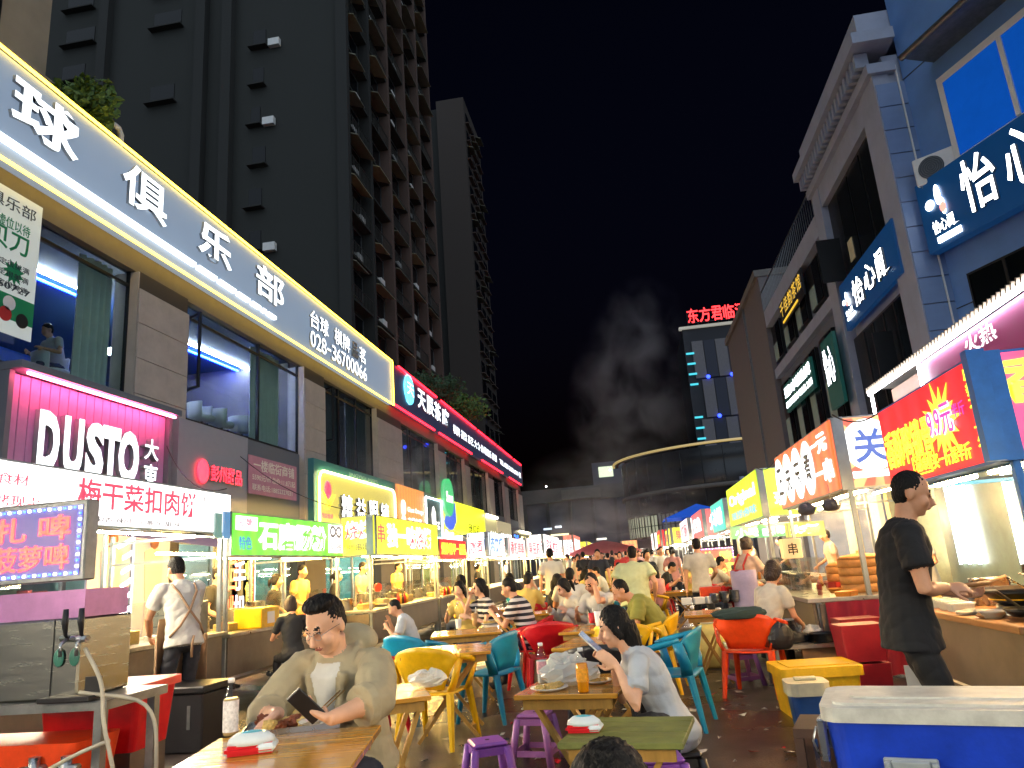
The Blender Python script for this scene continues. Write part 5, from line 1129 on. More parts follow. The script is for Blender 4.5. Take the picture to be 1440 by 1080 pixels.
t = thing('white_bin', 'cream waste basket beside the yellow drum', 'bin', (x + .28, y - .05, 0)); MB().lathe([(.11, 0), (.14, .3), (.145, .3), (.12, .02)], n=18).build('body', mat('cream_lid'), t); MB().lathe([(.145, .29), (.15, .31), (.14, .31)], n=18, caps=False).build('rim', WHITEP, t)
# dark jacket on the orange red chair
o = crumple('draped_jacket', 'dark green jacket hung over the back of the orange red armchair', 'jacket', (.95, 7.86, .74), .26, .06, .06, mat('jacket_cloth', '#2e4040', .9, var=.2), 21, .25)
o = crumple('shoulder_bag', 'black shoulder bag tucked in the arm of the orange red armchair', 'bag', (1.3, 7.85, .44), .12, .07, .13, mat('bag_black', '#15161c', .5), 22, .2)
# ------------------------------------------------------------ cooking gear on the right counters
def pot(label, loc, r=.13, h=.2, m=STEEL, group=None):
    t = thing('steel_pot', label, 'pot', loc, 0, group); MB().lathe([(r * .97, 0), (r, .01), (r, h), (r * 1.05, h + .004), (r * .96, h - .002), (r * .95, .02), (.01, .02)], n=22).build('body', m, t)
    for s in (-1, 1): MB().tube([(s * r, -.035, h * .78), (s * (r + .03), -.03, h * .8), (s * (r + .03), .03, h * .8), (s * r, .035, h * .78)], .006, 6).build('handle', m, t)
    return t
CT0 = .84
t = thing('wok', 'blackened wok on the near right counter with yellow broth', 'wok', (2.62, 5.75, CT0)); MB().lathe([(.08, .02), (.2, .08), (.29, .17), (.3, .172), (.2, .095), (.01, .04)], n=26).build('bowl', mat('wok_black', '#1c1c1e', .35, metal=.6), t); MB().lathe([(.01, .1), (.235, .1), (.235, .108), (.01, .108)], n=24).build('broth', mat('broth', '#e0a818', .2, var=.2), t); MB().lathe([(.2, 0), (.2, .06), (.18, .06), (.18, 0)], n=20, caps=False).build('burner_ring', STEELD, t)
pot('tall steel stock pot behind the wok', (3.0, 6.2, CT0), .16, .3); pot('yellow lidded stock pot near the blue post', (2.75, 6.6, CT0), .14, .2)
for k, (x, y) in enumerate(((2.45, 6.9), (2.6, 7.1), (3.2, 5.6), (3.3, 6.7))): 
    t = thing('spice_jar', 'small spice jar on the duck neck counter', 'jar', (x, y, CT0), 0, 'spice jars on the duck neck counter'); MB().lathe([(.035, 0), (.037, .01), (.037, .09), (.03, .1)], n=14).build('body', mat('jar_%d' % (k % 2), ('#c8a840', '#7a2018')[k % 2], .3), t); MB().lathe([(.032, .1), (.032, .125), (.01, .127)], n=14).build('lid', PL_R if k % 2 else WHITEP, t)
for k in range(4): t = thing('takeaway_box', 'clear takeaway box on the duck neck counter edge', 'box', (2.35 + .02 * k, 6.2 + .2 * k, CT0), R(10 * k), 'takeaway boxes on the duck neck counter'); rslab(-.09, .09, -.06, .06, .02, 0, .05, .85).build('tray', BAGM, t); rslab(-.095, .095, -.065, .065, .02, .0505, .062).build('lid', BAGM, t)
crumple('cleaning_cloth', 'folded pale cloth on the near right counter', 'cloth', (2.3, 5.9, CT0), .1, .07, .02, mat('cloth_grey', '#b8b4a8', .9), 61, .3); crumple('steamed_bun', 'flat bread lying on paper on the near right counter', 'bread', (2.3, 5.6, CT0), .09, .06, .025, mat('bread', '#b88a58', .7, var=.3, scale=30), 62, .15)
bk = thing('menu_stand', 'blue menu stand on the back of the duck neck counter', 'sign', (3.35, 6.9, CT0), R(-20)); bx('card', glow('#4a9ac0', .4, False), bk, -.12, .12, 0, .01, .03, .3); bx('foot', PL_K, bk, -.1, .1, -.04, .04, 0, .028)
CT1 = .84
WICK = mat('steamer_bamboo', '#c88a48', .6, var=.25, scale=10, bump=.3, bscale=60)
for k, (x, y) in enumerate(((2.55, 9.3), (2.62, 10.2))):
    t = thing('bamboo_steamer', ('tall bamboo steamer at the near end of the oden counter', 'bamboo steamer behind the first one on the oden counter')[k], 'steamer', (x, y, CT1))
    for j in range(4 - k): MB().lathe([(.24, .0), (.25, .005), (.25, .085), (.24, .09)], n=28).build('basket', WICK, t, (0, 0, .092 * j))
    MB().lathe([(.25, 0), (.2, .04), (.03, .06), (.03, .09), (.005, .09)], n=28).build('lid', WICK, t, (0, 0, .092 * (4 - k)))
for k in range(4): pot('steel soup pot on the oden counter', (2.1 + .03 * k, 10.5 + .35 * k, CT1), .13, .2, group='soup pots on the oden counter')
for k in range(4): pot('steel pot on the lime stall counter', (2.15, 14.5 + .8 * k, .86), .16, .24, group='pots on the lime stall counter')
pot('shiny steel kettle pot on the ground shelf by the grey shirt woman', (1.48, 8.5, .45), .12, .2)
sh = thing('low_work_table', 'low steel work table loaded with pans beside the grey shirt woman', 'table', (1.55, 8.35, 0)); bx('top', CTOP, sh, -.3, .4, -.3, .4, .41, .445)
for x in (-.27, .37):
    for y in (-.27, .37): bx('leg', POST, sh, x - .015, x + .015, y - .015, y + .015, 0, .409)
pot('black handled pan on the low work table', (1.78, 8.25, .445), .14, .08, mat('wok_black')); crumple('foil_bundle', 'crumpled foil and plastic on the low work table', 'foil', (1.7, 8.55, .446), .12, .1, .07, BAGM, 90, .5)
cb = thing('cardboard_sheet', 'brown cardboard sheet leaning under the oden counter', 'cardboard', (1.72, 8.0, 0), R(10)); MB().add([(-.2, 0, 0), (.2, 0, 0), (.22, .12, .42), (-.18, .12, .42), (-.2, .02, 0), (.2, .02, 0), (.22, .14, .42), (-.18, .14, .42)], [(0, 1, 2, 3), (4, 7, 6, 5), (0, 4, 5, 1), (2, 6, 7, 3), (1, 5, 6, 2), (0, 3, 7, 4)]).build('sheet', mat('cardboard', '#8a6a48', .8, var=.1), cb)
for k, (x, y, c) in enumerate(((1.95, 7.6, PL_R), (2.1, 8.2, PL_R))): t = thing('folding_crate', ('dark red plastic crate stack between the two right stalls', 'red folding crate under the oden counter')[k], 'crate', (x, y, 0), R(5)); [rslab(-.2, .2, -.15, .15, .02, .34 * j, .34 * j + .32, .9).build('crate', mat('crate_red', '#8a1424', .45), t) for j in range(2)]
cl = thing('red_curtain', 'dark red cloth hung under the oden counter end', 'cloth', (2.02, 8.52, 0)); MB().grid([[(x, .03 * math.sin(x * 40), z) for z in (.05, .4, .8)] for x in np.linspace(-.1, .8, 30)]).build('cloth', mat('red_cloth', '#8a1830', .85, var=.15), cl)
tag(crumple('bottle_bag', 'clear bag of bottles under the near right counter', 'bag', (2.75, 5.9, .312), .16, .14, .1, BAGM, 66, .5), 'clear bag of bottles under the near right counter', 'bag')
t = thing('sauce_bottle', 'red sauce carton under the near right counter', 'bottle', (2.5, 6.1, .312)); bx('carton', PL_R, t, -.05, .05, -.04, .04, 0, .22, .005); MB().cyl((0, 0, .221), (0, 0, .25), .02).build('cap', WHITEP, t)
# hanging lamp heads and bags under the oden roof
for k, (px, py) in enumerate(((1135, 722), (1170, 716), (1112, 770))):
    x, z = onY(px, py, 8.9); t = thing('hanging_bag', ('dark plastic bag hanging under the oden sign corner', 'grey hood lamp hanging under the oden sign', 'yellow paper lantern hanging over the oden counter')[k], ('bag', 'lamp', 'lantern')[k], (x, 8.9, z)); 
    if k == 2: bx('box', glow('#f0b060', .9, True), t, -.1, .1, -.1, .1, -.12, .1, .01); text(t, '串', -.05, -.08, .05, .05, -.101, mat('black_print'), .02)
    else: crumple('sack', None, None, (0, 0, -.02), .09, .08, .07, mat('hood_grey', '#4c4c54', .5), 70 + k, .3, t)
    MB().cyl((0, 0, .05), (0, 0, .28), .004, n=5).build('string', POST, t)
# ------------------------------------------------------------ left foreground: beer taps, boxes
YD = 3.9; xr, _z = onY(150, 985, YD); ZD = _z
dk = thing('beer_table', 'steel framed table carrying the beer tap cabinet at the left', 'table', (xr, YD, 0)); bx('top', STEELD, dk, -1.6, 0, 0, .55, ZD - .05, ZD)
for x in (-1.5, -.06): 
    for y in (.04, .5): bx('leg', STEELD, dk, x - .025, x + .025, y - .025, y + .025, 0, ZD - .051)
bx('brace', STEELD, dk, -1.5, -.06, .02, .05, .28, .32)
xb_, zt_ = onY(118, 868, YD + .1)
bc = thing('beer_cabinet', 'steel beer dispenser cabinet with two black tap handles', 'dispenser', (xb_, YD + .08, ZD)); Hc = zt_ - ZD
bx('cabinet', mat('brushed_steel', '#9a978c', .25, metal=.9, var=.15, scale=3, stretch=(1, 1, 12)), bc, -.95, 0, 0, .45, .003, Hc, .012); bx('seam', BLACKM, bc, -.17, -.165, -.004, .0, .01, Hc); bx('grille_top', mat('pink_mesh', '#b07ab0', .4, metal=.4), bc, -.95, 0, .02, .4, Hc + .002, Hc + .16)
tp = MB().cyl((-.1, -.02, Hc * .76), (.12, -.09, Hc * .74), .018, n=10).build('tap_bar', STEEL, bc)
for k in (0, 1):
    x = -.02 + k * .1; o = MB().tube([(x, -.07, Hc * .76), (x, -.09, Hc * .8), (x, -.1, Hc * .95), (x, -.1, Hc * 1.12)], [.008, .01, .018, .014], 10).build('tap_handle', PL_K, bc); MB().tube([(x, -.08, Hc * .75), (x, -.12, Hc * .7), (x, -.12, Hc * .55)], .01, 8).build('spout', STEEL, o)
for k in (0, 1): MB().ell((-.12 + k * .1, -.01, Hc * .52), .035, .006, .05).build('badge', mat('badge_green', '#3a7a68', .4), bc)
text(bc, 'BEER', -.3, Hc * .78, -.2, Hc * .82, -.003, BLACKM, .0) if False else None
dt = thing('drip_tray', 'black drip tray in front of the beer taps', 'tray', (xb_ + .05, YD - .02, ZD)); bx('tray', PL_K, dt, -.2, .12, -.02, .1, .003, .03, .005); bx('splash_guard', PL_K, dt, .0, .1, .1, .11, .03, .12)
def smoothline(P, n=6):
    P = [Vector(p) for p in P]; Q = [P[0] * 2 - P[1]] + P + [P[-1] * 2 - P[-2]]; o = []
    for i in range(1, len(Q) - 2):
        a, b, c, d = Q[i-1:i+3]
        for j in range(n):
            t = j / n; o.append(.5 * (2 * b + (c - a) * t + (2 * a - 5 * b + 4 * c - d) * t * t + (3 * b - a - 3 * c + d) * t ** 3))
    return o + [P[-1]]
for k, pts in enumerate(([(xb_ + .1, YD, ZD + .28), (xb_ + .25, YD - .05, ZD + .1), (xb_ + .32, YD - .1, ZD - .1), (xb_ + .4, YD - .1, ZD - .4), (xb_ + .3, YD - .05, ZD - .6), (xb_ + .1, YD, ZD - .62)],
    [(xb_ + .08, YD, ZD + .05), (xb_ + .42, YD + .1, ZD - .05), (xb_ + .5, YD + .1, ZD - .35), (xb_ + .46, YD + .1, ZD - .75)], [(xb_ - .1, YD - .02, ZD - .35), (xb_ + .15, YD - .06, ZD - .25), (xb_ + .3, YD - .02, ZD - .2)])):
    pts = smoothline(pts)
    tag(MB().tube(pts, .011, 8).build('beer_hose', mat('hose', '#b8b09c', .5)), ('pale beer hose looping down from the tap spout', 'pale beer hose hanging to the ground beside the black box', 'pale beer hose coming out below the table top')[k], 'hose')
for k in range(2): t = thing('gas_valve', 'brass gas valve under the beer table', 'valve', (xb_ - .05 - k * .2, YD + .1, .5), R(40 * k), 'gas valves under the beer table'); MB().cyl((0, 0, -.5), (0, 0, -.12), .11, n=18).build('keg', STEEL, t); MB().cyl((0, 0, -.12), (0, 0, .06), .03).build('stem', STEEL, t); MB().cyl((-.08, 0, .0), (.08, 0, .0), .02).build('cross_pipe', STEEL, t)
x, y = onZ(195, 1000, .55); 
t = thing('red_tub', 'red plastic tub beside the beer cabinet', 'tub', (-3.55, 4.7, 0), R(4)); rslab(-.33, .35, -.22, .25, .05, .45, .82, .88).build('body', PL_R, t); rslab(-.36, .38, -.25, .28, .06, .8, .85).build('rim', plastic('light_red', '#d84838'), t, bevel=.008); bx('support', CFRONT, t, -.3, .3, -.2, .2, 0, .449)
t = thing('orange_tub', 'orange red tub on the ground under the beer table', 'tub', (-3.75, 4.12, 0)); rslab(-.55, .55, -.1, .28, .05, .3, .62, .9).build('body', PL_O, t); bx('support', CFRONT, t, -.5, .5, -.05, .25, 0, .299)
bl_ = onZ(165, 1064); brr = onZ(283, 1060)
t = thing('black_chest', 'black insulated chest on the ground behind the beer table', 'box', (bl_[0], bl_[1], 0), math.atan2(brr[1] - bl_[1], brr[0] - bl_[0])); Wc = math.hypot(brr[0] - bl_[0], brr[1] - bl_[1])
bx('body', PL_K, t, 0, Wc, 0, .5, 0, .5, .015); bx('lid', PL_K, t, -.015, Wc + .015, -.015, .515, .502, .56, .01); bx('clasp', STEEL, t, Wc * .45, Wc * .5, -.03, -.0155, .44, .54); bx('strap', STEELD, t, Wc * .82, Wc * .86, -.006, -.001, .2, .4)
# counter goods, left row
q = random.Random(12)
gds = [('pancake', A_, 4.4, '.9'), ('rice roll', B_, 3.6, ''), ('barbecue', C_, 4.3, ''), ('clam pot', D_, 2.7, '')]
for nm, root, L, _ in gds:
    ct = .9 if nm == 'pancake' else .86; lx, ly = root.location.x, root.location.y
    for k in range(3 if nm != 'barbecue' else 5): pot('steel pot on the %s stall counter' % nm, (lx - .75 + .1 * (k % 2), ly + .5 + k * .75, ct), .14 + .03 * (k % 2), .2 + .06 * (k % 3), group='pots on the %s stall counter' % nm)
    for k in range(4): tag(MB().box(-.16, .16, -.11, .11, 0, .1 + .04 * (k % 2)).build('food_container', mat('cont_%d' % (k % 3), ('#d8b060', '#c8b48a', '#a8a49a')[k % 3], .45), None, (lx - .4, ly + .6 + k * .8, ct), R(90), .01), 'food container on the %s stall counter' % nm, 'container', 'food containers on the %s stall counter' % nm)
    for k in range(5): tag(MB().lathe([(.03, 0), (.032, .14), (.012, .17), (.012, .19)], n=12).build('sauce_bottle', mat('sauce_%d' % (k % 3), ('#c02818', '#d8a820', '#403020')[k % 3], .3), None, (lx - .18, ly + .9 + k * .13 + (.9 if nm == 'barbecue' else 0), ct)), 'squeeze sauce bottle on the %s stall counter' % nm, 'bottle', 'sauce bottles on the %s stall counter' % nm)
t = thing('yellow_box', 'bright yellow food box standing at the rice roll counter', 'box', (-5.15, 9.7, .86)); bx('box', PL_Y, t, -.2, .2, -.25, .25, 0, .26, .01); bx('card', WHITEP, t, .201, .206, -.1, .1, .05, .2)
t = thing('drawer_unit', 'grey three drawer unit on the pancake stall end', 'drawers', (-5.4, 8.3, .9)); bx('case', STEELD, t, -.2, .2, -.3, .3, 0, .38, .008); [bx('drawer', CTOP, t, -.18, .18, -.312, -.301, .02 + k * .12, .125 + k * .12) for k in range(3)]
for k, (x, y, c) in enumerate(((-4.75, 13.4, '#e01818'),)): tag(MB().cyl((x, y, 1.22), (x + .03, y - .02, 1.22), .075, n=24).build('red_round_sticker', mat('sticker_red', '#e83010', .5, emit='#e83010', es=.5)), 'round red sticker on the steam pot screen of the barbecue stall', 'sticker')
q = random.Random(55)
for nm, x0, x1, y0, y1, z in (('duck neck', 2.25, 3.4, 5.1, 6.9, .84), ('oden', 1.85, 2.9, 8.7, 11.8, .84), ('lime', 1.9, 2.9, 14.0, 18.2, .86), ('pancake', -5.9, -5.1, 4.6, 8.4, .9), ('rice roll', -5.95, -5.1, 9.0, 12.2, .86), ('barbecue', -5.4, -4.6, 12.9, 16.6, .86)):
    for k in range(9):
        x, y = q.uniform(x0, x1), q.uniform(y0, y1); kind = k % 3; c = q.choice(('#d8b048', '#c8c4b8', '#b02820', '#d88830', '#8a8a88'))
        if kind == 0: o = MB().lathe([(.05, 0), (.085, .05), (.09, .055), (.07, .03), (.01, .012)], n=14).build('food_bowl', mat('bowl_' + c[1:], c, .4), None, (x, y, z)); tag(o, 'food bowl among the clutter of the %s counter' % nm, 'bowl', 'bowls on the %s counter' % nm)
        elif kind == 1: o = MB().lathe([(.028, 0), (.03, .11), (.012, .14), (.012, .165)], n=12).build('condiment_bottle', mat('bowl_' + c[1:], c, .4), None, (x, y, z)); tag(o, 'condiment bottle among the clutter of the %s counter' % nm, 'bottle', 'condiment bottles on the %s counter' % nm)
        else: o = rslab(-.12, .12, -.09, .09, .02, 0, .05 + .04 * (k % 2), .9).build('food_tray', mat('bowl_' + c[1:], c, .4), None, (x, y, z), q.uniform(0, 3)); tag(o, 'shallow food tray among the clutter of the %s counter' % nm, 'tray', 'trays on the %s counter' % nm)
# ------------------------------------------------------------ litter
LM = mat('paper_scrap', '#c8c4b8', .8, var=.15)
q = random.Random(31)
LIT_ = [(q.uniform(540, 1130), q.uniform(945, 1075)) for _ in range(45)]
for k, (px, py) in enumerate(LIT_ + list(((1098, 1018), (990, 1060), (975, 985), (1010, 960), (1000, 978), (975, 1000), (1040, 975), (1075, 1000), (955, 1010), (700, 1005), (690, 985), (720, 1020), (605, 1020), (560, 1010), (575, 1025), (545, 1040), (708, 1035), (1012, 1040), (1060, 1060), (940, 960), (1020, 1000), (880, 1000), (735, 1000), (640, 1000), (1110, 1060)))):
    x, y = onZ(px, py); o = MB(); n = 5; r_ = q.uniform(.012, .05); P = [(r_ * q.uniform(.6, 1.3) * math.cos(2 * math.pi * i / n), r_ * q.uniform(.5, 1.2) * math.sin(2 * math.pi * i / n), q.uniform(.004, .03)) for i in range(n)]
    o.add([(0, 0, .012)] + P, [(0, i + 1, (i + 1) % n + 1) for i in range(n)]); tag(o.build('paper_scrap', LM if k % 7 else PL_R, None, (x, y, .001)), 'scrap of torn paper or tissue lying on the dark ground' if k % 7 else 'red torn wrapper scrap lying on the dark ground', 'litter', 'paper litter on the ground')
# ------------------------------------------------------------ people
SKIN = mat('skin', '#cc9674', .5, var=.08, scale=12, bump=.03, bscale=120); SKIN2 = mat('skin_light', '#dcaa8a', .5, var=.07, scale=12)
HAIRM = mat('black_hair', '#0d0b0b', .6, var=.2, scale=60, spec=.25, bump=.8, bscale=70, stretch=(1, 1, .25)); HAIRB = mat('brown_hair', '#2a1a12', .55, var=.25, scale=60, bump=.7, bscale=70, stretch=(1, 1, .25))
LIP = mat('lips', '#a05a4c', .5, var=0); EYE = mat('eye_dark', '#120e0c', .25, var=0); SHOE = mat('shoe_dark', '#202024', .6, var=.15)
def cloth(name, c='#1a1c22', rough=.85): return mat('cloth_' + name, c, rough, var=.10, scale=5, bump=.45, bscale=11)
CLS = ('skin', 'shirt', 'pants', 'shoe', 'eye', 'lip', 'brow', 'inner')
def ik(a, t, l1, l2, pole):
    a, t, pole = Vector(a), Vector(t), Vector(pole); d = t - a; L = min(d.length, (l1 + l2) * .995); dn = d.normalized(); t = a + dn * L
    x = (l1 * l1 - l2 * l2 + L * L) / (2 * L); h = math.sqrt(max(0, l1 * l1 - x * x)); p = pole - dn * pole.dot(dn)
    p = p.normalized() if p.length > 1e-5 else dn.orthogonal().normalized()
    return a + dn * x + p * h, t
def hand(mb, w, d, n, side, curl, s=1., grip=False):
    """palm + four fingers + thumb; d = direction of the hand, n = palm normal, side = +1 when the thumb leaves towards d x n"""
    d = Vector(d).normalized(); n = Vector(n); n = (n - d * n.dot(d)).normalized(); u = d.cross(n) * side
    mb.loft([(w, u * .024 * s, n * .017 * s), (w + d * .03 * s, u * .034 * s, n * .017 * s), (w + d * .07 * s, u * .041 * s, n * .016 * s), (w + d * .094 * s, u * .038 * s, n * .012 * s)], 10)
    for k, (o, ln) in enumerate(((.029, .068), (.010, .078), (-.010, .072), (-.028, .058))):
        p = w + d * .088 * s + u * o * s; pts = [p]; a = R(curl * .5 + k * 3); seg = (.42, .32, .26)
        for q_ in range(3):
            dd = d * math.cos(a) + n * math.sin(a); p = p + dd * ln * s * seg[q_]; pts.append(p); a += R(curl * .8)
        mb.tube(pts, [.0095 * s, .009 * s, .0083 * s, .0065 * s], 7)
    p = w + d * .025 * s + u * .026 * s; t1 = p + (d * .5 + u * .75 + n * .3).normalized() * .036 * s; t2 = t1 + (d * .85 + u * .25 + n * .45).normalized() * .032 * s; t3 = t2 + (d * .9 - u * .05 + n * .5).normalized() * .024 * s
    mb.tube([p, t1, t2, t3], [.014 * s, .0115 * s, .0105 * s, .008 * s], 7)
PROTO = {}
def person(label, loc, rz, P, outfit, group=None, vox=.012, key=None, cat='person'):
    """P: pose in local metres, figure faces -y"""
    k = P.get('H', 1.7) / 1.7; fem = P.get('fem', False); fat = P.get('fat', 1.); lod = vox
    M = {c: MB() for c in CLS}; X = Vector((1, 0, 0))
    pel = Vector(P.get('pelvis', (0, 0, .93 * k))); l0, l1_ = R(P.get('lean', 3)), R(P.get('lean2', P.get('lean', 3) + 6)); sd = R(P.get('side', 0)); tw = R(P.get('twist', 0))
    def spine(t):
        a = l0 + (l1_ - l0) * t; return Vector((math.sin(sd), -math.sin(a), math.cos(a))).normalized()
    pts = [pel]; N = 8
    for i in range(N): pts.append(pts[-1] + spine((i + .5) / N) * (.52 * k / N))
    def at(t):
        f = t * N; i = min(int(f), N - 1); return pts[i].lerp(pts[i + 1], f - i)
    def ax(t):
        d = spine(t); a = Matrix.Rotation(tw * t, 3, 'Z') @ X; a = (a - d * a.dot(d)).normalized(); return a, d.cross(a)
    sw = (.165 if fem else .19) * k * (1 + (fat - 1) * .45)
    loose = P.get('loose', 1.06)
    sh = M['shirt']; rings = []
    hem = P.get('hem', .10)
    seated = P.get('seated', False)
    prof = [(-.02, .155, .125), (.12, .152, .115), (.32, .142, .108), (.55, .155, .117), (.75, .168, .118), (.90, .155, .102), (1.0, .095, .075), (1.04, .062, .058)]
    if fem: prof = [(-.02, .158, .12), (.12, .15, .108), (.32, .125, .095), (.55, .138, .108), (.72, .148, .112), (.88, .138, .092), (.98, .085, .066), (1.03, .055, .052)]
    if not seated:
        a, b = ax(0); rings.append((pel - Vector((0, 0, hem * k + .02)), a * .168 * k * loose * fat, b * .135 * k * loose * fat))
    for t, rx, ry in prof:
        a, b = ax(max(0, min(1, t))); c = at(max(0, min(1, t))) + (spine(1) * (t - 1) * .5 * k if t > 1 else Vector((0, 0, 0)))
        g = loose * fat if t < .95 else loose
        rings.append((c, a * rx * k * g, b * ry * k * g * (1.12 if fat > 1.05 and t < .6 else 1)))
    sh.loft(rings, 18)
    if seated: sh.ell(pel + Vector((0, .01, .0)), .165 * k * loose * fat, .135 * k * loose * fat, .12 * k)
    top = at(1.0); aS, bS = ax(.95)
    neckd = R(P.get('neck', P.get('lean2', 10) * .6 + 12)); nb = top
    hy, hp, hr = R(P.get('yaw', 0)), R(P.get('pitch', 0)), R(P.get('roll', 0))
    hd = nb + Vector((math.sin(sd) * .05, -math.sin(neckd), math.cos(neckd))) * (.165 * k)
    Hm = (Matrix.Rotation(hy, 3, 'Z') @ Matrix.Rotation(hr, 3, 'Y') @ Matrix.Rotation(hp, 3, 'X'))
    s = M['skin']; hs = k * P.get('head', 1.0)
    def hp_(x, y, z): return hd + Hm @ (Vector((x, y, z)) * hs)
    s.tube([at(.93), nb.lerp(hd, .25), hp_(0, .02, -.06)], [.062 * k, .056 * k, .054 * k], 12)
    s.ell(hp_(0, .005, .025), .073 * hs, .09 * hs, .095 * hs, Hm); jw = 1.0 + (fat - 1) * .9
    s.ell(hp_(0, -.028, -.05), .058 * hs * jw, .058 * hs, .066 * hs, Hm); s.ell(hp_(0, -.055, -.092), .03 * hs * jw, .024 * hs, .02 * hs, Hm)
    for sx in (-1, 1): s.ell(hp_(sx * .042 * jw, -.06, -.035), .028 * hs, .026 * hs, .03 * hs, Hm); s.ell(hp_(sx * .073, .012, -.012), .012 * hs, .02 * hs, .032 * hs, Hm)
    s.tube([hp_(0, -.083, .012), hp_(0, -.1, -.018), hp_(0, -.112, -.036), hp_(0, -.094, -.046)], [.009 * hs, .011 * hs, .016 * hs, .011 * hs], 8)
    if vox <= .0125:
        for sx in (-1, 1):
            M['eye'].ell(hp_(sx * .03, -.083, .006), .013 * hs, .006 * hs, .0045 * hs, Hm); M['brow'].tube([hp_(sx * .016, -.088, .026), hp_(sx * .032, -.085, .031), hp_(sx * .046, -.076, .026)], .003 * hs, 6); s.ell(hp_(sx * .03, -.078, .014), .017 * hs, .012 * hs, .008 * hs, Hm)
        M['lip'].tube([hp_(-.02, -.088, -.07), hp_(0, -.098, -.066), hp_(.02, -.088, -.07)], .0058 * hs, 6)
    # arms
    ul, fl_ = .285 * k, .25 * k
    for sx, nm in ((1, 'L'), (-1, 'R')):
        shp = at(.93) + aS * sx * sw - spine(.95) * .02 * k
        tgt = Vector(P.get('hand' + nm, (sx * .24, -.05, .78 * k))); el, wr = ik(shp, tgt, ul, fl_, P.get('pole' + nm, (sx * .6, .6, -.8)))
        ra = (.05 if not fem else .042) * k * (1 + (fat - 1) * .8)
        s.tube([shp, shp.lerp(el, .5), el, el.lerp(wr, .35), wr], [ra, ra * .9, ra * .76, ra * .78, ra * .52], 12)
        hdv = Vector(P['hdir' + nm]) if 'hdir' + nm in P else (wr - el); pn = Vector(P.get('palm' + nm, (-sx, 0, -.2)))
        hand(s, wr, hdv, pn, (1 if sx * 1 > 0 else -1) * P.get('tside' + nm, 1), P.get('curl' + nm, 25), k * .98)
        sl = P.get('sleeve', 'short'); rs = ra * 1.28 * (loose if loose > 1 else 1)
        sh.ell(shp - aS * sx * .012, ra * 1.45, ra * 1.45, ra * 1.45)
        if sl == 'short': e2 = shp.lerp(el, .62); sh.tube([at(.9) + aS * sx * sw * .6, shp, shp.lerp(el, .35), e2], [ra * 1.3, ra * 1.42, rs * 1.03, rs * 1.06], 14)
        elif sl == 'rolled': sh.tube([at(.9) + aS * sx * sw * .6, shp, shp.lerp(el, .5), el, el.lerp(wr, .30)], [ra * 1.3, ra * 1.6, rs * 1.25, rs * 1.12, rs * 1.1], 14); sh.tube([el.lerp(wr, .18), el.lerp(wr, .36)], [rs * 1.2, rs * 1.16], 14)
        else: sh.tube([at(.9) + aS * sx * sw * .6, shp, shp.lerp(el, .5), el, el.lerp(wr, .55), wr], [ra * 1.3, ra * 1.5, rs * 1.08, rs * .98, rs * .9, rs * .8], 14)
        if P.get('rets') is not None: P['rets'][nm] = (el, wr, hdv.normalized())
    # legs
    tl, sl_ = .43 * k, .42 * k; pn_ = M['pants']
    pn_.ell(pel - Vector((0, 0, .03)), .155 * k * (1 + (fat - 1) * .8), .118 * k * (1 + (fat - 1) * .8), .11 * k)
    for sx, nm in ((1, 'L'), (-1, 'R')):
        hip = pel + Vector((sx * .09 * k, 0, -.04)); ft = Vector(P.get('foot' + nm, (sx * .11, 0, .08))); kn, an_ = ik(hip, ft, tl, sl_, P.get('knee' + nm, (sx * .1, -1, .1)))
        rt_ = .082 * k * (1 + (fat - 1) * .7); pn_.tube([hip, hip.lerp(kn, .5), kn, kn.lerp(an_, .4), an_ + (kn - an_) * .04], [rt_, rt_ * .92, rt_ * .74, rt_ * .7, rt_ * .56], 14)
        fd = Vector(P.get('toe' + nm, (sx * .25, -1, 0))).normalized(); M['shoe'].ell(an_ + fd * .065 * k - Vector((0, 0, .035)), .046 * k, .128 * k, .042 * k, Matrix.Rotation(math.atan2(fd.x, -fd.y), 3, 'Z')); M['shoe'].tube([an_ + Vector((0, 0, .03)), an_ - Vector((0, 0, .03))], .046 * k, 10)
    for cl, fn in P.get('extra', []): fn(M[cl], dict(at=at, ax=ax, hp=hp_, Hm=Hm, pel=pel, top=top, k=k, spine=spine, sw=sw))
    # one continuous surface
    allm = MB()
    for c in CLS:
        if M[c].v: allm.add(M[c].v, M[c].f, True)
    def remesh(mb, v, it=3):
        o = bpy.data.objects.new('tmp', mb.mesh('tmp')); TMP.collection.objects.link(o)
        r = o.modifiers.new('r', 'REMESH'); r.mode = 'VOXEL'; r.voxel_size = v; r.use_smooth_shade = True
        q_ = o.modifiers.new('s', 'SMOOTH'); q_.factor = .5; q_.iterations = it
        me = evald(o); old = o.data; bpy.data.objects.remove(o); bpy.data.meshes.remove(old); return me
    me = remesh(allm, vox); me.name = 'person'; me.materials.clear(); used = []
    for c in CLS:
        m_ = outfit.get(c) or {'skin': SKIN, 'shirt': SKIN, 'pants': SHOE, 'shoe': SHOE, 'eye': EYE, 'lip': LIP, 'brow': HAIRM, 'inner': WHITEP}[c]; me.materials.append(m_)
    if vox < .0125: wrinkle = True
    bv = [(i, BVHTree.FromPolygons(M[c].v, M[c].f)) for i, c in enumerate(CLS) if M[c].v]
    nv = len(me.vertices); co = np.zeros(nv * 3); me.vertices.foreach_get('co', co); co = co.reshape(-1, 3)
    bias = {0: 0, 1: -.002, 2: .001, 4: -.002, 5: -.002, 6: -.0005, 7: 0, 3: 0}
    best = np.full(nv, 9.); cls = np.zeros(nv, int)
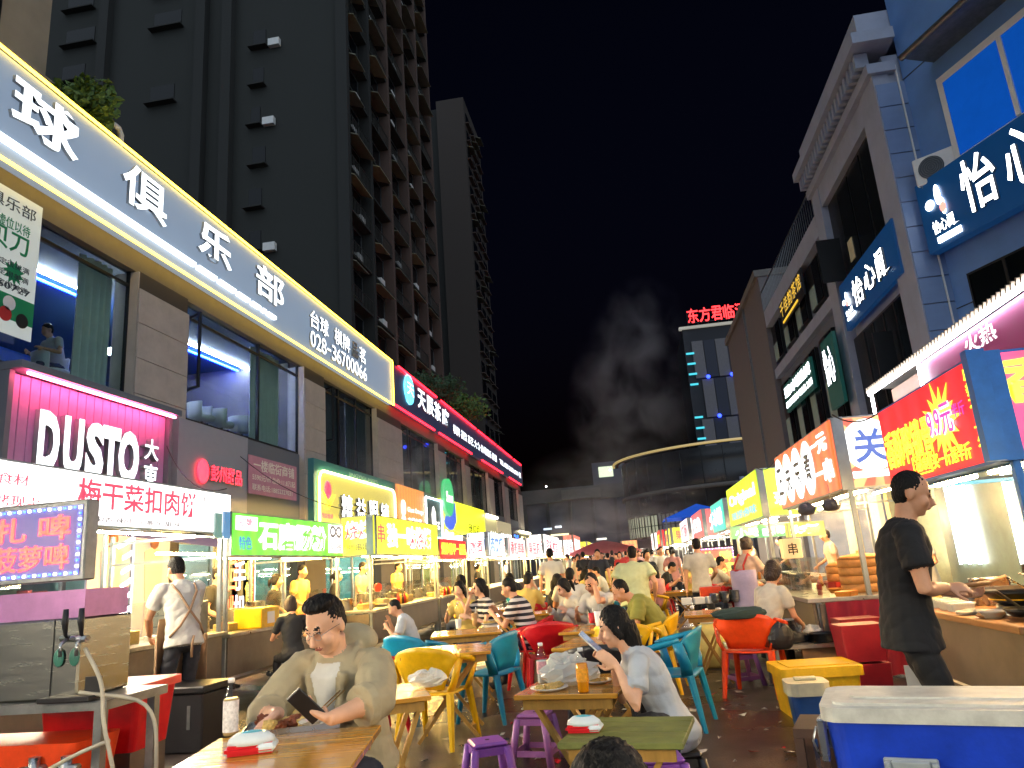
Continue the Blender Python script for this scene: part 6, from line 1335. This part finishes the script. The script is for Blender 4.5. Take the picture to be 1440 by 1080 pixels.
    for i, t in bv:
        dd = np.array([(t.find_nearest(Vector(p), best_ if False else .08)[3] if True else 0) or 9. for p in co]) if True else None
        dd = np.where(dd == None, 9., dd).astype(float) + bias[i]; mk = dd < best; best[mk] = dd[mk]; cls[mk] = i
    fi = np.zeros(len(me.polygons), int); lv = np.zeros(len(me.loops), int); me.loops.foreach_get('vertex_index', lv); ls = np.zeros(len(me.polygons), int); me.polygons.foreach_get('loop_start', ls)
    if vox < .0145:                        # folds in the cloth
        nr = np.zeros(nv * 3); me.vertices.foreach_get('normal', nr); nr = nr.reshape(-1, 3)
        for i in np.nonzero((cls == 1) | (cls == 2))[0]:
            p = Vector(co[i]); f1 = noise.noise(Vector((p.x * 7 + p.z * 4, p.y * 7, p.z * 11 + p.x * 5))); f2 = noise.noise(p * 21)
            co[i] += nr[i] * (.011 * (abs(f1) ** .7 - .35) + .004 * f2)
        me.vertices.foreach_set('co', co.ravel())
    me.polygons.foreach_set('material_index', cls[lv[ls]]); me.polygons.foreach_set('use_smooth', [True] * len(me.polygons)); me.update()
    body = link('person', me, None, loc, rz); tag(body, label, cat, group)
    # hair
    h = MB(); ht = P.get('hair', 'short'); h.ell(hp_(0, .016, .042), .0785 * hs, .0935 * hs, .092 * hs, Hm)
    if ht in ('short', 'quiff'):
        h.ell(hp_(0, .045, .0), .07 * hs, .062 * hs, .085 * hs, Hm)
        if ht == 'quiff': h = MB(); h.ell(hp_(0, .018, .036), .0755 * hs, .089 * hs, .09 * hs, Hm); h.ell(hp_(0, .042, .0), .066 * hs, .057 * hs, .072 * hs, Hm); h.ell(hp_(0, -.012, .104), .068 * hs, .066 * hs, .034 * hs, Hm); h.ell(hp_(0, .0, .1), .07 * hs, .07 * hs, .035 * hs, Hm)
    elif ht == 'buzz': h = MB(); h.ell(hp_(0, .016, .036), .076 * hs, .089 * hs, .089 * hs, Hm); h.ell(hp_(0, .04, .0), .068 * hs, .058 * hs, .075 * hs, Hm)
    else:
        h.ell(hp_(0, .03, .0), .084 * hs, .08 * hs, .10 * hs, Hm)
        for sx in (-1, 1): h.tube([hp_(sx * .06, -.035, .06), hp_(sx * .079, -.01, .0), hp_(sx * .075, .02, -.07)], [.022 * hs, .022 * hs, .02 * hs], 8)
        if ht == 'long': h.tube([hp_(0, .06, .0), hp_(0, .07, -.09), hp_(0, .075, -.16), hp_(0, .08, -.21)], [.075 * hs, .07 * hs, .055 * hs, .02 * hs], 12)
        if ht == 'pony': h.tube([hp_(0, .1, .03), hp_(0, .14, .02), hp_(0, .15, -.05), hp_(0, .14, -.13)], [.02 * hs, .03 * hs, .03 * hs, .01 * hs], 10)
        if ht == 'bun': h.ell(hp_(0, .1, .06), .04 * hs, .04 * hs, .04 * hs, Hm)
        if ht == 'bob': h.ell(hp_(0, .035, -.05), .083 * hs, .075 * hs, .08 * hs, Hm)
    hm = remesh(h, max(.0055, vox * .7), 5)
    if vox < .0125:                       # locks of hair: grooves that run from the crown downwards
        cv = np.zeros(len(hm.vertices) * 3); hm.vertices.foreach_get('co', cv); cv = cv.reshape(-1, 3); c0 = np.array(hp_(0, .02, .03)); dv = cv - c0; rr = np.linalg.norm(dv, axis=1, keepdims=True); th = np.arctan2(dv[:, 0], dv[:, 1]); ph = dv[:, 2] / rr[:, 0]
        amp = .0016 * (np.sin(th * 23 + 5 * np.sin(ph * 4)) + .8 * np.sin(th * 41 + 7 * ph + 1.3) + .7 * np.sin(ph * 26 + 3 * np.sin(th * 5)))
        cv += dv / rr * amp[:, None]; hm.vertices.foreach_set('co', cv.ravel()); hm.update()
    hm.name = 'hair'; hm.materials.clear(); hm.materials.append(outfit.get('hair', HAIRM))
    hm.polygons.foreach_set('use_smooth', [True] * len(hm.polygons)); link('hair', hm, body)
    return body
def loc2(o, wx, wy, wz, loc, rz):        # world point into a figure's local frame
    dx, dy = wx - loc[0], wy - loc[1]; c, s = math.cos(-rz), math.sin(-rz); return (dx * c - dy * s, dx * s + dy * c, wz)
SEAT = dict(seated=True, kneeL=(.1, -1, .6), kneeR=(-.1, -1, .6))
def seated(h=.45, **kw):
    d = dict(SEAT, pelvis=(0, .0, h + .09), footL=(.13, -.42, .08), footR=(-.13, -.40, .08)); d.update(kw); return d
WHT = cloth('white', '#c8c6be'); BLK = cloth('black', '#15161a'); NVY = cloth('navy', '#1c2436'); GRY = cloth('grey', '#8a8680'); OLV = cloth('olive', '#8a8a40'); LIMEW = cloth('limewhite', '#c0c89a'); KHK = cloth('khaki', '#a69a7c'); JEAN = cloth('jeans', '#26334e'); PINKC = cloth('pink', '#c08a88'); REDC = cloth('redc', '#a82a28'); BEI = cloth('beige', '#b8a888'); LGR = cloth('lightgrey', '#b4bac0'); GRN_ = cloth('armygreen', '#4a5a30'); BROWNC = cloth('brownapron', '#9a7a5c'); LAV = cloth('lavender', '#9a90b0'); YLC = cloth('yellowish', '#c8b060')
# 1 the man in the khaki jacket
loc = (-1.47, 3.80); rz = face(-.22, -1)
W2 = lambda px, py, z: loc2(None, *onZ(px, py, z), z, loc, rz)
wl = W2(462, 1012, .84); wr_ = W2(392, 1003, .84)
def jacket(mb, e):
    at, ax = e['at'], e['ax']; a, b = ax(1)
    pts = [at(.97) + a * .10 * math.cos(R(t)) + b * .10 * math.sin(R(t)) + Vector((0, 0, .02 + (.0 if math.sin(R(t)) > 0 else -.03))) for t in range(-15, 196, 15)]
    mb.tube(pts, [.028] * len(pts), 8)
    mb.ell(at(.93) + b * .12 + Vector((0, 0, .04)), .15, .085, .085); mb.ell(at(.62) - b * .15 + a * .105, .05, .03, .06)
    for t0 in (.95, .7, .45, .2): pass
    mb.tube([at(.95) - b * .115 - a * .1, at(.6) - b * .168 - a * .065, at(.2) - b * .175 - a * .045], [.024, .02, .02], 6); mb.tube([at(.95) - b * .115 + a * .1, at(.6) - b * .168 + a * .065, at(.2) - b * .175 + a * .045], [.024, .02, .02], 6)
def inner(mb, e):
    at, ax = e['at'], e['ax']; a, b = ax(.8); mb.loft([(at(.4) - b * .165, a * .02, b * .03), (at(.6) - b * .158, a * .04, b * .032), (at(.8) - b * .15, a * .06, b * .032), (at(.93) - b * .122, a * .075, b * .03), (at(1.0) - b * .07, a * .07, b * .03)], 10); mb.tube([at(.97) - b * .055 - a * .06, at(.93) - b * .115], [.018, .014], 6); mb.tube([at(.97) - b * .055 + a * .06, at(.93) - b * .115], [.018, .014], 6)
rets = {}
p1 = person('seated man in a khaki hooded jacket looking at his phone over food', (*loc, 0), rz, seated(.44, H=1.78, fat=1.08, head=1.06, lean=12, lean2=24, neck=30, pitch=26, yaw=-8, handL=wl, handR=wr_, poleL=(1, .35, -.35), poleR=(-1, .3, -.5), hdirL=loc2(None, -.9, .25, .35, (0, 0), rz), palmL=loc2(None, .2, .35, .9, (0, 0), rz), curlL=38, hdirR=loc2(None, -.35, -.8, -.25, (0, 0), rz), palmR=(.3, .2, -1), curlR=45, sleeve='rolled', loose=1.12, hair='quiff', extra=[('shirt', jacket), ('inner', inner)], rets=rets),
  dict(shirt=KHK, pants=NVY, inner=WHT, skin=SKIN2), vox=.0075)
def glasses(body, hp, hs=1.):
    g = MB()
    for sx in (-1, 1): g.tube([hp(sx * .033 + .024 * math.cos(R(t)), -.098, .0 + .019 * math.sin(R(t))) for t in range(0, 361, 24)], .0014, 5); g.tube([hp(sx * .057, -.096, .004), hp(sx * .078, -.04, .006), hp(sx * .08, .0, .0)], .0014, 5)
    g.tube([hp(-.01, -.099, .003), hp(.01, -.099, .003)], .0014, 5); g.build('glasses', STEEL, body)
# head frame again for the glasses
def headframe(P):
    k = P.get('H', 1.7) / 1.7; pel = Vector(P['pelvis']); l0, l1_ = R(P['lean']), R(P['lean2']); p = pel.copy()
    for i in range(8): a = l0 + (l1_ - l0) * (i + .5) / 8; p = p + Vector((0, -math.sin(a), math.cos(a))) * (.52 * k / 8)
    nd = R(P['neck']); hd = p + Vector((0, -math.sin(nd), math.cos(nd))) * .165 * k; Hm = Matrix.Rotation(R(P.get('yaw', 0)), 3, 'Z') @ Matrix.Rotation(R(P.get('pitch', 0)), 3, 'X'); hs = k * P.get('head', 1)
    return lambda x, y, z: hd + Hm @ (Vector((x, y, z)) * hs)
glasses(p1, headframe(dict(H=1.78, head=1.06, pelvis=(0, 0, .53), lean=12, lean2=24, neck=30, pitch=26, yaw=-8)))
def phone(label, p, d, n, m=PL_K, s=1.):
    d = Vector(d).normalized(); n = Vector(n); n = (n - d * n.dot(d)).normalized(); u = d.cross(n); t = thing('phone', label, 'phone', p); t.rotation_euler = Matrix((u, d, n)).transposed().to_euler()
    bx('body', m, t, -.037 * s, .037 * s, -.078 * s, .078 * s, -.0045, .0045, .003); bx('screen', mat('phone_screen', '#0a0a10', .1, emit='#8090a8', es=.25, var=0), t, -.034 * s, .034 * s, -.073 * s, .073 * s, .0046, .0052)
c_, s_ = math.cos(rz), math.sin(rz)
def toW(v, loc=loc, rz=rz): c, s = math.cos(rz), math.sin(rz); return Vector((loc[0] + v[0] * c - v[1] * s, loc[1] + v[0] * s + v[1] * c, v[2]))
el, wr, hd_ = rets['L']; pw = toW(wr); x, y = onZ(432, 992, .90)
phone('black phone held by the khaki jacket man', (pw.x - .09, pw.y - .02, pw.z + .06), (-.35, -.25, .45), (-.35, .75, .45))
stool('dark wooden stool under the khaki jacket man', (loc[0], loc[1] + .02, 0), rz, plastic('seat_black', '#241f1c'), .44, .34)
# 2 the woman with the phone
loc = (.10, 4.52); rz = face(-1, -.12)
W2 = lambda px, py, Y: loc2(None, onY(px, py, Y)[0], Y, onY(px, py, Y)[1], loc, rz)
rets = {}
p2 = person('seated woman in a light grey tee holding a white phone to her left', (*loc, 0), rz, seated(.36, H=1.58, fem=True, lean=14, lean2=34, neck=30, pitch=14, handL=W2(868, 937, 4.28), handR=W2(862, 932, 4.5), poleL=(.5, .2, -1), poleR=(-.4, .2, -1), hdirL=(-.15, -.75, .6), hdirR=(.1, -.75, .55), palmL=(-.9, -.3, .2), palmR=(.9, -.2, .2), curlL=30, curlR=30, hair='long', loose=1.16, rets=rets, footL=(.13, -.5, .08), footR=(-.1, -.45, .08)),
  dict(shirt=LGR, pants=JEAN, skin=SKIN2), vox=.0075)
pw = (Vector(toW(rets['L'][1], loc, rz)) + Vector(toW(rets['R'][1], loc, rz))) / 2
phone('white phone in the hands of the woman in the grey tee', (pw.x - .12, pw.y, pw.z + .12), (-.55, 0, .55), (.75, -.2, .6), WHITEP, 1.1)
stool('dark plastic stool under the woman with the phone', (loc[0], loc[1], 0), rz, plastic('seat_black'), .36, .3)
hb = crumple('handbag', 'black and grey patterned handbag on the woman\'s lap', 'bag', (loc[0] - .12, loc[1] - .16, .43), .12, .09, .08, mat('bag_pattern', '#2a2a2e', .5, var=.6, scale=40), 51, .2)
# 3 the cook on the right
loc = (1.40, 4.42); rz = face(1, -.22)
W2 = lambda px, py, Y: loc2(None, onY(px, py, Y)[0], Y, onY(px, py, Y)[1], loc, rz)
rets = {}
def ck(mb, e):
    for s in (1,): mb.tube([e['pel'] + Vector((.155, .0, -.02)), e['pel'] + Vector((.16, -.01, -.3))], .02, 6)
p3 = person('standing cook in a black tee stirring at the right stall', (*loc, 0), rz, dict(H=1.74, lean=2, lean2=14, neck=22, pitch=16, handR=W2(1330, 826, 4.35), handL=W2(1345, 834, 4.6), poleR=(-.9, .35, -.8), poleL=(.6, .4, -1), hdirR=(.15, -1, -.05), hdirL=(.05, -1, -.1), palmR=(.6, 0, -.8), palmL=(-.4, 0, .9), curlL=45, curlR=55, hair='buzz', loose=1.14, hem=.1, rets=rets), dict(shirt=BLK, pants=cloth('black2', '#101114')), vox=.008)
pr = toW(rets['R'][1], loc, rz); pl_ = toW(rets['L'][1], loc, rz)
tl = thing('cooking_ladle', 'long wooden handled ladle held by the cook over the wok', 'ladle', (0, 0, 0)); MB().tube([(pr.x + .03, pr.y + .0, pr.z + .0), (pr.x + .3, pr.y + .22, pr.z - .005), (2.36, 5.42, pr.z - .02)], [.012, .013, .01], 8).build('handle', WOODC, tl); MB().tube([(2.36, 5.42, pr.z - .02), (2.6, 5.72, pr.z - .12)], .006, 8).build('rod', STEEL, tl)
tl = thing('frying_pan', 'black handled pan tilted in the cook\'s other hand', 'pan', (0, 0, 0)); MB().tube([(pl_.x, pl_.y, pl_.z), (2.15, 5.1, pl_.z - .04), (2.33, 5.25, .93)], [.011, .012, .008], 8).build('handle', PL_K, tl); MB().lathe([(.1, .0), (.15, .05), (.145, .05), (.01, .008)], n=22).build('bowl', mat('wok_black'), tl, (2.42, 5.33, .865))
st = MB().box(.16, .165, -.02, .05, .35, .72).build('trouser_stripe', WHITEP, p3); 
# 4 the vendor at the pancake stall
loc = (-4.5, 7.02); rz = face(-.85, .55)
p4 = person('pancake vendor in a white tee and brown apron seen from behind', (*loc, 0), rz, dict(H=1.76, lean=8, lean2=22, neck=34, pitch=24, handL=(.16, -.42, 1.0), handR=(-.12, -.45, 1.0), curlL=45, curlR=45, loose=1.12, hem=.06, poleL=(1, .4, -.6), poleR=(-1, .4, -.6)), dict(shirt=WHT, pants=cloth('slate', '#2a2c34')), vox=.009)
sp = MB()
def bp(x, z, y=None): return (x, y if y is not None else .0, z)
for sx in (-1, 1): MB().tube([(sx * .1, -.13, 1.40), (sx * .115, -.05, 1.475), (sx * .09, .055, 1.40), (0, .115, 1.22), (-sx * .1, .13, 1.08), (-sx * .17, .06, .98)], .012, 6).build('apron_strap', BROWNC, p4)
P_ = [[(.24 * math.sin(R(a)), -.04 - .20 * math.cos(R(a)) * 1.0, z) for z in (.5, .7, .95, 1.15 if abs(a) < 50 else .98)] for a in range(-100, 101, 12)]
MB().shell(P_, .008).build('apron', BROWNC, p4); MB().tube([(-.02, .17, .98), (0, .18, .9), (.0, .175, .78)], .012, 6).build('apron_tie', BROWNC, p4)
# 5 grey shirt woman on the orange chair, 6 apron woman, 7 olive man, 8 tall man
x, _ = onY(1078, 850, 8.15)
person('woman in a grey tee sitting in the orange red armchair with her back turned', (x, 8.2, 0), face(.75, .65), seated(.45, H=1.6, fem=True, lean=10, lean2=20, neck=24, pitch=18, handR=(-.12, -.36, .62), handL=(.14, -.34, .6), hair='bob', loose=1.15), dict(shirt=GRY, pants=cloth('dark', '#1a1c22'), hair=HAIRB), vox=.011)
x, z = onY(1042, 760, 10.6)
p6 = person('standing woman with lavender apron and red straps facing the lime stall', (x, 10.6, 0), face(.75, .66), dict(H=1.55, fem=True, lean=4, lean2=10, pitch=12, handL=(.15, -.35, .95), handR=(-.15, -.35, .95), hair='bun', loose=1.2, hem=.1), dict(shirt=cloth('cream', '#c4a894'), pants=cloth('plum', '#5a4a58'), hair=HAIRB), vox=.013)
for sx in (-1, 1): MB().tube([(sx * .075, -.1, 1.29), (sx * .08, .0, 1.345), (sx * .075, .115, 1.2), (sx * .1, .13, .98)], .014, 6).build('apron_strap', REDC, p6)
MB().shell([[(.215 * math.sin(R(a)), -.005 + .18 * math.cos(R(a)), z) for z in (.4, .7, .98, 1.14)] for a in range(-75, 76, 15)], -.008).build('apron', LAV, p6)
MB().tube([(-.09, .15, 1.14), (0, .18, 1.14), (.09, .15, 1.14)], .014, 6).build('apron_band', REDC, p6)
x, z = onY(880, 812, 8.55)
person('man in an olive tee leaning over the table on the yellow armchair', (.22, 8.6, 0), face(-1, -.1), seated(.44, H=1.72, lean=24, lean2=48, neck=50, pitch=30, handL=(.15, -.5, .8), handR=(-.12, -.5, .8), hair='buzz', loose=1.2), dict(shirt=OLV, pants=cloth('dark')), vox=.010)
x, z = onY(888, 782, 11)
person('tall man in a pale lime tee standing with his back to the viewer', (x, 11.0, 0), face(.1, 1), dict(H=1.56, lean=6, lean2=16, handL=(.26, -.1, .85), handR=(-.26, -.1, .85), hair='short', loose=1.3, fat=1.15), dict(shirt=LIMEW, pants=JEAN), vox=.013)
STRIPE = mat('cloth_striped', '#d8d4cc', .85, var=0)
n_ = STRIPE.node_tree; tc = n_.nodes.new('ShaderNodeTexCoord'); wv = n_.nodes.new('ShaderNodeTexWave'); wv.bands_direction = 'Z'; wv.inputs['Scale'].default_value = 4.5; rp_ = n_.nodes.new('ShaderNodeValToRGB'); rp_.color_ramp.interpolation = 'CONSTANT'; rp_.color_ramp.elements[0].color = (.02, .02, .025, 1); rp_.color_ramp.elements[1].color = (.65, .62, .58, 1); rp_.color_ramp.elements[1].position = .55
n_.links.new(tc.outputs['Object'], wv.inputs['Vector']); n_.links.new(wv.outputs['Fac'], rp_.inputs[0]); n_.links.new(rp_.outputs[0], n_.nodes['Principled BSDF'].inputs['Base Color'])
def sp_(label, px, py, Y, d, out, vox=.014, **kw):
    x, z = onY(px, py, Y); H_ = kw.pop('top', None)
    return person(label, (x, Y, 0), face(*d), seated(kw.pop('seat', .44), **kw), out, None, vox)
sp_('young man in a black and white striped tee in front of the red chair', 742, 840, 9.3, (-1, .1), dict(shirt=STRIPE, pants=JEAN), .012, H=1.66, lean=10, lean2=26, neck=28, pitch=14, handL=(.1, -.42, .85), handR=(-.1, -.42, .88), hair='short', loose=1.15)
sp_('woman in a striped blouse raising her hand to her mouth', 688, 830, 10.2, (-.8, -.5), dict(shirt=STRIPE, pants=JEAN, skin=SKIN2), .012, H=1.62, fem=True, lean=6, lean2=16, neck=18, pitch=6, handR=(-.05, -.26, 1.06), handL=(.12, -.36, .8), hair='long', loose=1.2)
sp_('friend in a tan top sitting next to the striped blouse woman', 655, 834, 10.6, (-.3, -.9), dict(shirt=YLC, pants=JEAN, skin=SKIN2), .014, H=1.6, fem=True, lean=8, lean2=18, pitch=10, handR=(-.1, -.36, .85), handL=(.1, -.3, 1.0), hair='long')
sp_('boy in a pale tee with his head bent at the far left table', 582, 858, 8.9, (-1, -.2), dict(shirt=LGR, pants=JEAN), .013, H=1.38, lean=12, lean2=30, neck=36, pitch=26, handR=(-.08, -.3, .86), handL=(.1, -.3, .8), hair='buzz')
sp_('woman with a ponytail in white leaning on the table with cans', 818, 825, 9.9, (-.7, -.55), dict(shirt=WHT, pants=JEAN, skin=SKIN2), .012, H=1.58, fem=True, lean=16, lean2=32, neck=34, pitch=24, handR=(-.15, -.4, .82), handL=(.18, -.36, .82), hair='pony', sleeve='long', loose=1.2)
sp_('man in white resting his forehead in his hand at the table with cans', 850, 828, 9.6, (-.5, -.8), dict(shirt=WHT, pants=JEAN), .012, H=1.66, lean=14, lean2=30, neck=30, pitch=22, handL=(.09, -.33, 1.12), handR=(-.15, -.42, .82), poleL=(.6, -.5, -1), hair='short', hdirL=(-.4, .1, .8))
sp_('broad man in a white tee with his back turned at the middle table', 797, 805, 12.2, (.2, 1), dict(shirt=WHT, pants=cloth('dark')), .014, H=1.72, lean=8, lean2=18, hair='short', fat=1.1, handL=(.2, -.4, .8), handR=(-.2, -.4, .8))
sp_('woman in black seated by the barbecue stall with her back turned', 412, 860, 9.4, (-.6, .8), dict(shirt=BLK, pants=cloth('dark'), hair=HAIRB), .013, H=1.55, fem=True, lean=6, lean2=16, hair='bob', handL=(.15, -.35, .75), handR=(-.15, -.35, .75))
# the head of the person seated right in front of the camera
person('dark haired person sitting right in front of the camera, only the head showing', (-.10, 1.22, 0), face(.1, 1), seated(.29, H=1.55, lean=8, lean2=16, pitch=10, hair='short', handL=(.2, -.35, .6), handR=(-.2, -.35, .6)), dict(shirt=NVY, pants=JEAN), vox=.009)
stool('dark stool under the person right in front of the camera', (-.10, 1.22, 0), 0, plastic('seat_black'), .29, .3)
# figure in the billiard room window
yy = LY(78, 500, -9.5); person('person in white leaning at the billiard room window', (-9.42, yy, ZW0), face(-.3, -1), seated(.44, H=1.65, lean=14, lean2=26, pitch=16, handL=(.2, -.4, .75), handR=(-.2, -.4, .75)), dict(shirt=WHT, pants=JEAN), vox=.016)
# ---- crowd: a few figures copied, each with own clothes
VAR = []
def proto(P, out): b = person('crowd figure', (0, 0, 0), 0, P, out, None, .02); VAR.append(b); return b
OUT = lambda: dict(shirt=WHT, pants=JEAN)
proto(seated(.44, lean=10, lean2=22, pitch=14, handL=(.12, -.38, .8), handR=(-.1, -.3, 1.0)), OUT()); proto(seated(.44, fem=True, H=1.6, lean=6, lean2=14, pitch=6, hair='long', handL=(.14, -.36, .8), handR=(-.14, -.36, .8)), OUT())
proto(dict(lean=2, lean2=8, handL=(.26, -.05, .82), handR=(-.2, -.28, 1.0), footL=(.1, -.2, .08), footR=(-.1, .2, .1)), OUT()); proto(dict(fem=True, H=1.6, lean=2, lean2=8, hair='pony', handL=(.2, -.2, .95), handR=(-.22, -.05, .8)), OUT()); proto(seated(.44, lean=16, lean2=34, neck=36, pitch=30, handL=(.15, -.4, .82), handR=(-.15, -.4, .82)), OUT())
SHC = [('white', WHT), ('black', BLK), ('pink', PINKC), ('beige', BEI), ('navy', NVY), ('red', REDC), ('grey', GRY), ('olive', OLV), ('yellow', YLC)]
CROWD = [(-2.9, 13.0, 0, 250, 3), (-1.5, 12.9, 1, 80, 1), (-.15, 13.9, 0, 90, 0), (-1.2, 14.3, 4, 270, 4), (.4, 15.0, 1, 230, 2), (1.45, 15.6, 0, 100, 6), (-2.6, 17.2, 4, 280, 1), (-1.3, 17.0, 1, 90, 8), (-.8, 18.6, 0, 270, 0), (.5, 18.4, 4, 80, 1), (-2.9, 21, 1, 260, 3), (-1.6, 21.2, 0, 90, 4), (-1.4, 23, 4, 270, 0), (-.2, 23.1, 0, 90, 5), (1.0, 25, 1, 100, 3), (-.3, 25.2, 4, 260, 1),
  (-1.0, 20, 2, 0, 4), (.9, 19.8, 3, 160, 2), (.7, 22, 2, 10, 6), (-1.8, 26, 2, 190, 1), (-.6, 28, 3, 0, 5), (.6, 29, 2, 180, 0), (-2.2, 30, 3, 30, 8), (-1.0, 32, 2, 180, 1), (.3, 34, 3, 0, 3), (-1.9, 35, 2, 10, 5), (-.5, 37, 2, 180, 5), (1.1, 26.5, 3, 350, 1), (-2.8, 33, 2, 90, 6), (.9, 32, 2, 20, 8), (-1.4, 40, 3, 180, 0), (-.2, 42, 2, 0, 1), (.7, 38, 2, 200, 4), (-2.5, 38, 3, 0, 2),
  (-6.1, 10.2, 2, 90, 1), (-6.2, 13.2, 2, 80, 8), (-6.1, 14.6, 3, 100, 1), (-6.0, 15.8, 2, 90, 3), (-6.1, 18.6, 2, 80, 8), (-5.9, 11.6, 3, 95, 1), (-5.9, 21.5, 2, 90, 6), (-5.9, 27.5, 3, 90, 1), (-5.8, 33, 2, 90, 0), (3.85, 6.3, 3, 265, 1), (4.0, 11.4, 3, 280, 0), (3.9, 16, 2, 270, 6), (3.9, 21, 3, 270, 1), (3.8, 25.5, 2, 270, 3), (-1.75, 15.6, 2, 200, 0), (.2, 16.8, 3, 20, 4)]
_q = random.Random(77); _used = [(c[0], c[1]) for c in CROWD] + [(x, y) for _, (x, y), _, _ in C]
for _ in range(400):
    if len(CROWD) > 88: break
    y = _q.uniform(11.5, 44); x = _q.uniform(-3.3, 1.7) if y < 30 else _q.uniform(-3.0, 1.2)
    if min(math.hypot(x - a, y - b) for a, b in _used) < .75 or (-.6 < x < .9 and y < 12.5): continue
    _used.append((x, y)); CROWD.append((x, y, _q.choice((0, 1, 4, 0, 1, 2, 3) if y < 27 else (2, 3, 2, 3, 0)), _q.uniform(0, 360), _q.randrange(9)))
WHERE = ['seated', 'seated', 'standing', 'standing', 'seated hunched']
def where(x, y):
    if x < -5: return 'behind a left stall counter'
    if x > 3: return 'behind a right stall counter'
    return ('at the nearer crowd tables', 'in the crowd middle', 'in the far crowd')[0 if y < 16 else 1 if y < 27 else 2]
seen = {}
for k, (x, y, v, a, c) in enumerate(CROWD):
    nm, m_ = SHC[c]; lb = '%s in a %s top %s %s' % (('short haired person', 'long haired person', 'short haired person', 'ponytailed person', 'short haired person')[v], nm, WHERE[v], where(x, y))
    o = VAR[v] if v not in seen else dup(VAR[v], (0, 0, 0)); seen[v] = 1; CR = dict(white=m_) 
    o.location = (x, y, 0); o.rotation_euler = (0, 0, R(a - 90 + 90)); o['label'] = lb; o['group'] = 'people in the market crowd'; q = random.Random(k); o.scale = (1, 1, q.uniform(.95, 1.04))
    o.material_slots[1].link = 'OBJECT'; o.material_slots[1].material = m_; o.material_slots[2].link = 'OBJECT'; o.material_slots[2].material = (JEAN, NVY, cloth('dark'), GRY)[k % 4]
_by = {}
for o in COL.objects:
    if o.get('group') == 'people in the market crowd': _by.setdefault(o['label'], []).append(o)
for lb, os_ in _by.items():
    if len(os_) > 1:
        for k, o in enumerate(sorted(os_, key=lambda o: o.location.y)): o['label'] = lb + (', nearest', ', second nearest', ', third nearest', ', fourth nearest', ', fifth nearest', ', farthest')[min(k, 5)]
for s in list(bpy.data.scenes):
    if s.name == 'workbench': bpy.data.scenes.remove(s)
# ------------------------------------------------------------ night haze and grill smoke
def smoke(label, c, r, dens, seed, tilt=0.):
    m = bpy.data.materials.new('grill_smoke'); m.use_nodes = True; n = m.node_tree.nodes; l = m.node_tree.links
    n.remove(n['Principled BSDF']); v = n.new('ShaderNodeVolumePrincipled'); v.inputs['Color'].default_value = (.9, .92, 1, 1); v.inputs['Anisotropy'].default_value = .2
    tc = n.new('ShaderNodeTexCoord'); ln = n.new('ShaderNodeVectorMath'); ln.operation = 'LENGTH'; l.new(tc.outputs['Object'], ln.inputs[0])
    mp = n.new('ShaderNodeMapping'); mp.inputs['Location'].default_value = (seed, 0, 0); mp.inputs['Scale'].default_value = (1.6, 1.6, 2.4); l.new(tc.outputs['Object'], mp.inputs[0])
    nz = n.new('ShaderNodeTexNoise'); nz.inputs['Scale'].default_value = 1.5; nz.inputs['Detail'].default_value = 5; nz.inputs['Distortion'].default_value = .8; l.new(mp.outputs[0], nz.inputs[0])
    a = n.new('ShaderNodeMapRange'); a.inputs['From Min'].default_value = 1.0; a.inputs['From Max'].default_value = .15; l.new(ln.outputs['Value'], a.inputs[0])
    b = n.new('ShaderNodeMapRange'); b.inputs['From Min'].default_value = .44; b.inputs['From Max'].default_value = .72; l.new(nz.outputs[0], b.inputs[0])
    k = n.new('ShaderNodeMath'); k.operation = 'MULTIPLY'; l.new(a.outputs[0], k.inputs[0]); l.new(b.outputs[0], k.inputs[1])
    k2 = n.new('ShaderNodeMath'); k2.operation = 'MULTIPLY'; k2.inputs[1].default_value = dens; l.new(k.outputs[0], k2.inputs[0]); l.new(k2.outputs[0], v.inputs['Density']); l.new(v.outputs[0], n['Material Output'].inputs['Volume'])
    o = MB().ell((0, 0, 0), 1, 1, 1, n=20, m=12).build('smoke', m, None, c); o.scale = r; o.rotation_euler = (0, tilt, 0); o['kind'] = 'stuff'; o['label'] = label; return o
smoke('pale grill smoke drifting up in the dark over the far stalls', (.8, 38, 9.6), (3.6, 3.2, 6.8), .2, 3.0, R(12))
smoke('thin grill smoke hanging over the left barbecue stalls', (-4.9, 17, 3.2), (1.3, 5, 1.7), .25, 8.0)
smoke('thin bluish cooking smoke over the far end of the market street', (-.9, 40, 3.4), (5.5, 17, 3.6), .07, 14.0)
smoke('steam rising from the oden counter on the right', (2.6, 9.9, 1.75), (.55, 1.3, .75), .5, 21.0)
